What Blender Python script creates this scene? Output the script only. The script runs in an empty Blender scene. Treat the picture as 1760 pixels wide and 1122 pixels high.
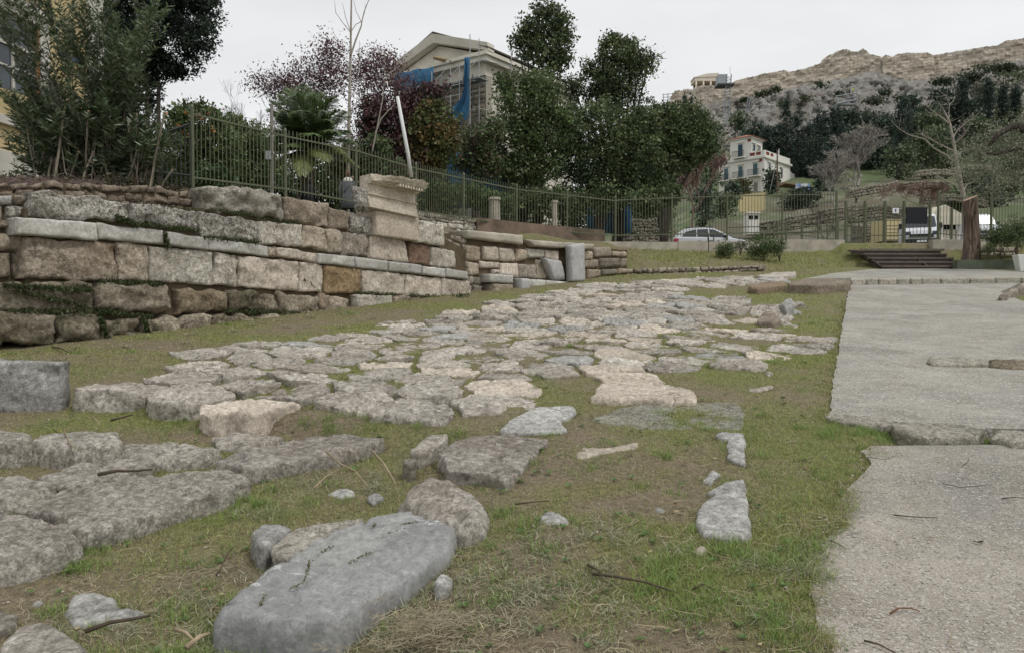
import bpy, bmesh, math, random
import numpy as np
from mathutils import Vector, Matrix

random.seed(7)
rng = np.random.default_rng(7)
S = bpy.context.scene
COL = S.collection

# ------------------------------------------------------------------ camera
F_PX = 1270.0                 # focal length in photo pixels (1760 wide)
CX, CY = 880.0, 561.0
PITCH = math.atan(31.0 / F_PX)
EYE = np.array([0.0, 0.0, 1.5])
cam_data = bpy.data.cameras.new('camera')
cam = bpy.data.objects.new('camera', cam_data)
COL.objects.link(cam)
cam_data.sensor_width = 36.0
cam_data.lens = 36.0 * F_PX / 1760.0
cam_data.clip_start = 0.05
cam_data.clip_end = 3000.0
cam.location = EYE
cam.rotation_euler = (math.pi / 2 - PITCH, 0, 0)
S.camera = cam

# ------------------------------------------------------------------ world, sun, exposure
world = bpy.data.worlds.new('World')
S.world = world
world.use_nodes = True
wn, wl = world.node_tree.nodes, world.node_tree.links
wn.clear()
SUN_EL, SUN_AZ = math.radians(58), math.radians(128)
w_out = wn.new('ShaderNodeOutputWorld')
w_bg = wn.new('ShaderNodeBackground')
w_bg.inputs['Strength'].default_value = 0.1
w_sky = wn.new('ShaderNodeTexSky')
w_sky.sky_type = 'NISHITA'
w_sky.sun_disc = False
w_sky.sun_elevation = SUN_EL
w_sky.sun_rotation = SUN_AZ
w_tc = wn.new('ShaderNodeTexCoord')
w_map = wn.new('ShaderNodeMapping')
w_map.inputs['Scale'].default_value = (1.1, 1.1, 3.2)
w_noise = wn.new('ShaderNodeTexNoise')
w_noise.inputs['Scale'].default_value = 1.7
w_noise.inputs['Detail'].default_value = 5.0
w_noise.inputs['Roughness'].default_value = 0.5
w_ramp = wn.new('ShaderNodeValToRGB')
w_ramp.color_ramp.elements[0].position = 0.3
w_ramp.color_ramp.elements[0].color = (0.66, 0.672, 0.68, 1)
w_ramp.color_ramp.elements[1].position = 0.7
w_ramp.color_ramp.elements[1].color = (0.85, 0.858, 0.862, 1)
w_mul = wn.new('ShaderNodeVectorMath'); w_mul.operation = 'SCALE'
w_mul.inputs['Scale'].default_value = 9.1
w_mix = wn.new('ShaderNodeMix'); w_mix.data_type = 'RGBA'
w_mix.inputs['Factor'].default_value = 0.965          # cloud cover in front of the clear sky
wl.new(w_tc.outputs['Generated'], w_map.inputs['Vector'])
wl.new(w_map.outputs['Vector'], w_noise.inputs['Vector'])
wl.new(w_noise.outputs['Fac'], w_ramp.inputs['Fac'])
wl.new(w_ramp.outputs['Color'], w_mul.inputs[0])
wl.new(w_sky.outputs['Color'], w_mix.inputs['A'])
wl.new(w_mul.outputs['Vector'], w_mix.inputs['B'])
wl.new(w_mix.outputs['Result'], w_bg.inputs['Color'])
wl.new(w_bg.outputs['Background'], w_out.inputs['Surface'])

sun_data = bpy.data.lights.new('sun', 'SUN')
sun = bpy.data.objects.new('sun', sun_data)
COL.objects.link(sun)
sun_data.energy = 1.5
sun_data.angle = math.radians(18)
sun_data.color = (1.0, 0.975, 0.94)
_d = Vector((math.sin(SUN_AZ) * math.cos(SUN_EL), math.cos(SUN_AZ) * math.cos(SUN_EL), math.sin(SUN_EL)))
sun.rotation_euler = (-_d).to_track_quat('-Z', 'Y').to_euler()

vs = S.view_settings
S.display_settings.display_device = 'sRGB'
vs.view_transform = 'Standard'
vs.look = 'None'
vs.exposure = 0.32
vs.gamma = 1.0
vs.use_curve_mapping = False
S.render.engine = 'CYCLES'

# ------------------------------------------------------------------ helpers: naming
def tag(o, label=None, cat=None, group=None, kind=None):
    if label: o['label'] = label
    if cat: o['category'] = cat
    if group: o['group'] = group
    if kind: o['kind'] = kind
    return o

def empty(name, loc, label, cat, group=None, rz=0.0):
    o = bpy.data.objects.new(name, None)
    COL.objects.link(o)
    o.location = loc
    o.rotation_euler = (0, 0, rz)
    o.empty_display_size = 0.2
    return tag(o, label, cat, group)

def copy_tree(o, parent=None):
    c = o.copy(); COL.objects.link(c)
    if parent is not None: c.parent = parent
    for ch in list(o.children): copy_tree(ch, c)
    return c

# ------------------------------------------------------------------ helpers: noise (numpy)
def _hash(ix, iy, iz, seed):
    n = (ix * 374761393 + iy * 668265263 + iz * 2147483647 + seed * 1274126177) & 0xffffffff
    n = ((n ^ (n >> 13)) * 1274126177) & 0xffffffff
    n = ((n ^ (n >> 16)) * 2246822519) & 0xffffffff
    return ((n ^ (n >> 15)) & 0xffff) / 65535.0

def vnoise(x, y, z=0.0, seed=0):
    x, y, z = np.broadcast_arrays(np.asarray(x, float), np.asarray(y, float), np.asarray(z, float))
    ix, iy, iz = np.floor(x).astype(np.int64), np.floor(y).astype(np.int64), np.floor(z).astype(np.int64)
    fx, fy, fz = x - ix, y - iy, z - iz
    fx, fy, fz = (f * f * f * (f * (f * 6 - 15) + 10) for f in (fx, fy, fz))
    def h(a, b, c): return _hash(ix + a, iy + b, iz + c, seed)
    def lp(a, b, t): return a + (b - a) * t
    return 2 * lp(lp(lp(h(0,0,0), h(1,0,0), fx), lp(h(0,1,0), h(1,1,0), fx), fy),
                  lp(lp(h(0,0,1), h(1,0,1), fx), lp(h(0,1,1), h(1,1,1), fx), fy), fz) - 1

def fbm(x, y, z=0.0, octaves=4, seed=0, gain=0.5):
    s, a, f, t = 0.0, 1.0, 1.0, 0.0
    for o in range(octaves):
        s = s + a * vnoise(np.asarray(x) * f + 17.1 * o, np.asarray(y) * f - 9.7 * o, np.asarray(z) * f + 3.3 * o, seed + o)
        t += a; a *= gain; f *= 2.03
    return s / t

def sstep(a, b, x):
    t = np.clip((np.asarray(x, float) - a) / (b - a), 0, 1)
    return t * t * (3 - 2 * t)

# ------------------------------------------------------------------ helpers: photo pixel -> place
def ray(px, py):
    u = (px - CX) / F_PX; v = (CY - py) / F_PX
    d = np.array([u, math.cos(PITCH) + v * math.sin(PITCH), -math.sin(PITCH) + v * math.cos(PITCH)])
    return d
def P(px, py, Y):
    d = ray(px, py)
    return EYE + d * (Y / d[1])
SLOPE = 0.107
def G(px, py, off=0.0):
    """point on the sloping site plane (raised by off) seen at a pixel"""
    d = ray(px, py)
    den = d[2] - SLOPE * d[1]
    t = (off - EYE[2]) / den
    return EYE + d * t
class Facade:
    """vertical plane through p0 along the horizontal direction dr"""
    def __init__(s, p0, dr):
        s.p0 = np.array([p0[0], p0[1], 0.0]); d = np.array([dr[0], dr[1], 0.0]); s.d = d / np.linalg.norm(d)
        s.n = np.array([s.d[1], -s.d[0], 0.0])
        if np.dot(s.n, EYE - s.p0) < 0: s.n = -s.n     # towards the camera
    def hit(s, px, py):
        r = ray(px, py)
        t = np.dot(s.p0 - np.array([EYE[0], EYE[1], 0]), s.n) / np.dot(r, s.n)
        return EYE + r * t
    def sz(s, px, py):
        h = s.hit(px, py); return float(np.dot(h - s.p0, s.d)), float(h[2])
    def at(s, a, z, out=0.0):
        p = s.p0 + s.d * a + s.n * out; return np.array([p[0], p[1], z])

# ------------------------------------------------------------------ helpers: meshes
def np_mesh(name, V, Fs, mat=None, smooth=True, col=None):
    """V (n,3); Fs (m,k) array with a fixed k; col (m,3) face colours"""
    me = bpy.data.meshes.new(name)
    V = np.asarray(V, np.float32); Fs = np.asarray(Fs, np.int32)
    m, k = Fs.shape
    me.vertices.add(len(V)); me.vertices.foreach_set('co', V.ravel())
    me.loops.add(m * k); me.loops.foreach_set('vertex_index', Fs.ravel())
    me.polygons.add(m)
    me.polygons.foreach_set('loop_start', np.arange(0, m * k, k, dtype=np.int32))
    me.polygons.foreach_set('loop_total', np.full(m, k, np.int32))
    me.update(calc_edges=True)
    me.polygons.foreach_set('use_smooth', np.full(m, smooth, bool))
    if col is not None:
        a = me.color_attributes.new('Col', 'FLOAT_COLOR', 'CORNER')
        c = np.ones((m, k, 4), np.float32); c[:, :, :3] = np.asarray(col, np.float32)[:, None, :]
        a.data.foreach_set('color', c.ravel())
    if mat: me.materials.append(mat)
    return me

def link(name, me, parent=None, loc=None):
    o = bpy.data.objects.new(name, me); COL.objects.link(o)
    if parent is not None: o.parent = parent
    if loc is not None: o.location = loc
    return o

class MB:
    """collects shapes into one mesh"""
    def __init__(s): s.v = []; s.f = []
    def add(s, vs_, fs_):
        b = len(s.v); s.v.extend([tuple(map(float, p)) for p in vs_]); s.f.extend([tuple(i + b for i in f) for f in fs_]); return s
    def box(s, a, b):
        x0, y0, z0 = a; x1, y1, z1 = b
        s.add([(x0,y0,z0),(x1,y0,z0),(x1,y1,z0),(x0,y1,z0),(x0,y0,z1),(x1,y0,z1),(x1,y1,z1),(x0,y1,z1)],
              [(0,3,2,1),(4,5,6,7),(0,1,5,4),(1,2,6,5),(2,3,7,6),(3,0,4,7)]); return s
    def hexa(s, p):   # 4 bottom, 4 top points
        s.add(p, [(0,3,2,1),(4,5,6,7),(0,1,5,4),(1,2,6,5),(2,3,7,6),(3,0,4,7)]); return s
    def tube(s, pts, rad, n=6, cap=True):
        pts = [np.array(p, float) for p in pts]
        if not hasattr(rad, '__len__'): rad = [rad] * len(pts)
        ring = []; up = np.array([0.0, 0, 1])
        for i, p in enumerate(pts):
            t = pts[min(i + 1, len(pts) - 1)] - pts[max(i - 1, 0)]
            t = t / (np.linalg.norm(t) + 1e-9)
            a = np.cross(t, up)
            if np.linalg.norm(a) < 0.1: a = np.cross(t, np.array([1.0, 0, 0]))
            a /= np.linalg.norm(a); b = np.cross(t, a)
            ring.append([p + rad[i] * (math.cos(2*math.pi*k/n) * a + math.sin(2*math.pi*k/n) * b) for k in range(n)])
        vs_ = [q for r in ring for q in r]; fs_ = []
        for i in range(len(pts) - 1):
            for k in range(n):
                fs_.append((i*n+k, i*n+(k+1)%n, (i+1)*n+(k+1)%n, (i+1)*n+k))
        if cap:
            fs_.append(tuple(range(n))[::-1]); fs_.append(tuple((len(pts)-1)*n + k for k in range(n)))
        s.add(vs_, fs_); return s
    def fbox(s, F, a0, a1, z0, z1, d0, d1):
        s.hexa([F.at(a0,z0,d0),F.at(a1,z0,d0),F.at(a1,z0,d1),F.at(a0,z0,d1),F.at(a0,z1,d0),F.at(a1,z1,d0),F.at(a1,z1,d1),F.at(a0,z1,d1)]); return s
    def prism(s, poly, vec):
        n = len(poly); vec = np.array(vec, float)
        s.add([np.array(p, float) for p in poly] + [np.array(p, float) + vec for p in poly],
              [tuple(range(n)), tuple(range(2*n-1, n-1, -1))] + [(i, i+n, (i+1)%n+n, (i+1)%n) for i in range(n)]); return s
    def build(s, name, mat, parent=None, smooth=False, origin=None, bevel=0, kind=None):
        V = np.array(s.v, float)
        if origin is None: origin = np.zeros(3)
        me = bpy.data.meshes.new(name)
        me.from_pydata((V - np.array(origin)).tolist(), [], s.f)
        bm = bmesh.new(); bm.from_mesh(me); bmesh.ops.recalc_face_normals(bm, faces=bm.faces[:])
        if bevel: bmesh.ops.bevel(bm, geom=bm.edges[:], offset=bevel, segments=2, affect='EDGES', profile=0.6)
        bm.to_mesh(me); bm.free()
        if smooth: me.polygons.foreach_set('use_smooth', [True] * len(me.polygons))
        if mat: me.materials.append(mat)
        o = link(name, me, parent)
        o.location = origin
        if kind: o['kind'] = kind
        return o

def rel(parent, p):   # world -> local of an unrotated parent
    return np.array(p) - np.array(parent.location)

# ------------------------------------------------------------------ materials
class N:
    def __init__(s, name):
        s.m = bpy.data.materials.new(name); s.m.use_nodes = True
        s.t = s.m.node_tree; s.n = s.t.nodes; s.l = s.t.links
        s.b = s.n['Principled BSDF']; s.b.inputs['Roughness'].default_value = 0.9
        s.b.inputs['Specular IOR Level'].default_value = 0.3
    def node(s, ty, **kw):
        x = s.n.new(ty)
        for k, v in kw.items():
            if k in x.inputs: x.inputs[k].default_value = v
            else: setattr(x, k, v)
        return x
    def noise(s, vec, scale, detail=5, rough=0.55, dist=0.0):
        x = s.node('ShaderNodeTexNoise', Scale=scale, Detail=detail, Roughness=rough, Distortion=dist)
        s.l.new(vec, x.inputs['Vector']); return x.outputs['Fac']
    def ramp(s, fac, p0, p1, c0=(0,0,0,1), c1=(1,1,1,1)):
        x = s.n.new('ShaderNodeValToRGB'); e = x.color_ramp.elements
        e[0].position, e[1].position = p0, p1
        e[0].color = tuple(c0)[:3] + (1,); e[1].color = tuple(c1)[:3] + (1,)
        s.l.new(fac, x.inputs['Fac']); return x.outputs['Color']
    def mix(s, fac, a, b, mode='MIX'):
        x = s.n.new('ShaderNodeMix'); x.data_type = 'RGBA'; x.blend_type = mode
        for v, k in ((fac, 'Factor'), (a, 'A'), (b, 'B')):
            if hasattr(v, 'node'): s.l.new(v, x.inputs[k])
            elif k == 'Factor': x.inputs[k].default_value = v
            else: x.inputs[k].default_value = tuple(v)[:3] + (1,)
        return x.outputs['Result']
    def math(s, op, a, b=None):
        x = s.n.new('ShaderNodeMath'); x.operation = op
        for i, v in enumerate((a, b)):
            if v is None: continue
            if hasattr(v, 'node'): s.l.new(v, x.inputs[i])
            else: x.inputs[i].default_value = v
        return x.outputs[0]
    def coords(s, per_object=False):
        tc = s.n.new('ShaderNodeTexCoord'); v = tc.outputs['Object']
        if per_object:
            oi = s.n.new('ShaderNodeObjectInfo'); s.oi = oi
            sc = s.n.new('ShaderNodeVectorMath'); sc.operation = 'SCALE'
            cx = s.n.new('ShaderNodeCombineXYZ'); s.l.new(oi.outputs['Random'], cx.inputs[0]); s.l.new(oi.outputs['Random'], cx.inputs[1]); s.l.new(oi.outputs['Random'], cx.inputs[2])
            s.l.new(cx.outputs[0], sc.inputs[0]); sc.inputs['Scale'].default_value = 137.0
            ad = s.n.new('ShaderNodeVectorMath'); s.l.new(v, ad.inputs[0]); s.l.new(sc.outputs[0], ad.inputs[1]); v = ad.outputs[0]
        return v
    def bump(s, height, strength=0.5, dist=0.02):
        b = s.n.new('ShaderNodeBump'); b.inputs['Strength'].default_value = strength; b.inputs['Distance'].default_value = dist
        s.l.new(height, b.inputs['Height']); s.l.new(b.outputs['Normal'], s.b.inputs['Normal'])
    def color(s, c):
        if hasattr(c, 'node'): s.l.new(c, s.b.inputs['Base Color'])
        else: s.b.inputs['Base Color'].default_value = tuple(c)[:3] + (1,)

def rock_mat(name, light, mid, dark, scale=3.0, bump=0.5, dist=0.02, lichen=0.35, pits=0.4, vary=0.3, tint=None, cracks=0.55, veins=0.0, grit=0.62, gain=1.0):
    n = N(name); v = n.coords(True)
    c = n.mix(n.ramp(n.noise(v, scale, 6, 0.6), 0.33, 0.67), mid, light)
    if tint is not None:
        c = n.mix(n.ramp(n.noise(v, scale * 0.6, 3, 0.5, 0.6), 0.5, 0.72), c, tint)
    c = n.mix(n.math('MULTIPLY', n.ramp(n.noise(v, scale * 0.9, 7, 0.68, 0.8), 0.46, 0.66), 0.55), c, [a * 0.45 + b * 0.55 for a, b in zip(dark, mid)])
    c = n.mix(n.math('MULTIPLY', n.ramp(n.noise(v, scale * 2.2, 7, 0.72, 0.5), 0.55, 0.64), 0.5), c, [min(1, x * 1.3) for x in light])
    c = n.mix(n.math('MULTIPLY', n.ramp(n.noise(v, scale * 5, 6, 0.7), 0.52, 0.66), lichen), c, dark)
    c = n.mix(n.math('MULTIPLY', n.ramp(n.noise(v, scale * 14, 4, 0.7), 0.5, 0.62), pits), c, dark)
    c = n.mix(n.math('MULTIPLY', n.ramp(n.noise(v, scale * 9, 3, 0.6), 0.58, 0.68), 0.35), c, [min(1, x * 1.35) for x in light])
    def line(sc, w):
        f = n.math('ABSOLUTE', n.math('SUBTRACT', n.noise(v, sc, 5, 0.6, 0.4), 0.5))
        return n.ramp(f, 0.0, w, (1,1,1), (0,0,0))
    crack = n.math('MULTIPLY', n.math('MAXIMUM', line(scale * 0.55, 0.008), line(scale * 1.9, 0.012)), n.ramp(n.noise(v, scale * 1.3, 4), 0.47, 0.58))
    c = n.mix(n.math('MULTIPLY', crack, cracks), c, [x * 0.55 for x in dark])
    c = n.mix(grit, c, n.ramp(n.noise(v, 22, 5, 0.6), 0.38, 0.62, (0.60,0.58,0.55), (1.38,1.38,1.38)), 'MULTIPLY')
    c = n.mix(grit, c, n.ramp(n.noise(v, 75, 3, 0.6), 0.36, 0.64, (0.62,0.62,0.62), (1.36,1.36,1.36)), 'MULTIPLY')
    if veins: c = n.mix(n.math('MULTIPLY', n.math('MULTIPLY', line(scale * 0.7, 0.007), n.ramp(n.noise(v, scale * 0.9, 3), 0.45, 0.55)), veins), c, (0.62, 0.62, 0.6))
    r = n.n.new('ShaderNodeMapRange'); n.l.new(n.oi.outputs['Random'], r.inputs['Value'])
    r.inputs['To Min'].default_value = gain * (1 - vary); r.inputs['To Max'].default_value = gain * (1 + vary * 0.55)
    hs = n.n.new('ShaderNodeHueSaturation'); n.l.new(c, hs.inputs['Color']); n.l.new(r.outputs[0], hs.inputs['Value'])
    n.color(hs.outputs[0])
    h = n.math('ADD', n.noise(v, scale * 4, 9, 0.72), n.math('MULTIPLY', n.noise(v, 30, 8, 0.85), 0.8))
    h = n.math('SUBTRACT', h, n.math('MULTIPLY', crack, cracks * 0.5))
    n.bump(h, min(1.0, bump * 1.25), dist * 1.7)
    return n.m

def plain(name, c, rough=0.8, spec=0.3, var=0.15, scale=3.0, metal=0.0, bump=0.0):
    n = N(name); v = n.coords()
    n.color(n.mix(n.ramp(n.noise(v, scale, 5, 0.6), 0.3, 0.7), [x * (1 - var) for x in c], [min(1, x * (1 + var)) for x in c]))
    n.b.inputs['Roughness'].default_value = rough; n.b.inputs['Specular IOR Level'].default_value = spec
    n.b.inputs['Metallic'].default_value = metal
    if bump: n.bump(n.noise(v, scale * 6, 5, 0.6), bump, 0.01)
    return n.m

def leaf_mat(name, trans=0.25, rough=0.55, spec=0.35):
    n = N(name)
    a = n.n.new('ShaderNodeVertexColor'); a.layer_name = 'Col'
    n.color(a.outputs['Color']); n.b.inputs['Roughness'].default_value = rough; n.b.inputs['Specular IOR Level'].default_value = spec
    if trans:
        t = n.n.new('ShaderNodeBsdfTranslucent'); n.l.new(a.outputs['Color'], t.inputs['Color'])
        mx = n.n.new('ShaderNodeMixShader'); mx.inputs[0].default_value = trans
        out = n.n['Material Output']
        n.l.new(n.b.outputs[0], mx.inputs[1]); n.l.new(t.outputs[0], mx.inputs[2]); n.l.new(mx.outputs[0], out.inputs['Surface'])
    return n.m

M = {}
M['pave'] = rock_mat('weathered_limestone', (0.56,0.52,0.46), (0.38,0.34,0.29), (0.09,0.082,0.065), 1.7, 0.7, 0.02, 0.5, 0.4, 0.24, tint=(0.36,0.31,0.25), cracks=0.5)
M['pave_grey'] = rock_mat('grey_limestone', (0.48,0.475,0.45), (0.33,0.325,0.305), (0.105,0.104,0.092), 1.9, 0.6, 0.02, 0.4, 0.3, 0.18, cracks=0.3)
M['blue_marble'] = rock_mat('blue_grey_marble', (0.30,0.30,0.295), (0.215,0.216,0.215), (0.09,0.09,0.085), 2.2, 0.35, 0.012, 0.25, 0.25, 0.05, tint=(0.36,0.36,0.34), cracks=0.35, veins=0.7, grit=0.28)
M['block_near'] = rock_mat('lichened_block', (0.58,0.54,0.475), (0.42,0.385,0.325), (0.13,0.12,0.10), 3.0, 0.85, 0.025, 0.4, 0.4, 0.12, cracks=0.15, grit=0.8)
M['poros'] = rock_mat('beige_poros', (0.52,0.455,0.365), (0.37,0.31,0.24), (0.12,0.09,0.06), 1.4, 0.8, 0.03, 0.5, 0.45, 0.25, tint=(0.36,0.27,0.19), gain=1.18)
M['poros_pink'] = rock_mat('pinkish_poros', (0.60,0.535,0.45), (0.45,0.39,0.32), (0.15,0.12,0.09), 1.4, 0.55, 0.025, 0.3, 0.35, 0.15, grit=0.5, gain=1.1)
M['conglom'] = rock_mat('grey_conglomerate', (0.54,0.515,0.465), (0.32,0.30,0.26), (0.05,0.048,0.04), 1.9, 1.0, 0.05, 0.8, 0.7, 0.15, cracks=0.1, grit=1.0, gain=1.4)
M['white_blk'] = rock_mat('whitish_limestone', (0.60,0.565,0.495), (0.43,0.395,0.33), (0.14,0.12,0.095), 1.7, 0.7, 0.025, 0.4, 0.5, 0.12, grit=0.65, gain=1.1)
M['marble_band'] = rock_mat('grey_marble_band', (0.50,0.49,0.45), (0.36,0.35,0.315), (0.12,0.115,0.1), 1.4, 0.3, 0.012, 0.3, 0.2, 0.15, cracks=0.12, grit=0.35)
M['orange_blk'] = rock_mat('ochre_block', (0.44,0.33,0.20), (0.31,0.215,0.115), (0.1,0.065,0.035), 1.8, 0.8, 0.03, 0.4, 0.3, 0.05)
M['red_blk'] = rock_mat('reddish_block', (0.27,0.185,0.135), (0.18,0.115,0.08), (0.08,0.05,0.035), 2.2, 0.8, 0.02, 0.4, 0.5, 0.1)
M['brown_low'] = rock_mat('brown_footing', (0.47,0.41,0.32), (0.31,0.26,0.19), (0.09,0.075,0.05), 1.6, 1.0, 0.05, 0.6, 0.5, 0.2, tint=(0.12,0.115,0.06), gain=1.25)
M['smooth_blk'] = rock_mat('smooth_beige_block', (0.49,0.43,0.35), (0.41,0.35,0.28), (0.14,0.115,0.09), 2.0, 0.25, 0.012, 0.3, 0.35, 0.03, cracks=0.05, grit=0.4)
M['cornice'] = rock_mat('carved_marble', (0.60,0.545,0.455), (0.46,0.40,0.315), (0.12,0.1,0.08), 2.5, 0.3, 0.015, 0.35, 0.2, 0.03, cracks=0.1, grit=0.35)
M['stele'] = rock_mat('pale_grey_stele', (0.42,0.42,0.415), (0.34,0.335,0.325), (0.17,0.165,0.155), 2.2, 0.3, 0.01, 0.3, 0.3, 0.05, cracks=0.05, grit=0.3)
M['rubble'] = rock_mat('fieldstone', (0.46,0.415,0.345), (0.30,0.255,0.20), (0.10,0.083,0.06), 2.4, 0.8, 0.03, 0.5, 0.4, 0.35)
M['acropolis'] = rock_mat('cliff_rock', (0.62,0.60,0.56), (0.46,0.435,0.395), (0.16,0.15,0.13), 0.10, 0.9, 1.2, 0.25, 0.2, 0.0, tint=(0.31,0.27,0.22), cracks=0.45, grit=0.3, gain=1.2)
M['coping'] = plain('worn_plaster', (0.36,0.33,0.27), 0.95, 0.2, 0.25, 2.5, bump=0.5)
M['iron'] = plain('olive_painted_iron', (0.095,0.105,0.06), 0.55, 0.4, 0.2, 4.0)
M['dark_iron'] = plain('dark_iron', (0.04,0.045,0.04), 0.6, 0.4, 0.2, 4.0)
M['white_paint'] = plain('white_paint', (0.68,0.69,0.68), 0.6, 0.3, 0.06, 6.0)
M['wood_dark'] = plain('dark_stained_wood', (0.035,0.024,0.019), 0.7, 0.4, 0.3, 5.0, bump=0.3)
M['wood_edge'] = plain('worn_plank_top', (0.14,0.115,0.09), 0.7, 0.4, 0.3, 6.0, bump=0.3)
M['bark'] = plain('brown_bark', (0.11,0.082,0.06), 0.95, 0.15, 0.35, 8.0, bump=0.8)
M['bark_pale'] = plain('pale_bark', (0.30,0.27,0.23), 0.95, 0.15, 0.25, 8.0, bump=0.5)
M['bark_dark'] = plain('dark_bark', (0.055,0.045,0.038), 0.95, 0.15, 0.3, 8.0, bump=0.5)
M['twig_purple'] = plain('purplish_twigs', (0.16,0.115,0.105), 0.95, 0.15, 0.25, 2.0)
M['cut_wood'] = plain('fresh_cut_wood', (0.48,0.34,0.2), 0.9, 0.2, 0.15, 20.0)
M['leaf'] = leaf_mat('leaves')
M['leaf_gloss'] = leaf_mat('glossy_leaves', 0.2, 0.4, 0.5)
M['blue_net'] = plain('blue_mesh_sheet', (0.03,0.11,0.20), 0.8, 0.3, 0.25, 1.5)
M['earth'] = plain('packed_earth', (0.10,0.078,0.05), 1.0, 0.1, 0.35, 4.0, bump=0.8)
# ================================================================== SITE PLAN
def site_line(pts, X):
    xs = [p[0] for p in pts]; ys = [p[1] for p in pts]
    return np.interp(X, xs, ys)
# foot of the ancient wall, then the low retaining wall and the wooden steps
WALL = [(-30,-14), (-16.0,-4.6), (-6.6,9.2), (-1.09,17.3), (0.7,20.4), (1.75,21.6), (3.7,24.3), (8.9,25.9), (12.6,28.6), (16.5,28.7), (24,28.0), (60,26)]
# street fence on the terrace
FENCE = [(-60,26), (-16,24), (-10.5,20.5), (-7.27,16.8), (-5.99,19.5), (-4.53,21.5), (-3.05,23.5), (-1.7,26.0), (0.18,28.0), (2.13,28.6), (4.14,29.5), (6.5,30.0), (8.9,30.2), (11.0,30.3), (13.2,30.3), (17.5,30.3), (30,30.0), (60,29)]
HILL_Y = [0, 32, 45, 60, 90, 120, 150, 180, 205, 240, 300, 700]
HILL_Z = [4.15, 4.15, 4.7, 8.0, 14.0, 21.0, 29.5, 40.0, 51.0, 62, 66, 66]
HILL_U = [-3, -0.3, -0.05, 0.1, 0.2, 0.3, 0.45, 3]
HILL_S = [0.02, 0.05, 0.12, 0.35, 0.7, 0.9, 1.0, 1.0]
EDGE_X = [-12, -6, -4.06, -1.93, -1.0, -0.13, 1.0]
EDGE_Y = [8.0, 7.7, 7.16, 6.13, 5.76, 5.58, 5.5]

def dip(X, Y):
    """how far the turf lies below the site plane"""
    d = 0.0
    left = sstep(0.25, -0.9, X)
    front = sstep(0.0, 0.30, np.interp(X, EDGE_X, EDGE_Y) - Y)
    d = d + 0.15 * left * front
    xe = np.interp(Y, [2.4, 2.75, 3.5, 3.75, 4.5, 5.1, 5.75, 5.9, 8, 12, 22, 28], [1.18, 1.14, 1.42, 1.72, 2.1, 2.55, 2.62, 2.52, 3.5, 5.3, 10.0, 11])
    d = d + 0.045 * sstep(-0.03, 0.22, X - xe) * sstep(26, 24, Y)
    d = d + 0.03 * sstep(1.5, 0.3, Y - np.interp(X, EDGE_X, EDGE_Y)) * left * (1 - front)
    return d

def street(X, Y):
    u = X / np.maximum(Y, 1.0)
    s = np.interp(u, HILL_U, HILL_S)
    z = np.interp(Y, HILL_Y, HILL_Z)
    return 4.15 + (z - 4.15) * np.where(Y < 45, np.maximum(s, 0.5), s + (0.5 - np.minimum(s, 0.5)) * sstep(70, 45, Y))

def ground_z(X, Y, rough=True):
    X = np.asarray(X, float); Y = np.asarray(Y, float)
    plane = SLOPE * np.minimum(Y, 60) - dip(X, Y)
    if rough:
        plane = plane + 0.018 * fbm(X * 1.3, Y * 1.3, 0, 4, 3) + 0.012 * fbm(X * 6, Y * 6, 0, 3, 5)
    yw = site_line(WALL, X); yf = site_line(FENCE, X)
    a = Y - yw - 0.45 - 0.75 * sstep(0.5, -1.6, X); b = yf - 0.3 - Y
    ztop = np.interp(X, [-8, -1.0, 0.8, 3.6, 5.0, 9.0, 11.0, 12.4, 12.7, 16.6, 17, 24], [3.0, 3.3, 3.6, 3.3, 3.0, 3.05, 3.1, 3.1, 3.1, 3.1, 3.35, 3.3])
    t = np.clip(a / np.maximum(a + b, 0.05), 0, 1)
    terr = ztop + (np.interp(X, [1.0, 2.6, 13.0, 13.4], [4.15, 3.84, 3.80, 4.15]) - ztop) * t
    st = street(X, Y)
    if rough:
        terr = terr + 0.04 * fbm(X * 2, Y * 2, 0, 4, 11)
        st = st + np.clip((Y - 48) / 60, 0, 1) * 1.4 * fbm(X * 0.12, Y * 0.12, 0, 5, 21)
    up = np.where(b < -0.3, st, np.where(b < 0, terr + (st - terr) * np.clip(-b / 0.3, 0, 1), terr))
    k = sstep(-0.12, 0.12, a)
    return np.where(Y < -5, SLOPE * Y, plane * (1 - k) + np.maximum(up, plane) * k)

# ------------------------------------------------------------------ patches of turf colour (shared by the ground and the grass)
BARE = [  # bare soil or trodden patches: px, py, radius x, radius y (metres), strength
    (480,712,0.9,0.35,1), (1180,870,0.5,0.3,0.6), (860,1110,0.6,0.22,0.8), (1330,800,0.3,0.25,0.5), (200,590,2.2,0.5,0.7),
    (1000,800,0.5,0.4,0.4), (60,735,1.2,0.25,0.8), (1190,800,0.7,0.5,0.5), (60,1020,0.5,0.2,0.7), (420,930,0.35,0.3,0.5)]
def turf(X, Y):
    """0..1 greenness and 0..1 bareness"""
    g = 0.55 + 0.95 * fbm(X * 0.9 + 3, Y * 0.9, 0, 4, 31) + 0.35 * fbm(X * 4, Y * 4, 0, 3, 37)
    u = X / np.maximum(Y, 0.5)
    g = g + 0.30 * sstep(0.27, 0.36, u) * sstep(0.47, 0.43, u)
    g = g - 0.12 * sstep(5, 2.5, Y)
    bare = 0.35 * sstep(0.05, 0.55, fbm(X * 1.5 - 8, Y * 1.5, 0, 4, 41))
    for px, py, rx, ry, s in BARE:
        c = G(px, py)
        r = np.sqrt(((X - c[0]) / rx) ** 2 + ((Y - c[1]) / ry) ** 2) + 0.5 * fbm(X * 3, Y * 3, 0, 3, 43)
        bare = np.maximum(bare, s * sstep(1.15, 0.6, r))
    return np.clip(g, 0, 1), np.clip(bare, 0, 1)

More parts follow.
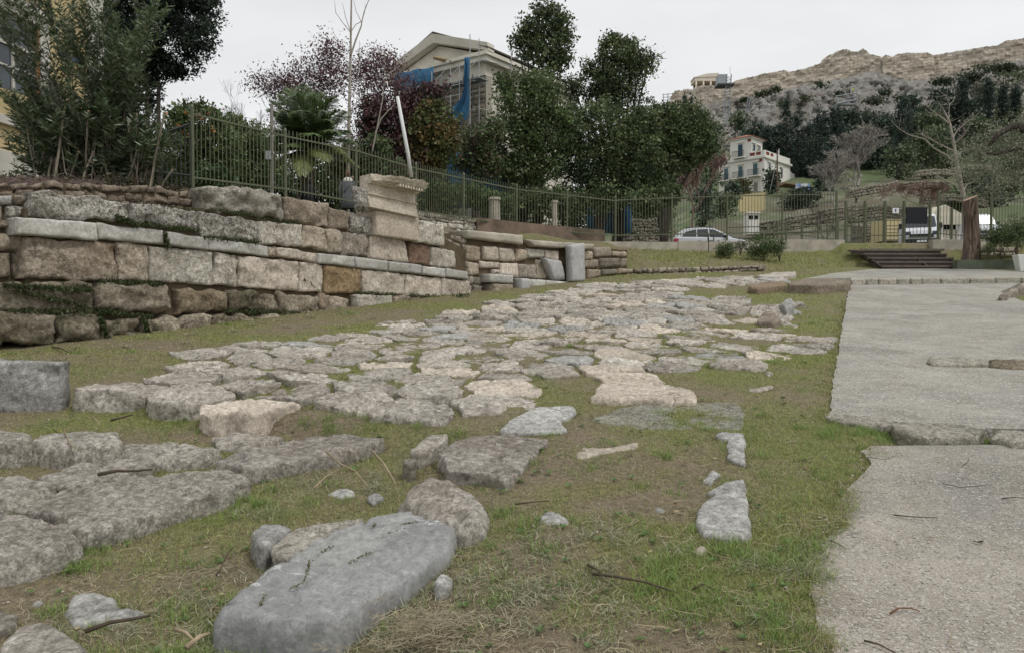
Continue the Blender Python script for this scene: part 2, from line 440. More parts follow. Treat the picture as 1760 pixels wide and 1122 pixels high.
# ================================================================== GROUND
def build_ground():
    th = np.concatenate([np.linspace(-40, 40, 520), np.linspace(40, 320, 90)[1:-1]])
    th = np.radians(90 - th)
    r = np.concatenate([np.array([0.0001, 0.3]), np.geomspace(0.7, 9, 150), np.geomspace(9, 42, 190)[1:], np.geomspace(42, 900, 110)[1:]])
    R, T = np.meshgrid(r, th, indexing='ij')
    X = R * np.cos(T); Y = R * np.sin(T)
    Z = ground_z(X, Y)
    # gentle fall away behind the camera; level out far off
    V = np.stack([X, Y, Z], -1).reshape(-1, 3)
    nr, nt = R.shape
    i = np.arange(nr - 1)[:, None]; j = np.arange(nt)[None, :]; jn = (j + 1) % nt
    Fq = np.stack([i * nt + j, i * nt + jn, (i + 1) * nt + jn, (i + 1) * nt + j], -1).reshape(-1, 4)
    g, b = turf(X, Y)
    near = sstep(46, 34, Y) * sstep(-30, -10, Y)
    soil = np.array([0.23, 0.18, 0.125]); green = np.array([0.165, 0.18, 0.055]); straw = np.array([0.30, 0.245, 0.15])
    n2 = 0.5 + 0.5 * fbm(X * 7, Y * 7, 0, 3, 51)
    c = soil * 0.75 + (straw - soil * 0.75) * (0.4 * n2)[..., None]
    c = c + (green - c) * (np.clip(g * 0.95 - b * 0.8, 0, 1))[..., None]
    # far hillside: dry scrub, green terraces, pale stones
    hg = 0.5 + 0.5 * fbm(X * 0.05, Y * 0.09, 0, 5, 61); hs = sstep(0.12, 0.4, fbm(X * 0.6, Y * 0.6, 0, 4, 63))
    far = np.array([0.11, 0.10, 0.062]) + (np.array([0.08, 0.12, 0.042]) - np.array([0.11, 0.10, 0.062])) * sstep(0.30, 0.55, hg)[..., None]
    far = far + (np.array([0.25, 0.23, 0.19]) - far) * (0.55 * hs)[..., None]
    asphalt = np.array([0.10, 0.097, 0.09])
    far = far + (asphalt - far) * (sstep(58, 50, Y) * sstep(29, 31, Y))[..., None]
    terr = sstep(0.6, 1.6, Y - site_line(WALL, X)) * sstep(1.5, -0.5, X); dry = np.array([0.15, 0.115, 0.08])
    c = c + (dry - c) * (0.8 * terr)[..., None]
    c = c * near[..., None] + far * (1 - near[..., None])
    onst = (sstep(-0.2, 0.3, Y - site_line(FENCE, X)) * sstep(-30, 0, Y))[..., None]
    c = c * (1 - onst) + (far * onst)
    me = np_mesh('ground', V, Fq, None, True)
    a = me.color_attributes.new('Col', 'FLOAT_COLOR', 'POINT')
    cc = np.ones((len(V), 4), np.float32); cc[:, :3] = c.reshape(-1, 3); a.data.foreach_set('color', cc.ravel())
    n = N('turf_soil'); v = n.coords()
    at = n.n.new('ShaderNodeVertexColor'); at.layer_name = 'Col'
    cn = n.mix(n.math('MULTIPLY', n.ramp(n.noise(v, 28, 5, 0.7), 0.42, 0.62), 0.6), at.outputs['Color'], (0.055, 0.046, 0.028))
    cn = n.mix(n.math('MULTIPLY', n.ramp(n.noise(v, 60, 3, 0.7), 0.6, 0.7), 0.35), cn, (0.3, 0.26, 0.19))
    n.color(cn)
    n.bump(n.math('ADD', n.noise(v, 12, 6, 0.7), n.math('MULTIPLY', n.noise(v, 70, 4, 0.7), 0.5)), 0.9, 0.02)
    me.materials.append(n.m)
    return tag(link('ground', me), kind='structure')
ground = build_ground()

# ================================================================== FLAT STONES IN THE GROUND
EXCL = []      # outlines (world XY) where no grass grows
def resample(poly, step):
    out = []
    n = len(poly)
    for i in range(n):
        a, b = np.array(poly[i]), np.array(poly[(i + 1) % n])
        k = max(1, int(round(np.linalg.norm(b - a) / step)))
        for j in range(k): out.append(a + (b - a) * j / k)
    return np.array(out)

def stone_mesh(poly, off, thick, step=0.04, rough=0.02, edge=0.03, crown=0.0, mat=None, rings=6, seed=0, name='stone', side_out=0.0, tilt=(0, 0), relief=1.0, grain=0.0, corner=1):
    """a slab whose top outline is poly (world XY), resting in the turf"""
    poly = resample(poly, step); c = poly.mean(0)
    # soften corners
    for _ in range(corner): poly = poly * 0.5 + 0.25 * (np.roll(poly, 1, 0) + np.roll(poly, -1, 0))
    dvec = poly - c; L = np.linalg.norm(dvec, axis=1, keepdims=True); dn = dvec / L
    s = seed * 7.3
    wob = fbm(poly[:, 0] * 5 + s, poly[:, 1] * 5, s, 4, 71)[:, None]
    poly = poly + dn * rough * (1.6 * wob + 0.8 * fbm(poly[:, 0] * 17 + s, poly[:, 1] * 17, s, 3, 72)[:, None])
    dvec = poly - c; L = np.linalg.norm(dvec, axis=1); size = L.mean()
    n = len(poly); V = []
    def zt(xy, f):
        z = SLOPE * xy[:, 1] + off + tilt[0] * (xy[:, 0] - c[0]) + tilt[1] * (xy[:, 1] - c[1])
        e = np.clip((1 - f) * L / max(edge * 2.2, 1e-4), 0, 1)
        z = z - edge * (1 - np.sqrt(1 - (1 - e) ** 2)) + crown * (1 - f * f)
        r = rough * relief
        z = z + r * 1.0 * fbm(xy[:, 0] * 3.1 + s, xy[:, 1] * 3.1, s, 4, 73) * np.minimum(1, e + 0.4) + r * 0.6 * fbm(xy[:, 0] * 13 + s, xy[:, 1] * 13, s, 3, 75, 0.6)
        z = z - r * 0.9 * np.clip(1 - np.abs(fbm(xy[:, 0] * 2.4 + s, xy[:, 1] * 3.4, s, 3, 78)) / 0.07, 0, 1)
        z = z - r * 2.2 * np.clip(fbm(xy[:, 0] * 5 + s, xy[:, 1] * 9, s, 3, 76, 0.6) - 0.22, 0, 1) * np.minimum(1, e + 0.2)
        if grain: z = z + grain * fbm(xy[:, 0] * 34 + s, xy[:, 1] * 34, s, 3, 77, 0.65)
        return z
    # sides, from the bottom up
    for k, (zf, of) in enumerate([(1.0, 0.6), (0.62, 1.0), (0.3, 0.9), (0.12, 0.5)]):
        xy = poly + dn * (side_out * of + rough * 1.2 * fbm(poly[:, 0] * 7 + s, poly[:, 1] * 7, zf * 3 + s, 3, 79)[:, None])
        z = zt(poly, np.ones(n)) - zf * thick
        V.append(np.column_stack([xy, z]))
    fr = [1.0]
    a = 1.0; inner = edge * 2.2 / max(size, 0.05)
    fr += [1 - inner * 0.15, 1 - inner * 0.45, 1 - inner * 0.95]
    last = fr[-1]
    for k in range(1, rings + 1): fr.append(last * (1 - (k / (rings + 0.35))))
    for f in fr:
        xy = c + dvec * max(f, 0.0)
        V.append(np.column_stack([xy, zt(xy, np.full(n, f))]))
    cz = zt(np.array([c]), np.array([0.0]))
    m = len(V)
    VV = np.vstack(V + [np.array([[c[0], c[1], cz[0]]])])
    faces = []
    idx = np.arange(n); nx = (idx + 1) % n
    quads = np.concatenate([np.stack([k*n+idx, k*n+nx, (k+1)*n+nx, (k+1)*n+idx], -1) for k in range(m - 1)])
    tris = np.stack([(m-1)*n+idx, (m-1)*n+nx, np.full(n, m*n), np.full(n, m*n)], -1)
    origin = np.array([c[0], c[1], SLOPE * c[1] + off - thick])
    me = bpy.data.meshes.new(name)
    fl = quads.tolist() + [t[:3] for t in tris.tolist()]
    # winding: outline may be cw or ccw
    area = 0.5 * np.sum(poly[:, 0] * np.roll(poly[:, 1], -1) - np.roll(poly[:, 0], -1) * poly[:, 1])
    if area < 0: fl = [f[::-1] for f in fl]
    me.from_pydata((VV - origin).tolist(), [], fl)
    me.polygons.foreach_set('use_smooth', [True] * len(me.polygons))
    if mat: me.materials.append(mat)
    EXCL.append(poly)
    return me, origin

def ground_stone(name, pxpoly, off, thick, label, cat, group=None, parent=None, **kw):
    poly = [G(x, y, off)[:2] for x, y in pxpoly]
    me, org = stone_mesh(poly, off, thick, name=name, **kw)
    o = link(name, me, parent, org)
    if label: tag(o, label, cat, group)
    return o

# ------------------------------------------------------------------ hand-placed stones (tops traced in the photograph, laid on the slope)
NEAR = 'loose blocks in the near grass'
def near_stones():
    g = ground_stone
    g('stone_slab', [(370,1052),(392,1024),(470,970),(560,915),(655,880),(700,876),(765,888),(794,902),(778,930),(735,965),(680,1000),(628,1030),(600,1048),(560,1062),(500,1066),(430,1058)], 0.015, 0.24,
      'long smooth blue-grey marble slab lying aslant in the near grass, with pale veins', 'stone slab', NEAR,
      step=0.018, rough=0.02, edge=0.022, rings=26, mat=M['blue_marble'], seed=1, side_out=0.02, relief=1.1, grain=0.003)
    g('boulder', [(690,862),(700,832),(735,815),(775,820),(815,840),(834,868),(828,893),(795,902),(755,885),(715,876)], 0.05, 0.25,
      'rounded brown boulder touching the far end of the blue-grey slab', 'boulder', NEAR,
      step=0.018, rough=0.026, edge=0.05, rings=18, mat=M['pave'], seed=2, side_out=0.03, relief=1.3, grain=0.005)
    g('stone_slab', [(460,935),(505,905),(560,892),(632,886),(600,903),(565,925),(520,945),(475,950)], 0.0, 0.15,
      'narrow white chipped stone tucked against the left flank of the blue-grey slab', 'stone slab', NEAR,
      step=0.02, rough=0.015, edge=0.03, rings=8, mat=M['white_blk'], seed=3)
    g('loose_stone', [(433,912),(450,898),(485,897),(505,905),(470,925),(450,938),(438,928)], -0.01, 0.15,
      'small pale blue-white stone at the tip of the narrow white slab', 'stone', NEAR,
      step=0.015, rough=0.012, edge=0.02, rings=6, mat=M['pave_grey'], seed=4)
    g('stone_slab', [(752,770),(800,749),(870,745),(944,753),(930,772),(890,812),(872,826),(830,812),(770,805)], 0.02, 0.2,
      'large flat beige slab, nearly square, beyond the rounded brown boulder', 'stone slab', NEAR,
      step=0.03, rough=0.024, edge=0.014, rings=18, mat=M['pave'], seed=5, relief=1.0, grain=0.005)
    g('stone_slab', [(856,738),(880,716),(925,697),(985,696),(992,706),(965,722),(975,738),(930,741)], 0.03, 0.12,
      'flat blue-white slab with a mossy hollow, right of the last paving stones', 'stone slab', NEAR,
      step=0.035, rough=0.012, edge=0.02, rings=10, mat=M['pave_grey'], seed=6)
    g('stone_slab', [(1014,680),(1032,656),(1080,654),(1150,658),(1196,671),(1196,684),(1150,686),(1090,682),(1050,683)], 0.06, 0.18,
      'long pinkish slab lying alone in the grass in front of the paving', 'stone slab', NEAR,
      step=0.035, rough=0.018, edge=0.03, rings=10, mat=M['poros_pink'], seed=7, relief=0.7)
    g('stone_slab', [(1010,722),(1060,700),(1130,690),(1272,690),(1282,712),(1276,738),(1180,738),(1080,735)], 0.004, 0.14,
      'wide dull grey-green slab half grown over by thin turf', 'stone slab', NEAR,
      step=0.04, rough=0.008, edge=0.02, rings=10, mat=M['moss_slab'], seed=8); EXCL.pop()
    g('kerb_stone', [(1195,896),(1200,868),(1230,842),(1282,838),(1288,880),(1290,915),(1250,920),(1208,912)], 0.05, 0.16,
      'rough white tapering stone, nearest of the line of kerb stones in the grass', 'kerb stone', NEAR,
      step=0.02, rough=0.014, edge=0.02, rings=10, mat=M['pave_grey'], seed=9, relief=0.9, grain=0.006)
    for k, (p, lb) in enumerate([
        ([(1205,822),(1225,806),(1240,812),(1222,830)], 'small white chip left of the line of kerb stones'),
        ([(1215,845),(1245,826),(1280,822),(1283,838),(1240,846)], 'flat white stone just beyond the tapering kerb stone'),
        ([(1248,785),(1252,768),(1278,765),(1282,780),(1282,796),(1262,790)], 'whitish stone in the middle of the line of kerb stones'),
        ([(1248,765),(1252,752),(1282,752),(1282,764)], 'low white stone, second from the far end of the kerb line'),
        ([(1228,746),(1245,738),(1280,742),(1280,750),(1250,751)], 'low brownish stone at the far end of the kerb line'),
        ([(1192,942),(1202,932),(1217,936),(1215,946),(1200,950)], 'fist-sized pinkish stone in front of the tapering kerb stone')]):
        g('kerb_stone', p, 0.03, 0.1, lb, 'kerb stone', NEAR, step=0.018, rough=0.012, edge=0.015, rings=5, mat=M['pave_grey' if k != 5 else 'poros_pink'], seed=20 + k, relief=1.2)
    for k, (p, m, off, lb) in enumerate([
        ([(924,884),(940,875),(965,878),(984,893),(960,898),(935,897)], 'pave_grey', 0.02, 'small pale stone alone in the grass right of the brown boulder'),
        ([(984,782),(1000,764),(1020,768),(1060,765),(1098,758),(1096,768),(1040,776),(1000,786)], 'poros_pink', 0.015, 'jagged sliver of pink stone right of the large beige slab'),
        ([(705,770),(735,745),(770,740),(770,752),(745,768),(722,775)], 'pave', 0.03, 'small brown stone left of the large beige slab, beside the paving edge'),
        ([(690,790),(702,783),(718,785),(708,795)], 'pave', 0.02, 'tiny brown stone between the striped slab and the large beige slab'),
        ([(560,848),(575,838),(600,836),(615,848),(585,855)], 'pave_grey', 0.03, 'small flat grey stone under dry twigs, centre left'),
        ([(632,848),(648,842),(660,850),(645,862),(635,858)], 'pave_grey', 0.03, 'egg-sized grey stone left of the brown boulder'),
        ([(745,995),(758,986),(778,990),(772,1002),(752,1004)], 'pave_grey', 0.02, 'small grey stone right of the blue-grey slab'),
        ([(105,1050),(125,1020),(160,1012),(200,1025),(205,1040),(250,1050),(200,1065),(130,1074)], 'pave_grey', 0.05, 'crumbly blue-white stone lying flat, lower left'),
        ([(52,1040),(60,1028),(75,1030),(74,1042),(62,1048)], 'pave_grey', 0.03, 'small round grey stone left of the crumbly blue-white one'),
        ([(0,1105),(30,1072),(70,1065),(110,1080),(150,1112),(120,1150),(20,1150)], 'pave', 0.10, 'rough brown boulder at the bottom left corner'),
        ([(-30,1080),(0,1045),(28,1050),(36,1068),(10,1085)], 'pave', 0.06, 'brown stone edge behind the bottom left boulder'),
        ([(310,968),(340,945),(390,938),(375,958),(330,976)], 'moss_slab', 0.005, 'thin worn grey stone flush with the turf left of the blue-grey slab'),
        ([(408,868),(420,862),(436,868),(428,876),(414,876)], 'pave', 0.03, 'small brown stone at the end of the long lichened block'),
        ([(1120,872),(1148,868),(1156,872),(1135,880)], 'pave_grey', 0.01, 'thin white chip left of the tapering kerb stone'),
        ([(1285,668),(1300,664),(1330,660),(1328,665),(1300,671)], 'pave', 0.015, 'thin sliver of beige stone right of the long pinkish slab'),
        ([(1312,640),(1322,637),(1330,641),(1320,645)], 'pave', 0.02, 'small beige stone at the right end of the paving')]):
        d = 0.15 if p[0][0] < 700 else 0.0; off -= 0.0 if p[0][0] > 760 else (0.03 if p[0][0] > 600 else 0.05)
        g('loose_stone', p, off - (0.12 if (p[0][0] < 690 and off < 0.09 and d) else 0.0), 0.12, lb, 'stone', NEAR, step=0.016 if p[0][1] > 900 else 0.025, rough=0.012, edge=0.02 if off < .09 else .05, rings=7, mat=M[m], seed=40 + k, relief=1.3, grain=0.004)
    B = 'row of lichened foundation blocks at the left'
    for k, (p, off, th, m, lb) in enumerate([
        ([(28,872),(110,838),(250,815),(400,808),(432,822),(380,848),(300,868),(215,893),(140,912),(110,890)], -0.035, 0.26, 'block_near', 'longest lichened foundation block, running left from the centre of the near grass'),
        ([(-120,900),(-40,884),(40,882),(110,896),(138,925),(100,945),(20,960),(-120,980)], -0.035, 0.28, 'block_near', 'thick lichened block cut by the left edge, in front of the longest one'),
        ([(370,790),(430,768),(520,752),(600,745),(662,752),(620,768),(540,782),(470,800),(440,808)], -0.05, 0.2, 'pave', 'flat striped grey-brown slab pointing at the centre of the paving'),
        ([(70,815),(140,792),(210,786),(268,792),(230,808),(150,830),(95,832)], -0.07, 0.12, 'block_near', 'thin pale slab behind the longest lichened block'),
        ([(205,778),(215,764),(300,758),(390,772),(330,786),(250,786)], -0.06, 0.14, 'block_near', 'thin pale slab with a moss patch left of the striped slab'),
        ([(362,752),(400,743),(460,745),(490,752),(440,762),(380,762)], -0.09, 0.1, 'pave', 'small flat slab behind the striped slab'),
        ([(-60,850),(0,818),(50,817),(95,830),(60,850),(0,862)], -0.07, 0.12, 'block_near', 'pale flat slab at the left edge behind the thick lichened block'),
        ([(58,757),(75,743),(130,738),(200,742),(210,758),(190,768),(120,765)], 0.03, 0.32, 'block_near', 'short upright-edged block left of the flat slabs'),
        ([(-80,760),(-40,742),(30,738),(52,745),(52,756),(10,760)], 0.03, 0.32, 'block_near', 'short block at the left edge with moss at its end')]):
        g('foundation_block', p, off, th, lb, 'stone block', B, step=0.025 if k > 1 else 0.02, rough=0.026, edge=0.014, rings=20 if k < 3 else 10, mat=M[m], seed=70 + k, relief=1.0, side_out=0.02, grain=0.008 if k < 3 else 0.003)
M['moss_slab'] = rock_mat('mossy_slab', (0.36,0.35,0.30), (0.25,0.245,0.19), (0.06,0.068,0.03), 3.0, 0.7, 0.02, 0.6, 0.5, 0.05)
near_stones()
# upright dressed block at the left edge
def left_block():
    Fb = Facade(G(60, 697, -0.1)[:2], (1, 0.10))
    a0, _ = Fb.sz(-60, 640); a1, _ = Fb.sz(106, 640); _, z1 = Fb.sz(60, 621); _, z0 = Fb.sz(60, 697)
    return Fb, a0, a1, z0 - 0.1, z1
# ================================================================== BLOCKS IN A WALL FACE
def block_mesh(F, q, out, thick, step=0.06, rough=0.02, edge=0.025, relief=1.0, seed=0, name='block', mat=None, gap=0.006, wav=0.5):
    """q: four (s, z) corners TL, TR, BR, BL on the wall plane F"""
    q = [np.array(p, float) for p in q]
    c = sum(q) / 4
    q = [p + (c - p) / (np.linalg.norm(c - p) + 1e-6) * gap for p in q]
    w = 0.5 * (np.linalg.norm(q[1] - q[0]) + np.linalg.norm(q[2] - q[3])); h = 0.5 * (np.linalg.norm(q[3] - q[0]) + np.linalg.norm(q[2] - q[1]))
    nx = int(max(4, min(46, round(w / step)))); ny = int(max(3, min(24, round(h / step))))
    # denser at the borders for a worn arris
    def par(n):
        t = np.linspace(0, 1, n + 1); e = 0.35 / n
        return np.sort(np.concatenate([t, [e, 1 - e]]))
    U, Vv = np.meshgrid(par(nx), par(ny))
    nx += 2; ny += 2
    s = seed * 3.77
    SZ = (1-U)[..., None]*(1-Vv)[..., None]*q[0] + U[..., None]*(1-Vv)[..., None]*q[1] + U[..., None]*Vv[..., None]*q[2] + (1-U)[..., None]*Vv[..., None]*q[3]
    bd = np.minimum(np.minimum(U, 1-U) * w, np.minimum(Vv, 1-Vv) * h)
    a, z = SZ[..., 0], SZ[..., 1]
    # irregular arrises
    onb = np.clip(1 - bd / 0.12, 0, 1)
    amp = rough * wav * 1.5
    a = a + amp * onb * fbm(z * 6 + s, a * 3, s, 3, 81); z = z + amp * onb * fbm(a * 5 - s, z * 3, s, 3, 83)
    e = np.clip(bd / edge, 0, 1); d = out - edge * (1 - np.sqrt(np.clip(1 - (1 - e) ** 2, 0, 1)))
    d = d + rough * relief * (1.2 * fbm(a * 2.6 + s, z * 3.2, s, 4, 85) + 0.8 * fbm(a * 9 + s, z * 11, s, 4, 87, 0.62)) * (0.35 + 0.65 * e)
    d = d - rough * relief * 3.0 * np.clip(fbm(a * 3.4 - s, z * 5.2, s, 4, 89, 0.6) - 0.2, 0, 1)
    d = d - edge * 0.9 * np.clip(fbm(a * 4 + s, z * 4, s + 5, 3, 95) - 0.05, 0, 1) * np.clip(1 - bd / 0.14, 0, 1) * 2
    front = F.p0[None, None, :] + F.d * a[..., None] + F.n * d[..., None]; front[..., 2] = z
    V = front.reshape(-1, 3).tolist(); W = nx + 1; H = ny + 1
    fc = []
    for j in range(ny):
        for i in range(nx): fc.append((j*W+i, (j+1)*W+i, (j+1)*W+i+1, j*W+i+1))
    ring = [i for i in range(W)] + [j*W+nx for j in range(1, H)] + [ny*W+i for i in range(nx-1, -1, -1)] + [j*W for j in range(ny-1, 0, -1)]
    b0 = len(V)
    for r in ring:
        p = np.array(V[r]) ; dd = np.dot(p - F.p0, F.n); p = p - F.n * (dd - out + thick); V.append(p.tolist())
    m = len(ring)
    for k in range(m): fc.append((ring[k], ring[(k+1) % m], b0 + (k+1) % m, b0 + k))
    fc.append(tuple(b0 + k for k in range(m))[::-1])
    org = F.at(c[0], min(q[2][1], q[3][1]), out - thick / 2)
    me = bpy.data.meshes.new(name)
    me.from_pydata((np.array(V) - org).tolist(), [], fc)
    me.polygons.foreach_set('use_smooth', [True] * len(me.polygons))
    bm = bmesh.new(); bm.from_mesh(me); bmesh.ops.recalc_face_normals(bm, faces=bm.faces[:])
    bm.to_mesh(me); bm.free()
    if mat: me.materials.append(mat)
    return me, org

def px_block(F, px, out=0.0, thick=0.4, name='block', parent=None, mat='poros', **kw):
    q = [F.sz(*p) for p in px]
    me, org = block_mesh(F, q, out, thick, name=name, mat=M[mat], **kw)
    o = link(name, me, parent)
    o.location = org if parent is None else rel(parent, org)
    return o

def rubble_face(F, a0, a1, zb, zt, parent, size=0.16, out=0.0, mat='rubble', seed=0, name='stone', limit=300, thick=0.2, step=0.09, rough=0.02):
    """irregular courses of small stones between a0..a1; zb, zt are functions of a. Returns how many stones it made"""
    r = random.Random(seed); n = 0; made = 0
    hgt = max(zt(a0) - zb(a0), zt(a1) - zb(a1), 0.05)
    rows = max(1, int(round(hgt / size)))
    fr = [0] + sorted([(k + r.uniform(-0.22, 0.22)) / rows for k in range(1, rows)]) + [1]
    for j in range(rows):
        a = a0 - r.uniform(0, size)
        while a < a1:
            w = size * r.uniform(0.8, 2.1); b = min(a + w, a1 + 0.02)
            aa = max(a, a0)
            if b - aa > 0.04:
                def zz(x, f): return zb(x) + (zt(x) - zb(x)) * f
                jt = lambda: r.uniform(-0.012, 0.012)
                q = [(aa + jt(), zz(aa, fr[j+1]) + jt()), (b + jt(), zz(b, fr[j+1]) + jt()), (b + jt(), zz(b, fr[j]) + jt()), (aa + jt(), zz(aa, fr[j]) + jt())]
                if abs(q[0][1] - q[3][1]) > 0.03:
                    me, org = block_mesh(F, q, out + r.uniform(-0.03, 0.03), thick, step=step, rough=rough, edge=min(0.05, size * 0.3), seed=seed + n, gap=size * 0.07, wav=1.4, name=name, mat=M[mat])
                    o = link(name, me, parent); o.location = rel(parent, org) if parent is not None else org
                    made += 1
            a = b; n += 1
    return made

def stuff_rubble(F, a0, a1, zb, zt, name, parent, size=0.25, mat='rubble', seed=0, out=0.0, thick=0.25, kind='stuff', rough=0.03):
    """same masonry joined into one mesh (too many or too far to pick apart)"""
    tmp = empty('masonry_source', (0, 0, 0), 'x', 'x')
    rubble_face(F, a0, a1, zb, zt, tmp, size, out, mat, seed, 'stone', thick=thick, step=size, rough=rough)
    V = []; Fc = []; b = 0
    for o in list(tmp.children):
        me = o.data; n = len(me.vertices); v = np.empty(n * 3, np.float32); me.vertices.foreach_get('co', v)
        V.append(v.reshape(-1, 3) + np.array(o.location)); Fc += [[i + b for i in p.vertices] for p in me.polygons]; b += n
        bpy.data.objects.remove(o); bpy.data.meshes.remove(me)
    bpy.data.objects.remove(tmp)
    V = np.vstack(V); org = V.mean(0); org[2] = V[:, 2].min()
    me = bpy.data.meshes.new(name); me.from_pydata((V - org).tolist(), [], Fc); me.materials.append(M[mat])
    me.polygons.foreach_set('use_smooth', [True] * len(me.polygons))
    o = link(name, me, parent); o.location = org if parent is None else rel(parent, org)
    if kind: o['kind'] = kind
    return o

# ------------------------------------------------------------------ upright block at the left edge
def build_left_block():
    Fb, a0, a1, z0, z1 = left_block()
    me, org = block_mesh(Fb, [(a0, z1 + 0.02), (a1, z1), (a1 - 0.01, z0), (a0, z0)], 0.0, 0.16, step=0.03, rough=0.03, edge=0.035, seed=5, mat=M['pave_grey'], name='dressed_block')
    o = link('dressed_block', me, None, org)
    tag(o, 'upright dressed blue-grey block cut by the left edge, in front of the wall foot', 'stone block')
    c = Fb.at((a0 + a1) / 2, 0, -0.28)
    EXCL.append(np.array([Fb.at(a0, 0, 0.02)[:2], Fb.at(a1, 0, 0.02)[:2], Fb.at(a1, 0, -0.55)[:2], Fb.at(a0, 0, -0.55)[:2]]))
build_left_block()

# ------------------------------------------------------------------ paving of the ancient road
def clip_half(poly, p, n):
    """keep the part of poly where (x-p).n <= 0"""
    out = []; k = len(poly)
    for i in range(k):
        a, b = poly[i], poly[(i + 1) % k]
        da, db = (a - p) @ n, (b - p) @ n
        if da <= 0: out.append(a)
        if (da < 0 < db) or (db < 0 < da): out.append(a + (b - a) * (da / (da - db)))
    return out
def inside(poly, x, y):
    c = np.zeros(np.shape(x), bool); n = len(poly); j = n - 1
    for i in range(n):
        xi, yi = poly[i]; xj, yj = poly[j]
        if abs(yj - yi) > 1e-12:
            c ^= ((yi > y) != (yj > y)) & (x < (xj - xi) * (y - yi) / (yj - yi) + xi)
        j = i
    return c

def build_paving():
    region_px = [(165,655),(200,672),(290,690),(390,692),(480,706),(560,712),(660,724),(760,726),(800,722),(868,690),(960,674),(1010,655),(1100,648),(1200,636),(1330,622),
                 (1405,596),(1380,560),(1365,524),(1290,512),(1200,510),(1130,508),(1180,494),(1290,490),(1330,484),(1330,476),(1200,476),(1100,482),(1000,490),(935,500),(860,520),(760,536),(700,548),(640,556),(560,575),(420,592),(330,600),(240,620),(200,640)]
    region = np.array([G(x, y, 0.05)[:2] for x, y in region_px])
    r = random.Random(11)
    # seeds: staggered rows across the road, disturbed
    dirv = np.array([math.sin(math.radians(27)), math.cos(math.radians(27))]); perp = np.array([dirv[1], -dirv[0]])
    seeds = []
    v = 3.0; row = 0
    while v < 34:
        # rows run across the road; depth of a row and widths vary
        dv = r.uniform(0.40, 0.55) if v < 15 else r.uniform(0.60, 0.84)
        u = -14.0 + (row % 2) * 0.35
        while u < 12:
            du = r.uniform(0.50, 0.92) if v < 15 else r.uniform(0.7, 1.15)
            p = dirv * (v + r.uniform(-0.12, 0.12)) + perp * (u + r.uniform(-0.08, 0.08))
            seeds.append(p); u += du
        v += dv; row += 1
    seeds = np.array(seeds)
    ok = inside(region, seeds[:, 0], seeds[:, 1])
    road = empty('paved_road', (0, 0, 0), 'worn ancient road paved with uneven limestone slabs, crossing the slope', 'paved road')
    road['kind'] = 'structure'; del road['category']
    base_n = 0; tiny = []
    for i in np.where(ok)[0]:
        p = seeds[i]
        cell = [p + np.array(d) for d in ((-1.2,-1.2),(1.2,-1.2),(1.2,1.2),(-1.2,1.2))]
        dd = np.linalg.norm(seeds - p, axis=1)
        for j in np.argsort(dd)[1:16]:
            q = seeds[j]; n = (q - p) / dd[j]
            cell = clip_half(cell, (p + q) / 2 - n * (0.007 + 0.016 * _hash(int(i), int(j), 1, 3)), n)
            if len(cell) < 3: break
        if len(cell) < 3: continue
        poly = np.array(cell)
        c = poly.mean(0)
        nz = float(fbm(c[0] * 0.5, c[1] * 0.5, 0, 3, 91))
        rd = _hash(int(i), 7, 3, 5)
        px_u = c[0] / c[1]
        # turf has swallowed some of them
        gone = 0.0 + 0.3 * float(sstep(0.25, 0.5, nz))
        if c[1] > 8 and px_u > 0.25: gone += 0.1
        if rd < gone: continue
        shrink = 1 - 0.055 * _hash(int(i), 9, 3, 5) - (0.05 if nz > 0.25 else 0)
        poly = c + (poly - c) * shrink
        far = c[1] > 11
        h = 0.03 + 0.05 * _hash(int(i), 5, 1, 9) + (0.05 if c[1] > 12 else 0)
        sc = 1 + max(0, (c[1] - 9) / 14)
        step = 0.04 if c[1] < 8 else (0.06 if c[1] < 13 else 0.1)
        mat = M['pave_grey'] if _hash(int(i), 13, 1, 9) > 0.93 else (M['pave'] if _hash(int(i), 14, 1, 9) > 0.16 else M['poros_pink'])
        t1, t2 = (_hash(int(i), 21, 1, 9) - 0.5) * 0.16, (_hash(int(i), 22, 1, 9) - 0.55) * 0.18
        me, org = stone_mesh(poly, h * 0.5, 0.24, step=step, rough=0.032 if not far else 0.055, edge=0.010 if not far else 0.022, crown=0.0, rings=9 if not far else 5,
                             mat=mat, seed=int(i), name='paving_stone', tilt=(t1, t2), relief=1.2)
        o = link('paving_stone', me, road, org)
        base_n += 1
    if base_n > 300: print('TOO MANY PAVING', base_n)
    return road
paved = build_paving()

# a few larger end slabs at the far right of the road
def far_slabs():
    lab = ['dark-edged long slab where the paving meets the concrete path', 'ochre-tinted slab left of the long dark-edged slab', 'thin flat slab behind the long dark-edged one, below the grass bank',
           'squarish worn stone at the far right tip of the paving', 'brown angular boulder lying on the right side of the paving']
    G0 = 'stones along the right end of the paving'
    for k, (p, off, th, m, e) in enumerate([
        ([(1352,488),(1380,479),(1425,478),(1462,482),(1460,486),(1400,490)], 0.22, 0.42, 'brown_slab', 0.03),
        ([(1285,492),(1310,484),(1350,483),(1350,489),(1300,495)], 0.16, 0.32, 'ochre_slab', 0.04),
        ([(1300,474),(1330,468),(1368,467),(1368,472),(1330,476)], 0.12, 0.25, 'pave', 0.03),
        ([(1340,520),(1352,514),(1364,515),(1364,524),(1350,527)], 0.20, 0.35, 'pave_grey', 0.06),
        ([(1300,548),(1315,532),(1335,538),(1345,548),(1325,551)], 0.12, 0.3, 'red_pave', 0.05)]):
        ground_stone('slab' if k < 3 else 'boulder', p, off, th, lab[k], 'stone', G0, step=0.12, rough=0.03, edge=e, rings=5, mat=M[m], seed=120 + k)
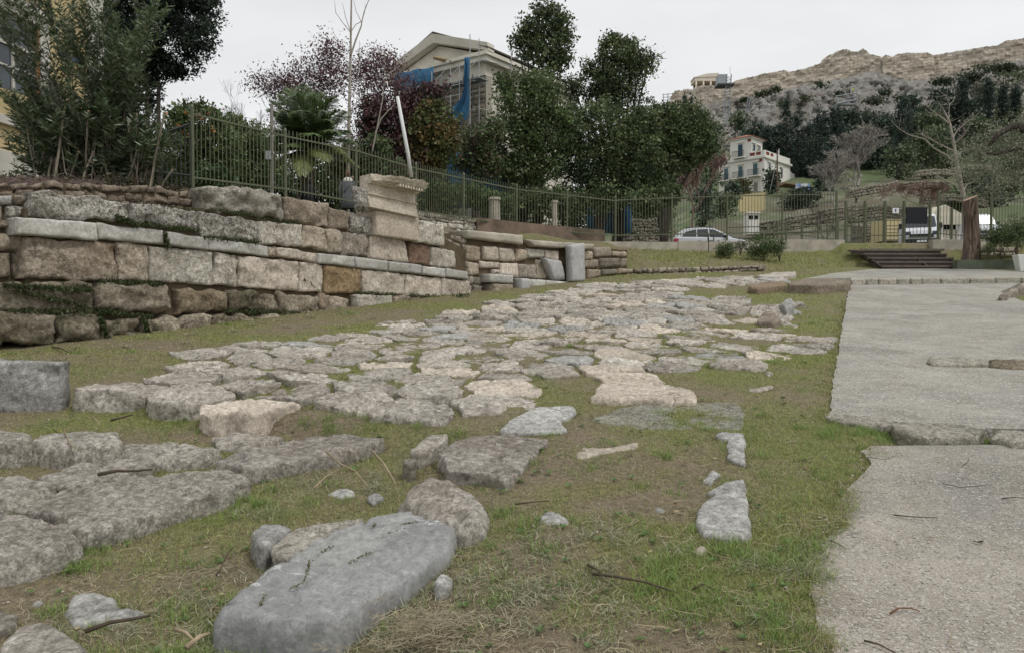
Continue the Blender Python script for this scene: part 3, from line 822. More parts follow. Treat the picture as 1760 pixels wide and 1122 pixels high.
M['brown_slab'] = rock_mat('brown_edged_slab', (0.30,0.255,0.20), (0.20,0.165,0.12), (0.075,0.055,0.04), 2.0, 0.6, 0.03, 0.4, 0.3, 0.1)
M['red_pave'] = rock_mat('brownish_boulder', (0.28,0.235,0.19), (0.21,0.17,0.135), (0.1,0.08,0.06), 2.0, 0.5, 0.03, 0.3, 0.3, 0.1)
M['ochre_slab'] = rock_mat('ochre_tinted_slab', (0.34,0.27,0.18), (0.24,0.18,0.12), (0.1,0.07,0.05), 1.5, 0.6, 0.03, 0.4, 0.3, 0.1)
far_slabs()

# ================================================================== CONCRETE PATH
def concrete(name, c, c2, agg):
    n = N(name); v = n.coords()
    col = n.mix(n.ramp(n.noise(v, 0.9, 6, 0.6), 0.35, 0.68), c, c2)
    col = n.mix(n.math('MULTIPLY', n.ramp(n.noise(v, 1.7, 7, 0.75, 0.6), 0.47, 0.62), 0.6), col, (0.2, 0.175, 0.135))
    col = n.mix(n.math('MULTIPLY', n.ramp(n.noise(v, 0.55, 6, 0.7, 0.8), 0.5, 0.62), 0.5), col, (0.17, 0.17, 0.155))
    col = n.mix(n.math('MULTIPLY', n.ramp(n.noise(v, 3.1, 7, 0.8, 0.4), 0.58, 0.66), 0.6), col, (0.13, 0.125, 0.07))
    col = n.mix(0.7, col, n.ramp(n.noise(v, 160, 3, 0.8), 0.4, 0.6, (0.7,0.7,0.7), (1.3,1.3,1.3)), 'MULTIPLY')
    ck = n.ramp(n.math('ABSOLUTE', n.math('SUBTRACT', n.noise(v, 0.45, 8, 0.65, 0.3), 0.5)), 0.0, 0.004, (1,1,1), (0,0,0)); col = n.mix(n.math('MULTIPLY', ck, 0.6), col, (0.07, 0.065, 0.055))
    mp = n.n.new('ShaderNodeMapping'); mp.inputs['Scale'].default_value = (0.9, 5.0, 1); n.l.new(v, mp.inputs['Vector'])
    col = n.mix(n.math('MULTIPLY', n.ramp(n.noise(mp.outputs[0], 1.6, 6, 0.7), 0.54, 0.66), 0.35), col, (0.16, 0.15, 0.125))
    vo = n.node('ShaderNodeTexVoronoi', Scale=agg); n.l.new(v, vo.inputs['Vector'])
    bw = n.n.new('ShaderNodeSeparateColor'); n.l.new(vo.outputs['Color'], bw.inputs[0])
    col = n.mix(n.math('MULTIPLY', n.ramp(bw.outputs[0], 0.88, 0.91), 0.7), col, (0.50, 0.49, 0.45))
    col = n.mix(n.math('MULTIPLY', n.ramp(bw.outputs[1], 0.88, 0.92), 0.6), col, (0.11, 0.105, 0.095))
    n.color(col); n.bump(n.math('ADD', n.noise(v, 40, 4, 0.7), n.math('MULTIPLY', n.ramp(vo.outputs['Distance'], 0.1, 0.5, (1,1,1), (0,0,0)), 0.8)), 0.6, 0.008)
    return n.m
M['path'] = concrete('exposed_aggregate_concrete', (0.27,0.255,0.22), (0.36,0.345,0.305), 75)
M['path_low'] = concrete('dusty_concrete', (0.26,0.235,0.20), (0.345,0.31,0.265), 130)

def sheet(name, pxpoly, off, th, mat, jit=0.03, step=0.15, extra=None, und=0.012):
    """a planar sheet on the site slope"""
    pts = [G(x, y, off)[:2] for x, y in pxpoly]
    if extra: pts = pts + [np.array(e) for e in extra]
    poly = resample(pts, step)
    c = poly.mean(0)
    poly = poly + (fbm(poly[:, 0] * 3, poly[:, 1] * 3, 0, 4, 101)[:, None] * jit + fbm(poly[:, 0] * 14, poly[:, 1] * 14, 0, 3, 103)[:, None] * jit) * np.array([1, 0.6])
    EXCL.append(poly)
    me = bpy.data.meshes.new(name); bm = bmesh.new()
    top = [bm.verts.new((p[0], p[1], SLOPE * p[1] + off)) for p in poly]
    bot = [bm.verts.new((p[0], p[1], SLOPE * p[1] + off - th)) for p in poly]
    f = bm.faces.new(top); n = len(top)
    for i in range(n): bm.faces.new((top[i], top[(i+1) % n], bot[(i+1) % n], bot[i]))
    bmesh.ops.recalc_face_normals(bm, faces=bm.faces[:])
    if bm.faces[0].normal.z < 0: bmesh.ops.reverse_faces(bm, faces=bm.faces[:])
    bm.to_mesh(me); bm.free(); me.materials.append(M[mat])
    return tag(link(name, me), kind='structure')
upper_path = sheet('concrete_path', [(1424,712),(1430,672),(1438,620),(1448,560),(1456,515),(1460,487),(1462,477),(1560,475),(1700,474),(1775,474),(1768,480),(1720,502),(1770,523)], 0.016, 0.25, 'path', jit=0.03,
      extra=[(16.0, 14.0), (14, 5.9), (5.0, 5.46), (3.45, 5.50)])
lower_path = sheet('lower_path', [(1497,766),(1478,775),(1500,795),(1460,838),(1440,862),(1456,905),(1405,915),(1396,960),(1398,1040),(1412,1085),(1440,1135)], 0.0, 0.2, 'path_low', jit=0.02, step=0.07,
      extra=[(1.5, 1.6), (1.8, 0.2), (8, -0.5), (12, 2.5), (12, 5.3), (4.6, 5.0), (3.3, 5.14)])
landing = sheet('landing_slab', [(1385,479),(1430,470),(1500,463),(1600,462),(1700,464),(1772,468),(1765,476),(1680,477),(1560,478.5),(1461,478)], 0.14, 0.35, 'path', jit=0.03, step=0.4)

def kerbs():
    for k, (p, off, m) in enumerate([
        ([(1424,713),(1450,712),(1500,716),(1540,722),(1532,730),(1480,728),(1430,722)], 0.03, 'kerb'),
        ([(1528,730),(1545,720),(1620,724),(1680,732),(1697,742),(1680,751),(1600,750),(1540,742)], 0.045, 'kerb'),
        ([(1700,748),(1720,738),(1790,738),(1850,742),(1840,762),(1740,760)], 0.04, 'kerb'),
        ([(1845,745),(1960,750),(1960,765),(1850,760)], 0.07, 'kerb')]):
        o = ground_stone('kerb_stone', p, off, 0.2, None, None, parent=upper_path, step=0.03, rough=0.022, edge=0.016, rings=8, mat=M['kerb_st'], seed=140 + k)
    for k, (p, m) in enumerate([([(1590,618),(1598,612),(1650,612),(1700,615),(1698,624),(1640,624),(1600,622)], 'kerb_st'), ([(1700,616),(1760,616),(1800,618),(1800,630),(1740,628),(1702,625)], 'brown_low'), ([(1802,617),(1900,620),(1900,630),(1804,630)], 'kerb_st')]):
        ground_stone('kerb_stone', p, 0.06, 0.25, None, None, parent=upper_path, step=0.05, rough=0.02, edge=0.03, rings=5, mat=M[m], corner=0, seed=150 + k)
    # row of edging stones along the front of the landing slab
    r = random.Random(4); x = 1462
    while x < 1765:
        w = r.uniform(18, 52); y = 478.5 - (x - 1462) * 0.012
        ground_stone('edging_stone', [(x, y + 2.6), (x, y - 0.6), (x + w - .3, y - 0.6), (x + w - .3, y + 2.4)], 0.155, 0.35, None, None, parent=landing, step=0.12, rough=0.01, edge=0.012, rings=3, mat=M['kerb_st'], corner=0, seed=int(x))
        x += w
    # edging of the grass bed on the right
    for k in range(7):
        x = 1716 + k * 9; y = 505 - k * 4.5
        ground_stone('edging_stone', [(x, y + 4), (x + 2, y), (x + 14, y - 1), (x + 16, y + 3)], 0.12, 0.3, None, None, parent=upper_path, step=0.12, rough=0.03, edge=0.04, rings=3, mat=M['rubble'], seed=170 + k)
M['kerb_st'] = rock_mat('worn_kerb', (0.52,0.49,0.42), (0.37,0.34,0.275), (0.12,0.115,0.08), 4.0, 0.8, 0.02, 0.6, 0.5, 0.12)
kerbs()
# grass bed between path and planting on the right
def grass_bed():
    pts = [G(x, y, 0.06)[:2] for x, y in [(1722,505),(1760,486)]]
    o = None
grass_bed()
# ================================================================== THE ANCIENT WALL
W0, W1 = np.array([-6.6, 9.2]), np.array([-1.09, 17.3])
FW = Facade(W0, W1 - W0)
def build_wall():
    base = FW.at(5, 1.0)
    w = empty('ancient_wall', base, 'long ancient wall of big weathered blocks with a grey marble band, left of the paved road', 'stone wall')
    BL = [
     # material, out, step, px corners TL TR BR BL
     ('conglom', .02, [(52,325),(221,346),(222,381),(53,374)]), ('conglom', .0, [(224,346),(340,362),(340,396),(225,383)]),
     ('conglom', .0, [(343,363),(445,380),(445,417),(345,410)]),
     ('marble_band', .10, [(24,374),(163,384),(163,415),(26,403)]), ('marble_band', .05, [(165,384),(280,398),(281,421),(165,411)]),
     ('marble_band', .05, [(282,398),(355,410),(356,431),(284,421)]), ('marble_band', .04, [(357,409),(460,423),(460,441),(357,430)]),
     ('poros', .0, [(461,423),(476,425),(476,443),(461,441)]), ('poros_pink', .03, [(477,425),(544,436),(544,451),(477,443)]),
     ('marble_band', .05, [(545,436),(607,441),(608,460),(546,453)]), ('marble_band', .05, [(609,441),(664,449),(665,466),(610,460)]),
     ('marble_band', .05, [(666,449),(723,456),(723,472),(667,466)]), ('marble_band', .05, [(724,457),(764,462),(764,477),(724,472)]),
     ('marble_band', .05, [(765,462),(802,467),(802,481),(765,477)]),
     ('poros', .0, [(44,408),(200,417),(203,486),(40,480)]), ('poros', .0, [(204,415),(256,420),(256,484),(204,483)]),
     ('white_blk', .0, [(258,421),(367,433),(368,491),(258,484)]), ('white_blk', .0, [(369,433),(410,439),(409,493),(368,491)]),
     ('poros_pink', .0, [(412,441),(514,449),(515,501),(411,494)]), ('poros_pink', .0, [(516,450),(557,455),(556,503),(516,501)]),
     ('orange_blk', .01, [(558,455),(621,462),(622,502),(558,505)]), ('poros_pink', .0, [(622,463),(697,471),(697,508),(623,505)]),
     ('poros_pink', .0, [(698,472),(759,478),(759,511),(698,509)]), ('poros_pink', .0, [(760,478),(808,483),(810,509),(760,511)]),
     ('white_blk', .02, [(445,379),(519,386),(518,424),(446,420)]), ('poros', .0, [(520,387),(560,392),(562,434),(520,425)]),
     ('poros', .0, [(561,392),(588,396),(589,436),(562,434)]), ('conglom_pink', .01, [(589,397),(635,404),(636,441),(590,438)]),
     ('poros_pink', .0, [(636,404),(695,412),(703,452),(637,444)]), ('red_blk', -.02, [(704,417),(741,423),(741,456),(706,452)]),
     ('white_blk', .0, [(742,424),(783,432),(783,461),(742,457)]),
     ('rock_top', .06, [(355,319),(489,332),(489,376),(360,362)]),
     ('poros_br', .0, [(490,339),(566,348),(566,393),(490,380)]), ('poros_br', .0, [(567,357),(601,363),(602,397),(568,393)]),
     ('conglom', .02, [(603,368),(638,373),(639,406),(604,400)]), ('smooth_blk', .12, [(639,362),(714,374),(713,416),(640,405)]),
     ('white_blk', .06, [(715,379),(760,386),(761,425),(715,417)]),
     ('brown_low', .10, [(-60,482),(158,486),(158,533),(-60,535)]), ('brown_low', .10, [(160,487),(289,492),(289,534),(161,534)]),
     ('ochre_low', .08, [(300,493),(388,502),(390,538),(303,537)]), ('brown_low', .02, [(390,497),(478,504),(478,536),(392,538)]),
     ('brown_low', .05, [(479,503),(548,510),(546,536),(479,537)]), ('poros', .03, [(549,504),(600,512),(598,534),(550,535)]),
     ('white_blk', .10, [(606,505),(669,508),(669,530),(609,530)]), ('poros', .04, [(676,508),(705,510),(705,524),(678,525)]),
     ('poros', .04, [(707,512),(730,512),(730,524),(707,524)]),
     ('brown_low', .26, [(-60,536),(84,540),(85,586),(-60,592)]), ('brown_low', .26, [(87,539),(158,542),(159,586),(88,586)]),
     ('brown_low', .24, [(163,545),(217,541),(230,558),(230,588),(165,588)][:1] + [(222,546),(230,586),(165,587)]),
     ('brown_low', .22, [(232,548),(350,544),(352,577),(235,581)]), ('brown_low', .20, [(352,543),(402,541),(402,569),(353,575)]),
     ('brown_low', .18, [(404,541),(470,540),(470,560),(404,567)]), ('brown_low', .14, [(472,540),(530,538),(530,552),(472,558)])]
    M['rock_top'] = rock_mat('grey_bedded_rock', (0.42,0.395,0.34), (0.27,0.24,0.20), (0.09,0.085,0.07), 1.5, 0.9, 0.04, 0.55, 0.4, 0.05, gain=1.3)
    M['poros_br'] = rock_mat('brown_pitted_block', (0.33,0.28,0.22), (0.21,0.17,0.125), (0.08,0.065,0.05), 1.6, 0.9, 0.03, 0.6, 0.5, 0.1, gain=1.3)
    M['conglom_pink'] = rock_mat('pink_pitted_block', (0.44,0.39,0.33), (0.28,0.24,0.195), (0.09,0.08,0.065), 1.9, 0.9, 0.03, 0.6, 0.5, 0.1, gain=1.2)
    M['ochre_low'] = rock_mat('ochre_footing', (0.44,0.36,0.25), (0.30,0.235,0.155), (0.09,0.068,0.04), 1.5, 0.9, 0.05, 0.4, 0.4, 0.05, gain=1.1)
    RG = {'conglom': (0.04, 0.05), 'rock_top': (0.07, 0.09), 'brown_low': (0.06, 0.08), 'ochre_low': (0.05, 0.10), 'marble_band': (0.012, 0.03), 'smooth_blk': (0.006, 0.02), 'poros': (0.035, 0.05), 'poros_pink': (0.022, 0.03), 'white_blk': (0.024, 0.035), 'orange_blk': (0.03, 0.04), 'red_blk': (0.03, 0.04), 'poros_br': (0.035, 0.05), 'conglom_pink': (0.03, 0.05)}
    for k, (m, out, q) in enumerate(BL):
        rg, ed = RG[m]
        px_block(FW, q, out, 0.45 + out, 'block', w, m, seed=k, step=0.04 if q[0][0] < 400 else 0.05, rough=rg * 1.3, edge=ed * .8, gap=0.004, relief=1.2, wav=.8)
    # wedge of small stones and earth packed between and behind the blocks
    core = MB()
    zt = [(48, 350), (225, 352), (355, 350), (490, 358), (640, 380), (760, 400), (806, 425)]
    for (xa, ya), (xb, yb) in zip(zt[:-1], zt[1:]):
        sa, za = FW.sz(xa, ya); sb, zb = FW.sz(xb, yb)
        core.hexa([FW.at(sa, 0.3, -0.10), FW.at(sb, 0.3, -0.10), FW.at(sb, 0.3, -0.6), FW.at(sa, 0.3, -0.6), FW.at(sa, za - 0.06, -0.10), FW.at(sb, zb - 0.06, -0.10), FW.at(sb, zb - 0.06, -0.6), FW.at(sa, za - 0.06, -0.6)])
    core.build('earth_core', M['earth'], w, origin=(0, 0, 0)).location = rel(w, (0, 0, 0))
    # the return at the far left, set back behind the corner
    FL = Facade(FW.at(FW.sz(40, 440)[0], 0, -0.22), W1 - W0)
    o = MB().fbox(FL, FL.sz(-60, 440)[0], FL.sz(60, 440)[0], .3, FL.sz(20, 334)[1], -.35, -.08).build('earth_core', M['earth'], w); o.location = rel(w, (0, 0, 0))
    for k, (m, q) in enumerate([('pave_grey', [(-60,332),(22,336),(22,352),(-60,352)]), ('poros_br', [(26,334),(56,334),(56,352),(26,353)]), ('poros', [(-60,353),(6,354),(5,390),(-60,392)]),
                 ('conglom', [(10,353),(54,354),(54,374),(10,376)]), ('brown_low', [(-60,378),(48,380),(44,394),(-60,393)]), ('poros', [(-60,395),(42,404),(42,432),(-60,432)]), ('brown_low', [(-60,434),(20,436),(20,478),(-60,479)]), ('poros_br', [(22,434),(50,436),(46,480),(22,479)])]):
        px_block(FL, q, 0.02, 0.4, 'block', w, m, seed=60 + k, step=0.06, rough=0.03, edge=0.05, gap=0.01)
    return w
wall = build_wall()

FCN = Facade(FW.at(0, 0, 0.16), W1 - W0)
def build_cornice():
    """broken marble entablature block resting on the smooth block"""
    FW = FCN; out0 = 0.0
    s0, z0 = FW.sz(636, 362); s1, z1 = FW.sz(716, 374)
    e = empty('cornice_fragment', FW.at((s0 + s1) / 2, z0, 0), 'broken carved marble cornice lying on top of the wall in front of the fence', 'cornice fragment')
    sl, zl = FW.sz(634, 357); sr, zr = FW.sz(716, 375)
    top_l = FW.sz(632, 298)[1]; top_r = FW.sz(720, 318)[1]
    H = top_l - zl
    # profile: (height fraction, projection); extruded along the wall with a broken top
    prof = [(0.0, 0.05), (0.02, 0.10), (0.13, 0.10), (0.14, 0.075), (0.26, 0.075), (0.27, 0.05), (0.38, 0.05), (0.40, 0.09), (0.43, 0.09), (0.45, 0.03), (0.70, 0.03), (0.72, 0.10), (0.76, 0.13), (0.78, 0.18), (0.81, 0.20), (0.83, 0.30), (0.90, 0.33), (0.94, 0.36), (1.0, 0.38)]
    n = 40; V = []; Fc = []
    for i in range(n + 1):
        t = i / n
        zb_ = zl + (zr - zl) * t; zt_ = top_l + (top_r - top_l) * t
        brk = 0.05 * float(fbm(t * 6, 3, 0, 3, 7)) + 0.03 * float(fbm(t * 22, 1, 0, 2, 9))
        for k, (h, o) in enumerate(prof):
            oo = o
            if h > 0.8: oo = 0.12 + (o - 0.12) * float(sstep(0.02, 0.42, t)) + 0.035 * float(fbm(t * 14, h * 8, 1, 3, 5))      # left end of the crown is broken away
            ss = sl + (sr - sl) * t + (0.03 * h * t if h > 0.7 else 0) - (0.02 if h < 0.4 else 0) * (1 - t)
            V.append(FW.at(ss, zb_ + (zt_ - zb_) * h + (brk if h > 0.93 else 0), out0 + oo - 0.06 + 0.004 * float(fbm(t * 30, h * 20, 0, 2, 3))))
        V.append(FW.at(sl + (sr - sl) * t + 0.1 * t, zt_ + brk * 1.5 - 0.02, -0.25)); V.append(FW.at(sl + (sr - sl) * t, zb_, -0.25))
    K = len(prof) + 2
    for i in range(n):
        for k in range(K): Fc.append((i*K+k, (i+1)*K+k, (i+1)*K+(k+1) % K, i*K+(k+1) % K))
    Fc.append(tuple(range(K))); Fc.append(tuple(n*K + k for k in range(K))[::-1])
    mb = MB(); mb.add(V, Fc); o = mb.build('moulding', M['cornice'], e); o.location = rel(e, (0, 0, 0))
    # dentils
    for k in range(9):
        t = 0.44 + k * 0.058
        ss = sl + (sr - sl) * t; zb_ = zl + (zr - zl) * t; zt_ = top_l + (top_r - top_l) * t; hh = zt_ - zb_
        m2 = MB().fbox(FW, ss, ss + 0.045, zb_ + hh * 0.735, zb_ + hh * 0.815, out0 + 0.02, out0 + 0.25)
        o = m2.build('dentil', M['cornice'], e, origin=(0, 0, 0)); o.location = rel(e, (0, 0, 0))
    # rough core at the left end
    q = [FW.sz(604, 322), FW.sz(637, 318), FW.sz(637, 362), FW.sz(612, 362)]
    me, org = block_mesh(FW, [FW.sz(611, 322), FW.sz(640, 317), FW.sz(640, 362), FW.sz(618, 361)], out0 - 0.02, 0.12, step=0.04, rough=0.05, edge=0.12, seed=3, name='rough_end', mat=M['conglom'], wav=1.2)
    o = link('rough_end', me, e); o.location = rel(e, org)
build_cornice()

# ------------------------------------------------------------------ mossy clumps on ledges are built with the grass
# low brown rubble course behind the wall top, below the planting
def back_rubble():
    FB = Facade(FW.at(0, 0, -0.75), W1 - W0)
    e = empty('rubble_terrace_wall', FB.at(3, 2.6), 'low brown rubble course behind the wall top, below the oleander', 'rubble wall')
    ZB = [(-60, 350), (50, 352), (230, 362), (352, 372)]; ZT = [(-60, 314), (50, 316), (100, 313), (180, 318), (260, 320), (352, 332)]
    sb = [FB.sz(*p) for p in ZB]; st = [FB.sz(*p) for p in ZT]
    zb = lambda a: float(np.interp(a, [p[0] for p in sb], [p[1] for p in sb])); zt = lambda a: float(np.interp(a, [p[0] for p in st], [p[1] for p in st]))
    rubble_face(FB, sb[0][0], sb[-1][0], zb, zt, e, 0.14, 0.0, 'rubble_brown', 5, limit=200, step=0.07, rough=0.03)
    mb = MB()
    n = 12
    for i in range(n):
        a = sb[0][0] + (sb[-1][0] - sb[0][0]) * i / n; b = sb[0][0] + (sb[-1][0] - sb[0][0]) * (i + 1) / n
        mb.hexa([FB.at(a, 1.5, -.06), FB.at(b, 1.5, -.06), FB.at(b, 1.5, -.5), FB.at(a, 1.5, -.5), FB.at(a, zt(a) - .03, -.06), FB.at(b, zt(b) - .03, -.06), FB.at(b, zt(b) - .03, -.5), FB.at(a, zt(a) - .03, -.5)])
    o = mb.build('earth_core', M['earth'], e, origin=(0, 0, 0)); o.location = rel(e, (0, 0, 0))
M['rubble_brown'] = rock_mat('brown_rubble', (0.34,0.28,0.215), (0.22,0.175,0.13), (0.07,0.052,0.036), 2.4, 0.9, 0.03, 0.5, 0.4, 0.3, gain=1.2)
back_rubble()

# ------------------------------------------------------------------ second section of wall, right of the corner
FX = Facade((-1.0, 17.7), (2.75, 3.75))        # 800 .. 985 px
FY_ = Facade((1.75, 21.6), (1.95, 2.7))        # 985 .. 1080 px
def build_section2():
    e = empty('patched_wall', FX.at(2, 2.0), 'lower patched wall of old blocks and rubble under a plaster coping, behind the pale stele', 'stone wall')
    L = [('poros', [(803,420),(829,424),(826,450),(804,448)]), ('poros_pink', [(831,422),(857,424),(861,449),(832,447)]), ('poros_pink', [(858,425),(886,428),(888,451),(862,450)]), ('poros', [(888,427),(906,429),(908,446),(889,450)]),
         ('white_blk', [(907,427),(937,430),(937,444),(908,444)]), ('poros_pink', [(939,429),(962,432),(962,452),(939,445)]),
         ('poros', [(804,450),(824,452),(826,474),(806,474)]), ('poros_pink', [(826,449),(861,451),(861,462),(827,461)]), ('poros_pink', [(847,463),(861,463),(861,473),(848,472)]), ('poros_pink', [(862,452),(891,453),(892,478),(862,476)]),
         ('conglom_pink', [(893,454),(922,455),(924,480),(893,478)]), ('poros', [(923,446),(962,453),(962,481),(924,480)])]
    for k, (m, q) in enumerate(L):
        px_block(FX, q, 0.0, 0.35, 'block', e, m, seed=200 + k, step=0.09, rough=0.03, edge=0.04, gap=0.012)
    L2 = [('poros', [(988,430),(1020,432),(1020,447),(988,446)]), ('rubble', [(1022,426),(1050,425),(1052,441),(1024,443)]), ('poros', [(988,448),(1030,446),(1030,461),(988,461)]), ('rubble', [(1032,444),(1067,443),(1069,459),(1033,461)]),
          ('poros', [(1052,432),(1079,433),(1079,442),(1054,441)]), ('rubble', [(1069,444),(1080,444),(1080,460),(1071,460)]), ('poros', [(986,463),(1010,463),(1010,484),(986,484)]), ('poros_br', [(1012,463),(1034,464),(1034,476),(1012,480)]), ('rubble', [(1036,463),(1062,463),(1062,472),(1037,474)]), ('poros', [(1064,462),(1082,462),(1082,470),(1064,471)])]
    for k, (m, q) in enumerate(L2):
        px_block(FY_, q, 0.0, 0.35, 'block', e, m, seed=230 + k, step=0.1, rough=0.035, edge=0.05, gap=0.015)
    # small rubble between the first wall and the section
    FS = Facade(FX.at(-0.3, 0, -0.2), (2.75, 3.75))
    a0, a1 = FX.sz(762, 430)[0], FX.sz(806, 430)[0]
    def lin(F, pts):
        q = [F.sz(*p) for p in pts]; return lambda a: float(np.interp(a, [p[0] for p in q], [p[1] for p in q]))
    rubble_face(FX, a0, a1, lin(FX, [(762, 462), (806, 470)]), lin(FX, [(762, 396), (806, 410)]), e, 0.17, -0.03, 'rubble', 31, step=0.09)
    rubble_face(FX, FX.sz(800, 470)[0], FX.sz(830, 470)[0], lin(FX, [(800, 505), (830, 506)]), lin(FX, [(800, 474), (830, 476)]), e, 0.2, 0.02, 'rubble', 33, step=0.1)
    # dark core
    core = MB()
    for F, xa, xb, yt0, yt1 in ((FX, 760, 988, 400, 428), (FY_, 985, 1082, 424, 430)):
        sa, za = F.sz(xa, yt0); sb, zb_ = F.sz(xb, yt1)
        core.hexa([F.at(sa, 1.2, -.08), F.at(sb, 1.2, -.08), F.at(sb, 1.2, -.5), F.at(sa, 1.2, -.5), F.at(sa, za, -.08), F.at(sb, zb_, -.08), F.at(sb, zb_, -.5), F.at(sa, za, -.5)])
    o = core.build('earth_core', M['earth'], e, origin=(0, 0, 0)); o.location = rel(e, (0, 0, 0))
    # coping slabs
    for k, (F, q, out) in enumerate([(FX, [(798,396),(895,405),(895,421),(800,410)], 0.10), (FX, [(897,412),(962,417),(962,427),(912,424)], 0.14), (FX, [(964,417),(1016,421),(1012,430),(962,427)], 0.12)]):
        px_block(F, q, out, 0.6, 'coping', e, 'coping', seed=260 + k, step=0.12, rough=0.02, edge=0.03)
    # marble base course
    for k, (q, m) in enumerate([([(827,471),(868,474),(868,488),(828,486)], 'marble_band'), ([(887,480),(924,482),(924,497),(887,495)], 'marble_band'), ([(925,482),(961,485),(961,501),(925,498)], 'marble_band'), ([(962,485),(990,487),(990,502),(962,502)], 'marble_band'), ([(833,488),(868,489),(868,512),(834,506)], 'poros')]):
        px_block(FX, q, 0.28, 0.5, 'base_slab', e, m, seed=270 + k, step=0.1, rough=0.015, edge=0.025)
    return e
build_section2()
def stele_items():
    me, org = block_mesh(FX, [FX.sz(961, 423), FX.sz(984, 419), FX.sz(985, 485), FX.sz(963, 485)], 0.42, 0.22, step=0.08, rough=0.008, edge=0.03, seed=8, mat=M['stele'], name='stele')
    tag(link('stele', me, None, org), 'tall pale grey marble stele leaning against the patched wall', 'stele')
    me, org = block_mesh(FX, [FX.sz(870, 479), FX.sz(885, 480), FX.sz(885, 512), FX.sz(870, 512)], 0.5, 0.3, step=0.08, rough=0.012, edge=0.05, seed=9, mat=M['stele'], name='stone_post')
    tag(link('stone_post', me, None, org), 'short grey marble post standing at the foot of the patched wall', 'stone post')
    me, org = block_mesh(FX, [FX.sz(925, 444), FX.sz(954, 449), FX.sz(962, 482), FX.sz(941, 482)], 0.24, 0.2, step=0.08, rough=0.02, edge=0.06, seed=10, mat=M['stele'], name='broken_slab')
    tag(link('broken_slab', me, None, org), 'broken grey marble slab standing between the wall and the stele', 'broken slab')
    me, org = block_mesh(FX, [FX.sz(852, 467), FX.sz(869, 468), FX.sz(869, 474), FX.sz(852, 473)], 0.2, 0.2, step=0.05, rough=0.012, edge=0.03, seed=12, mat=M['white_blk'], name='marble_chip')
    tag(link('marble_chip', me, None, org), 'small white marble chip set on the base course beside the post', 'marble chip')
stele_items()

# ------------------------------------------------------------------ low rubble retaining wall under the grass bank
def low_wall():
    pts = [(3.9, 24.5), (8.9, 26.1)]
    F = Facade(pts[0], np.array(pts[1]) - np.array(pts[0]))
    e = empty('low_rubble_wall', F.at(1, 2.6), 'low dry-stone wall along the foot of the grass bank', 'rubble wall')
    def lin(pts):
        q = [F.sz(*p) for p in pts]; return lambda a: float(np.interp(a, [p[0] for p in q], [p[1] for p in q]))
    a0 = F.sz(1076, 470)[0]; a1 = F.sz(1318, 462)[0]
    rubble_face(F, a0, a1, lin([(1076, 480), (1200, 477), (1318, 464)]), lin([(1076, 463), (1200, 459), (1318, 457)]), e, 0.19, 0.0, 'rubble', 77, step=0.12, thick=0.25)
    mb = MB()
    mb.fbox(F, a0, a1, 2.3, lin([(1076, 468), (1318, 460)])(a0) - 0.02, -0.4, -0.06)
    o = mb.build('earth_core', M['earth'], e, origin=(0, 0, 0)); o.location = rel(e, (0, 0, 0))
low_wall()
# flat plaster kerb carrying the street fence
def fence_kerb():
    xs = [0.9, 2.13, 4.14, 6.5, 8.9, 11.0, 13.0]
    e = MB()
    F1 = Facade((4.1, 29.3), (9.0, 0.75))
    for (xa, xb, yt, yb) in ((1035, 1165, 416, 430), (1166, 1310, 415, 430), (1311, 1452, 412, 431)):
        sa = F1.sz(xa, yt)[0]; sb = F1.sz(xb, yt)[0]; zt = F1.sz((xa + xb) / 2, yt)[1]
        e.fbox(F1, sa, sb, 3.2, zt, -0.35, 0.0)
    o = e.build('fence_kerb', M['coping'], origin=F1.at(4, 3.2))
    tag(o, 'long beige plastered kerb under the street fence, above the grass bank', 'kerb wall')
fence_kerb()
def right_kerb():
    F1 = Facade((17.4, 29.6), (1, 0.0))
    sa = F1.sz(1604, 412)[0]; sb = F1.sz(1695, 412)[0]
    e = MB().fbox(F1, sa, sb, 3.0, F1.sz(1650, 412)[1], -0.35, 0.0)
    tag(e.build('fence_kerb', M['coping'], origin=F1.at((sa + sb) / 2, 3.0)), 'short beige plastered kerb right of the gate, behind the cut trunk', 'kerb wall')
    # stained low wall under the planting
    F2 = Facade((15.6, 27.4), (1, -0.04))
    sa = F2.sz(1645, 465)[0]; sb = F2.sz(1745, 465)[0]
    e = MB().fbox(F2, sa, sb, 2.6, F2.sz(1690, 447)[1], -0.3, 0.0)
    tag(e.build('retaining_wall', M['green_wall'], origin=F2.at((sa + sb) / 2, 2.6)), 'low green-stained concrete wall right of the wooden steps', 'retaining wall')
    e = empty('rubble_edge', F2.at((sa + sb) / 2, 3.4, -1.0), 'line of rough stones above the green-stained wall', 'rubble wall')
    F3 = Facade((15.6, 28.9), (1, 0))
    a0, a1 = F3.sz(1676, 430)[0], F3.sz(1752, 430)[0]; z0 = F3.sz(1700, 440)[1]; z1 = F3.sz(1700, 425)[1]
    rubble_face(F3, a0, a1, lambda a: z0, lambda a: z1, e, 0.17, 0, 'rubble', 91, step=0.12)
    # pale planter cut by the right edge
    F4 = Facade((17.2, 26.0), (1, 0))
    s0, z0 = F4.sz(1754, 462); s1, z1 = F4.sz(1748, 438)
    mb = MB().hexa([F4.at(s0, z0 - .1, 0), F4.at(s0 + .8, z0 - .1, 0), F4.at(s0 + .8, z0 - .1, -.25), F4.at(s0, z0 - .1, -.25), F4.at(s1, z1, .05), F4.at(s1 + .95, z1, .05), F4.at(s1 + .95, z1, -.28), F4.at(s1, z1, -.28)])
    tag(mb.build('planter', M['white_paint'], origin=F4.at(s0 + .4, z0 - .1, -.4), bevel=0.02), 'pale tapered planter box cut by the right edge of the view', 'planter')
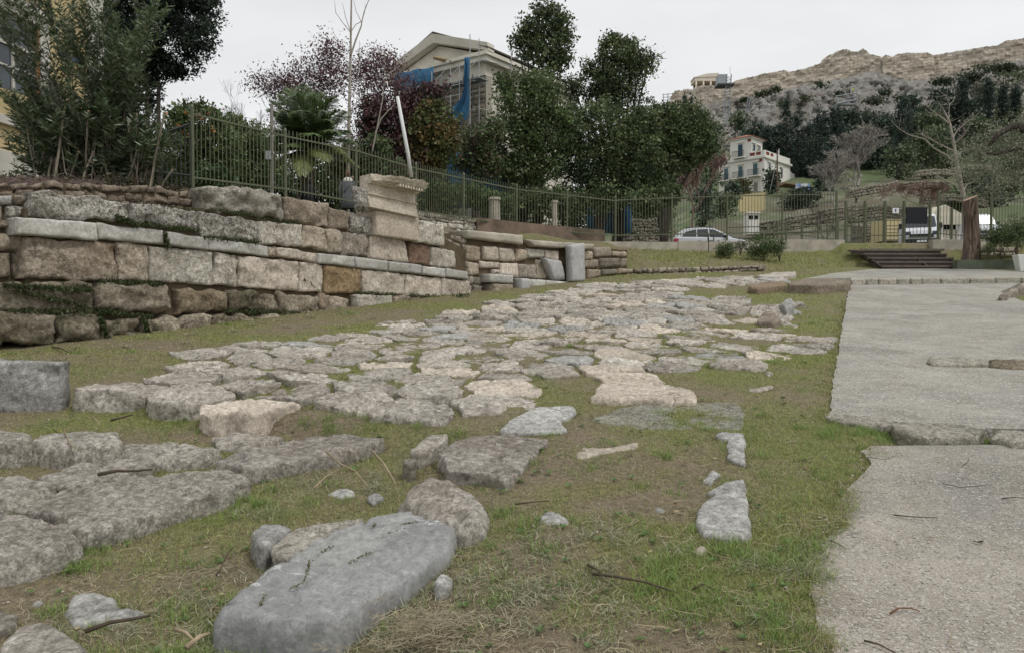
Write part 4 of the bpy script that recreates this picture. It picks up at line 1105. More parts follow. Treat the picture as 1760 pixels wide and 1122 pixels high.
M['green_wall'] = plain('algae_stained_concrete', (0.10,0.115,0.085), 0.95, 0.2, 0.35, 2.0, bump=0.4)
right_kerb()

# ================================================================== WOODEN STEPS
def steps():
    Y0, Y1 = 29.2, 27.7
    e = empty('wooden_steps', P(1575, 461, 28.2), 'five dark open wooden steps leading up from the slab to the gate', 'steps')
    T = [(1462, 1618, 429.5), (1486, 1628, 436), (1496, 1640, 443), (1506, 1652, 450), (1516, 1662, 457)]
    for k, (xa, xb, y) in enumerate(T):
        Y = Y0 + (Y1 - Y0) * k / 4
        a = P(xa, y, Y); b = P(xb, y, Y)
        for j, (o0, o1) in enumerate(((0.0, 0.15), (0.165, 0.31))):
            mb = MB().box((a[0], a[1] + o0, a[2] - 0.05), (b[0], a[1] + o1, a[2]))
            o = mb.build('tread', M['wood_edge'], e, origin=(0, 0, 0), bevel=0.006); o.location = rel(e, (0, 0, 0))
        mb = MB().box((a[0] + 0.02, a[1] + 0.012, a[2] - 0.17), (b[0] - 0.02, a[1] + 0.045, a[2] - 0.052))
        o = mb.build('riser', M['wood_dark'], e, origin=(0, 0, 0)); o.location = rel(e, (0, 0, 0))
    # landing boards behind the top step
    a = P(1480, 428, 29.6); b = P(1622, 428, 29.6)
    for j in range(5):
        mb = MB().box((a[0], 29.55 + j * 0.2, a[2] - 0.05), (b[0], 29.74 + j * 0.2, a[2])); o = mb.build('landing_board', M['wood_edge'], e, origin=(0, 0, 0)); o.location = rel(e, (0, 0, 0))
    # stringers
    for x0, x1 in ((1480, 1512), (1560, 1592), (1606, 1655)):
        p = P(x0, 435, Y0 + .1); q = P(x1, 461, Y1 + .1)
        mb = MB().prism([(p[0], p[1], p[2] + .02), (p[0], p[1], p[2] - .2), (q[0], q[1], q[2] - .06), (q[0], q[1], q[2] + .1)], (0.06, 0.0, 0))
        o = mb.build('stringer', M['wood_dark'], e, origin=(0, 0, 0)); o.location = rel(e, (0, 0, 0))
steps()

# ================================================================== STREET FENCE
def street_fence():
    F_px = [(330,186,328,16.8), (490,226,344,19.5), (612,252,366,21.5), (715,283,378,23.5), (797,301,388,26.0), (888,320,402,28.0), (975,330,412,28.9), (1058,340,417,29.6), (1155,336,416,30.0), (1250,333,414,30.3), (1345,331,413,30.4), (1438,330,425,30.5)]
    e = empty('street_fence', (0.5, 28.2, 4.0), 'long olive iron railing along the street above the old walls, ending at the gate', 'fence')
    posts = []
    pm = None; km = None; n_pick = 0
    for (x, yt, yb, Y) in F_px: posts.append((P(x, yt, Y), P(x, yb, Y)))
    pr = MB().tube([(0,0,0),(0,0,1)], 1.0, 8);
    me_post = pr.build('tmp', M['iron']); mesh_post = me_post.data; bpy.data.objects.remove(me_post)
    pr = MB().tube([(0,0,0),(0,0,1)], 1.0, 5); t = pr.build('tmp', M['iron']); mesh_pick = t.data; bpy.data.objects.remove(t)
    mb = MB().add([(0.9*math.cos(a)*math.cos(b), 0.9*math.sin(a)*math.cos(b), math.sin(b)) for b in (0.0, 0.6, 1.1) for a in [k*math.pi/4 for k in range(8)]] + [(0,0,1)],
                  [(j*8+k, j*8+(k+1)%8, (j+1)*8+(k+1)%8, (j+1)*8+k) for j in range(2) for k in range(8)] + [(16+k, 16+(k+1)%8, 24) for k in range(8)])
    t = mb.build('tmp', M['iron'], smooth=True); mesh_cap = t.data; bpy.data.objects.remove(t)
    for i, (tp, bt) in enumerate(posts):
        R = 0.042 if i < 11 else 0.05
        o = link('post', mesh_post, e, rel(e, (tp[0], tp[1], bt[2]))); o.scale = (R, R, tp[2] - bt[2])
        c = link('finial', mesh_cap, o); c.location = (0, 0, 1.0); c.scale = (1.25, 1.25, 0.05)
    for i in range(len(posts) - 1):
        (t0, b0), (t1, b1) = posts[i], posts[i + 1]
        H0, H1 = t0[2] - b0[2], t1[2] - b1[2]
        r0 = t0[2] - 0.16 * H0; r1 = t1[2] - 0.19 * H1
        if i >= 7: r0 = t0[2] - 0.11; r1 = t1[2] - 0.11;
        if i < 7: r0, r1 = t0[2] - 0.13, t1[2] - 0.13
        q0, q1 = b0[2] + 0.16 * min(H0, 1.9), b1[2] + 0.16 * min(H1, 1.9)
        for za, zb_ in ((r0, r1), (q0, q1)):
            d = np.array([t1[0] - t0[0], t1[1] - t0[1]]); d /= np.linalg.norm(d); nn = np.array([d[1], -d[0], 0]) * 0.02
            A = np.array([t0[0], t0[1], za]); B = np.array([t1[0], t1[1], zb_])
            mb = MB().hexa([A - nn - (0,0,.02), B - nn - (0,0,.02), B + nn - (0,0,.02), A + nn - (0,0,.02), A - nn + (0,0,.02), B - nn + (0,0,.02), B + nn + (0,0,.02), A + nn + (0,0,.02)])
            o = mb.build('rail', M['iron'], e, origin=A); o.location = rel(e, A)
        L = math.hypot(t1[0] - t0[0], t1[1] - t0[1]); n = max(4, int(round(L / 0.125)))
        ext = 0.17 if i < 7 else 0.14
        for k in range(1, n):
            f = k / n; x = t0[0] + (t1[0] - t0[0]) * f; y = t0[1] + (t1[1] - t0[1]) * f
            zt = r0 + (r1 - r0) * f + ext; zb_ = q0 + (q1 - q0) * f - 0.1
            if n_pick >= 300: continue
            o = link('picket', mesh_pick, e, rel(e, (x, y, zb_))); o.scale = (0.011, 0.011, zt - zb_); n_pick += 1
    print('pickets', n_pick)
    return e, mesh_post, mesh_pick
fence, MP, MK = street_fence()

def gate():
    """gate screens right of the long railing"""
    Y = 30.4
    e = empty('site_gate', P(1530, 425, Y), 'tall barred entrance gate above the wooden steps, one leaf carrying a black board', 'gate')
    def post(x, yt, yb, r=0.045, Yp=Y):
        a, b = P(x, yb, Yp), P(x, yt, Yp); o = link('gate_post', MP, e, rel(e, a)); o.scale = (r, r, b[2] - a[2])
    def rail(x0, x1, y, Yp=Y, r=0.02):
        a, b = P(x0, y, Yp), P(x1, y, Yp); mb = MB().box((a[0], Yp - r, a[2] - r), (b[0], Yp + r, a[2] + r)); o = mb.build('gate_rail', M['iron'], e, origin=a); o.location = rel(e, a)
    def bars(x0, x1, yt, yb, n, Yp=Y):
        for k in range(n):
            x = x0 + (x1 - x0) * (k + .5) / n; a, b = P(x, yb, Yp), P(x, yt, Yp)
            o = link('gate_bar', MK, e, rel(e, a)); o.scale = (0.011, 0.011, b[2] - a[2])
    for x in (1453, 1486, 1520, 1553, 1598): post(x, 346, 425, 0.055)
    for x0, x1, n in ((1453, 1486, 5), (1486, 1520, 5), (1520, 1553, 5), (1553, 1598, 7)):
        rail(x0, x1, 357); rail(x0, x1, 379); rail(x0, x1, 405 if x0 < 1550 else 408); rail(x0, x1, 422)
        bars(x0, x1, 351, 424, n)
    for x in (1463, 1476): post(x, 373, 425, 0.03)
    # black board
    a, b = P(1557, 385, Y - 0.06), P(1594, 357, Y - 0.06)
    mb = MB().box((a[0], a[1] - 0.02, a[2]), (b[0], a[1] + 0.02, b[2])); o = mb.build('black_board', M['black'], e, origin=a, bevel=0.005); o.location = rel(e, a)
    # small blue-white notice
    a, b = P(1534, 367, Y - 0.06), P(1545, 358, Y - 0.06)
    mb = MB().box((a[0], a[1] - 0.01, a[2]), (b[0], a[1] + 0.01, b[2])); o = mb.build('notice', M['white_paint'], e, origin=a); o.location = rel(e, a)
    m = (a[0] + b[0]) / 2
    mb = MB().box((m - .03, a[1] - 0.014, a[2] + .05), (m + .02, a[1] - 0.011, b[2] - .04)); n_ = bpy.data.objects[o.name]
    q = mb.build('notice_mark', M['blue_sign'], o, origin=a)
    q.location = (0, 0, 0)
M['black'] = plain('matt_black_board', (0.012,0.013,0.018), 0.7, 0.3, 0.1)
M['blue_sign'] = plain('dark_blue_enamel', (0.02,0.035,0.16), 0.4, 0.5, 0.1)
gate()
def right_fence():
    e = empty('side_fence', P(1680, 412, 30.2), 'olive iron railing right of the gate, running behind the cut trunk', 'fence')
    F_px = [(1612, 328, 412, 30.3), (1703, 331, 420, 29.8), (1790, 331, 425, 29.4)]
    ps = []
    for x, yt, yb, Y in F_px:
        a, b = P(x, yb, Y), P(x, yt, Y); o = link('post', MP, e, rel(e, a)); o.scale = (0.05, 0.05, b[2] - a[2]); ps.append((b, a))
    a, b = P(1635, 412, 29.9), P(1635, 358, 29.9); o = link('post', MP, e, rel(e, a)); o.scale = (0.045, 0.045, b[2] - a[2])
    for (t0, b0), (t1, b1) in zip(ps[:-1], ps[1:]):
        for za, zb_ in ((t0[2] - .25, t1[2] - .25), (b0[2] + .25, b1[2] + .25)):
            A = np.array([t0[0], t0[1], za]); B = np.array([t1[0], t1[1], zb_]); mb = MB().tube([A, B], 0.022, 4); o = mb.build('rail', M['iron'], e, origin=A); o.location = rel(e, A)
        n = 17
        for k in range(1, n):
            f = k / n; x = t0[0] + (t1[0] - t0[0]) * f; y = t0[1] + (t1[1] - t0[1]) * f; z0 = b0[2] + (b1[2] - b0[2]) * f + .1; z1 = t0[2] + (t1[2] - t0[2]) * f - .1
            o = link('picket', MK, e, rel(e, (x, y, z0))); o.scale = (0.011, 0.011, z1 - z0)
right_fence()
def lower_street_railing():
    """short guard rail in front of the hillside beyond the road"""
    e = empty('road_guard_rail', P(1400, 410, 46), 'low iron guard railing across the street, beyond the white car', 'railing')
    Y = 46
    for x in (1330, 1336, 1351, 1378, 1406, 1422, 1440):
        a, b = P(x, 415, Y), P(x, 380, Y); o = link('post', MP, e, rel(e, a)); o.scale = (0.06, 0.06, b[2] - a[2])
    for y in (388, 398):
        a, b = P(1250, y + 3, Y), P(1440, y, Y); mb = MB().tube([a, b], 0.035, 4); o = mb.build('rail', M['iron'], e, origin=a); o.location = rel(e, a)
lower_street_railing()
def dark_side_gate():
    e = empty('dark_side_gate', P(300, 320, 16.0), 'dark iron gate between the oleander and the first fence post', 'gate')
    A = P(263, 318, 16.6); B = P(327, 325, 16.75)
    tA = P(263, 236, 16.6)[2]; tB = P(327, 214, 16.75)[2]
    for (z0, z1, r) in ((tA, tB, 0.03), (A[2] + .3, B[2] + .3, 0.02)):
        mb = MB().tube([(A[0], A[1], z0), (B[0], B[1], z1)], r, 5); o = mb.build('rail', M['dark_iron'], e, origin=A); o.location = rel(e, A)
    for k in range(9):
        f = k / 8; x = A[0] + (B[0] - A[0]) * f; y = A[1] + (B[1] - A[1]) * f
        zt = tA + (tB - tA) * f
        o = link('picket', MK, e, rel(e, (x, y, A[2]))); o.scale = (0.016, 0.016, zt - A[2])
        o.material_slots[0].link = 'OBJECT'; o.material_slots[0].material = M['dark_iron']
    mb = MB().tube([P(270, 300, 16.5), P(305, 255, 16.6)], 0.012, 4); o = mb.build('brace', M['dark_iron'], e, origin=A); o.location = rel(e, A)
dark_side_gate()
# ================================================================== VEGETATION
def unit(v): return v / (np.linalg.norm(v, axis=-1, keepdims=True) + 1e-9)
def leaf_quads(C, D, Nn, L, W):
    """C centres, D long axes, Nn rough normals; rhombus leaves"""
    D = unit(D); B = unit(np.cross(D, Nn));
    L = np.broadcast_to(np.asarray(L, float), len(C))[:, None]; W = np.broadcast_to(np.asarray(W, float), len(C))[:, None]
    V = np.stack([C - D * L * .5, C + B * W * .5 - D * L * .05, C + D * L * .5, C - B * W * .5 - D * L * .05], 1)
    return V.reshape(-1, 3), np.arange(len(C) * 4).reshape(-1, 4)

def crown(name, parent, blobs, n, size, cols, mat='leaf', clump=0.35, aspect=0.6, seed=0, hollow=0.45, up=0.3, per=26, org=(0, 0, 0), vary=0.35):
    """leaves in clumps spread through ellipsoids. blobs: (centre xyz, radii xyz, weight)"""
    r = np.random.default_rng(seed)
    wts = np.array([b[2] for b in blobs], float); wts /= wts.sum()
    nc = max(1, n // per); cs = []; out = []
    cnt = r.multinomial(nc, wts)
    for (c, rad, w), k in zip(blobs, cnt):
        if k == 0: continue
        d = unit(r.normal(size=(k, 3))); f = hollow + (1 - hollow) * r.random((k, 1)) ** 0.6
        lump = 1 + 0.22 * fbm(d[:, 0] * 2.3 + seed, d[:, 1] * 2.3, d[:, 2] * 2.3, 3, seed)[:, None]
        cs.append(np.array(c) + d * f * np.array(rad) * lump); out.append(d)
    cs = np.vstack(cs); out = np.vstack(out); k = len(cs)
    csz = clump * (0.55 + 0.9 * r.random((k, 1, 1)))
    off = np.clip(r.normal(size=(k, per, 3)), -1.7, 1.7) * 0.5 * csz * np.array([1, 1, 0.7])
    C = (cs[:, None, :] + off).reshape(-1, 3)
    D = unit(r.normal(size=(k, per, 3)) + out[:, None, :] * 0.6 + np.array([0, 0, up * .5])).reshape(-1, 3)
    Nn = unit(r.normal(size=(len(C), 3)) + np.array([0, 0, 0.8]))
    L = size * (0.6 + 0.8 * r.random(len(C)))
    V, Fq = leaf_quads(C, D, Nn, L, L * aspect)
    cols = np.array(cols); ci = r.integers(0, len(cols), k)
    cc = cols[ci][:, None, :] * (1 - vary + 2 * vary * r.random((k, 1, 1))) * (0.75 + 0.5 * r.random((k, per, 1)))
    me = np_mesh(name, V - np.array(org), Fq, M[mat], False, cc.reshape(-1, 3))
    o = link(name, me, parent)
    return o

def limbs(name, parent, start, direction, length, radius, mat, depth=4, seed=0, spread=0.6, org=(0,0,0), kids=(2, 3), gravity=0.0, shrink=0.72, sides=5, wig=0.15, first=None, up=0.15, rmin=0.0, fit=None):
    r = random.Random(seed); mb = MB(); tips = []
    def grow(p, d, L, R, k):
        pts = [p]; rad = [R]; n = 4 if k > 0 else 3
        q = p.copy(); dd = d.copy()
        for i in range(n):
            dd = dd + np.array([r.uniform(-wig, wig), r.uniform(-wig, wig), r.uniform(-wig, wig) + up * 0.3 - gravity * 0.2]); dd /= np.linalg.norm(dd)
            q = q + dd * L / n; pts.append(q.copy()); rad.append(max(rmin, R * (1 - 0.42 * (i + 1) / n)))
        mb.tube(pts, rad, sides if k > 1 else 4 if R > 0.015 else 3, cap=False)
        if k == 0: tips.append(q); return
        for j in range(r.randint(*kids)):
            f = r.choice([2, 3, 4, 4]) if j else 4
            s = pts[min(f, n)]
            nd = dd + np.array([r.uniform(-1, 1), r.uniform(-1, 1), r.uniform(-0.5, 0.8) + up]) * spread
            nd /= np.linalg.norm(nd)
            grow(s.copy(), nd, L * shrink * r.uniform(0.75, 1.15), rad[min(f, n)] * 0.75, k - 1)
    grow(np.array(start, float) - np.array(org), np.array(direction, float) / np.linalg.norm(direction), length, radius, depth)
    if fit:
        v = np.array(mb.v); b0 = np.array(start, float) - np.array(org); v = v - b0
        h = np.percentile(v[:, 2], 99); w = np.percentile(np.abs(v[:, 0] - v[:, 0].mean()), 97); sx = fit[0] / w
        v[:, 2] *= fit[1] / h; v[:, 0] = v[:, 0] * sx; v[:, 1] *= fit[0] / max(np.percentile(np.abs(v[:, 1]), 97), .1)
        t = np.clip(v[:, 2] / fit[1], 0, 1) ** .7; v[:, 0] -= (v[:, 0].mean()) * t
        mb.v = (v + b0).tolist()
    o = mb.build(name, M[mat], parent, smooth=True)
    o.location = (0, 0, 0)
    return o, [t + np.array(org) for t in tips]

GREEN_D = [(0.075,0.108,0.045),(0.10,0.135,0.055),(0.055,0.082,0.038),(0.145,0.175,0.08)]
GREEN_M = [(0.09,0.135,0.048),(0.115,0.16,0.06),(0.075,0.11,0.045)]
OLIVE = [(0.19,0.21,0.135),(0.25,0.265,0.185),(0.13,0.15,0.09),(0.32,0.33,0.25)]
CYP = [(0.026,0.040,0.028),(0.036,0.052,0.034),(0.02,0.03,0.024)]
PLUM = [(0.13,0.07,0.08),(0.165,0.09,0.09),(0.095,0.05,0.06),(0.21,0.13,0.125)]

def gz(x, y): return float(ground_z(np.array([x]), np.array([y]), False)[0])

def blob_px(px, py, Y, wx, hy, depth=None, w=None):
    c = P(px, py, Y); rx = wx / F_PX * Y; rz = hy / F_PX * Y; ry = depth if depth else min(rx, rz) * 0.9
    return (c, (rx, ry, rz), w if w else rx * rz)

# ------------------------------------------------------------------ oleander at the left, in front of the yellow house
def oleander():
    Y = 14.6
    base = P(165, 318, Y); base[2] = 3.05
    e = empty('oleander', base, 'large oleander bush with many pruned grey stems, between the yellow house and the iron gate', 'shrub')
    r = random.Random(3); st = MB(); cuts = []; LC = []; LD = []; lcol = []
    targets = [(-30,60),(0,20),(20,120),(50,40),(75,-30),(100,-50),(130,-60),(150,0),(170,-40),(185,40),(60,150),(30,190),(15,165),(45,215),(100,90),(125,110),(150,100),(170,130),(205,80),(215,150),(235,185),(258,205),(255,255),(285,245),(270,285),(240,290),(200,200),(80,180),(110,200),(40,270),(20,240),(140,200),(300,262),(225,255),(30,235),(50,285),(85,215),(110,150),(145,165),(185,215),(205,255),(230,230),(260,240),(275,265),(240,60),(265,15),(185,170),(215,220),(170,245),(130,250),(90,240),(75,90),(160,60),(120,30),(60,-20),(10,-30),(40,180),(70,210),(100,230),(130,215),(160,235),(190,200),(215,180),(240,215),(60,260),(100,270),(135,280),(180,270),(220,275),(250,255),(170,180),(90,160),(190,110),(230,120),(30,300),(95,295),(150,290),(205,300),(65,250)]
    for k, (tx, ty) in enumerate([t for t in targets * 4 if not (60 < t[0] < 185 and t[1] < 125 and (t[0] * 7 + t[1]) % 3) and not (t[0] <= 75 and t[1] < 170 and (t[0] + t[1]) % 4)] ):
        tx += r.uniform(-16, 16); ty += r.uniform(-22, 16)
        bx = 165 + (tx - 150) * 0.38 + r.uniform(-35, 35); bx = min(max(bx, 70), 272)
        Yb = Y + r.uniform(-0.5, 0.6); Yt = Y + r.uniform(-1.1, 1.0)
        a = P(bx, 318, Yb); a[2] = gz(a[0], a[1]) - .02; b = P(tx, ty, Yt)
        L = np.linalg.norm(b - a)
        m = (a + b) / 2 + np.array([(a[0] - b[0]) * 0.22 + r.uniform(-.12, .12), 0, 0.10 * L])
        n = 9; pts = [(1-t)**2 * a + 2*(1-t)*t * m + t*t * b for t in np.linspace(0, 1, n)]
        R0 = r.uniform(0.006, 0.016)
        st.tube(pts, [R0 * (1 - 0.75 * i / (n - 1)) for i in range(n)], 5, cap=False)
        # side shoots and leaves on the upper half
        shoots = [(pts, 0.42)]
        for j in range(3):
            i0 = r.randint(4, 7); p0 = pts[i0]; dv = (pts[i0 + 1] - pts[i0]); dv = dv / np.linalg.norm(dv) + np.array([r.uniform(-.8, .8), r.uniform(-.8, .8), r.uniform(-.1, .6)])
            dv /= np.linalg.norm(dv); Ls = L * r.uniform(.14, .3); sp = [p0 + dv * Ls * t + np.array([0, 0, 0.1 * Ls * t * t]) for t in np.linspace(0, 1, 5)]
            st.tube(sp, [R0 * .4 * (1 - .7 * t) for t in np.linspace(0, 1, 5)], 4, cap=False); shoots.append((sp, 0.1))
        shade = r.uniform(0.7, 1.25)
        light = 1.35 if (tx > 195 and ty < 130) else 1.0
        for sp, t0 in shoots:
            sp = np.array(sp); seg = np.linalg.norm(np.diff(sp, axis=0), axis=1).sum()
            nn = int(seg * (1 - t0) / 0.040)
            for i in range(nn):
                t = t0 + (1 - t0) * (i + r.random()) / max(nn, 1)
                if r.random() < 0.25 and t < 0.6: continue
                f = t * (len(sp) - 1); i0 = min(int(f), len(sp) - 2); p = sp[i0] + (sp[i0+1] - sp[i0]) * (f - i0); d = sp[i0+1] - sp[i0]; d = d / np.linalg.norm(d)
                for w in range(3):
                    ang = r.uniform(0, 6.283); sd = np.array([math.cos(ang), math.sin(ang), r.uniform(-.25, .35)])
                    D = d * 0.55 + sd * 0.85; LL = r.uniform(.10, .18)
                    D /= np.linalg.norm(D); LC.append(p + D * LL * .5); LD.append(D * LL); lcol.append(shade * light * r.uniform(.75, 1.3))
    # pruned stubs with pale cut ends
    for k in range(40):
        bx = r.uniform(60, 270); a = P(bx, 318, Y - r.uniform(.2, .9)); a[2] = gz(a[0], a[1]) - .02
        b = P(bx + r.uniform(-28, 28), r.uniform(190, 300), Y - r.uniform(.2, .9)); R0 = r.uniform(.010, .024)
        st.tube([a, (a + b) / 2 + np.array([r.uniform(-.05, .05), 0, 0]), b], [R0 * 1.15, R0, R0 * .9], 6, cap=False); cuts.append((a, b, R0))
    o = st.build('stems', M['bark_olea'], e, smooth=True); o.location = rel(e, (0, 0, 0))
    for a, b, R0 in cuts:
        d = (b - a) / np.linalg.norm(b - a); m = MB().tube([b - d * .004, b + d * .006], R0 * 1.1, 7); q = m.build('cut_end', M['cut_wood'], e); q.location = rel(e, (0, 0, 0))
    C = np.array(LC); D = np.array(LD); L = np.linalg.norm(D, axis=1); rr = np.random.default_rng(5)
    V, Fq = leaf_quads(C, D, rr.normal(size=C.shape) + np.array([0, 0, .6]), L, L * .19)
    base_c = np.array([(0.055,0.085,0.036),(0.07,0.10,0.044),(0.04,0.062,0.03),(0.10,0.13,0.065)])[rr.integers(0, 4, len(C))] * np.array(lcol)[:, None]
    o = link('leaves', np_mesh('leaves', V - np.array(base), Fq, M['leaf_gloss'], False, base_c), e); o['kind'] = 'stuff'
    print('oleander leaves', len(C))
M['bark_olea'] = plain('grey_green_stems', (0.21,0.185,0.14), 0.9, 0.2, 0.3, 6.0)
oleander()
def terrace_weeds():
    for k, (x, y, Y, w, h, lb) in enumerate([(20,300,13.2,40,16,'low dark weeds at the left edge above the wall'),(110,308,13.6,46,12,'low weeds at the foot of the oleander, left of its stems'),(210,312,13.8,44,12,'low weeds at the foot of the oleander, beside the iron gate'),(290,316,14.6,30,10,'low weeds under the dark iron gate')]):
        c = P(x, y, Y); b = np.array([c[0], c[1], gz(c[0], c[1])]); c[2] = b[2] + .08
        e = empty('weed_patch', b, lb, 'weeds'); crown('leaves', e, [(c, (w / F_PX * Y, .5, .16), 1)], 1500, .07, [(0.05,0.065,0.03),(0.09,0.08,0.05),(0.12,0.09,0.06)], clump=.14, per=10, seed=700 + k, hollow=0, org=b, aspect=.3)
def litter_bed():
    r = random.Random(8); mb = MB()
    for k in range(1300):
        p = P(r.uniform(-60, 350), r.uniform(300, 322), r.uniform(11.2, 14.6)); p[2] = gz(p[0], p[1]) + r.uniform(0, .14)
        a = r.uniform(0, 6.28); L = r.uniform(.08, .4); d = np.array([math.cos(a), math.sin(a), r.uniform(-.2, .6)]) * L
        mb.tube([p - d / 2, p + np.array([r.uniform(-.03, .03), 0, .02]), p + d / 2], r.uniform(.002, .006), 3, cap=False)
    o = mb.build('dead_twigs', M['twig_purple']); tag(o, 'tangle of dead twigs and prunings on the wall top under the oleander', 'twigs', kind='stuff')
litter_bed()
terrace_weeds()

# ------------------------------------------------------------------ big dark cypress behind the yellow house
def big_cypress():
    base = P(255, 300, 27); base[2] = 4.2
    e = empty('cypress_tree', base, 'huge dark broad cypress rising out of the picture behind the oleander', 'tree')
    Y = 27
    bl = [blob_px(x, y, Y + dy, w, h) for x, y, w, h, dy in
          [(225,-60,120,110,0),(300,-20,75,80,.5),(330,25,52,50,0),(345,60,30,30,-.5),(255,50,80,75,.5),(300,90,55,38,0),(270,118,42,26,.3),(225,80,60,60,0),(240,-140,110,80,0),(330,-40,50,60,0),(205,0,60,90,-1),(300,118,30,16,0),(340,90,26,20,0),(225,130,44,30,0),(235,160,50,30,.3),(205,170,40,40,0)]]
    crown('crown', e, bl, 70000, 0.13, CYP, clump=0.30, aspect=0.45, seed=12, hollow=0.55, org=base, per=40)
    mb = MB();
    for dx in (0, .35, .65):
        mb.tube([base + (dx - .3, 0, -.3), base + (dx * 1.2 - .4, 0, 2.2), base + (dx * 1.4 - .5, 0, 5.5)], [.11, .09, .06], 7)
    o = mb.build('trunk', M['bark_dark'], e, smooth=True); o.location = rel(e, (0, 0, 0))
big_cypress()

def leafy_tree(name, label, cat, basepx, Y, blobs, n, size, cols, trunk_r=0.15, mat='leaf', group=None, seed=0, clump=0.4, aspect=0.6, hollow=0.4, per=26, bark='bark_dark', zbase=None, branches=True, vary=.35, tips_at=None):
    base = P(basepx, 400, Y); base[2] = zbase if zbase is not None else gz(base[0], base[1])
    e = empty(name, base, label, cat, group)
    bl = [blob_px(x, y, Y + dy, w, h) for x, y, w, h, dy in blobs]
    crown('crown', e, bl, n, size, cols, mat, clump, aspect, seed, hollow, org=base, per=per, vary=vary)
    mb = MB(); r = random.Random(seed)
    top = max(bl, key=lambda b: b[0][2])[0]
    for c, rad, w in (bl if branches else [bl[0]]):
        c = np.array(c); f = r.uniform(.25, .5)
        fork = base + (c - base) * f; fork[0] = base[0] + (c[0] - base[0]) * f * .4
        mb.tube([base + (0, 0, -.2), fork, (fork + c) / 2 + (r.uniform(-.1, .1), 0, .1), c + (0, 0, rad[2] * .4)], [trunk_r, trunk_r * .6, trunk_r * .35, trunk_r * .12], 6, cap=False)
        for _ in range(7 if branches else 0):
            q = c + np.array([r.gauss(0, 1) * rad[0], r.gauss(0, 1) * rad[1], r.gauss(.3, 1) * rad[2]]) * .5; mb.tube([c - (0, 0, rad[2] * .3), (c + q) / 2 + (0, 0, .05), q], [trunk_r * .22, trunk_r * .14, trunk_r * .05], 4, cap=False)
    o = mb.build('trunk', M[bark], e, smooth=True); o.location = rel(e, (0, 0, 0))
    return e

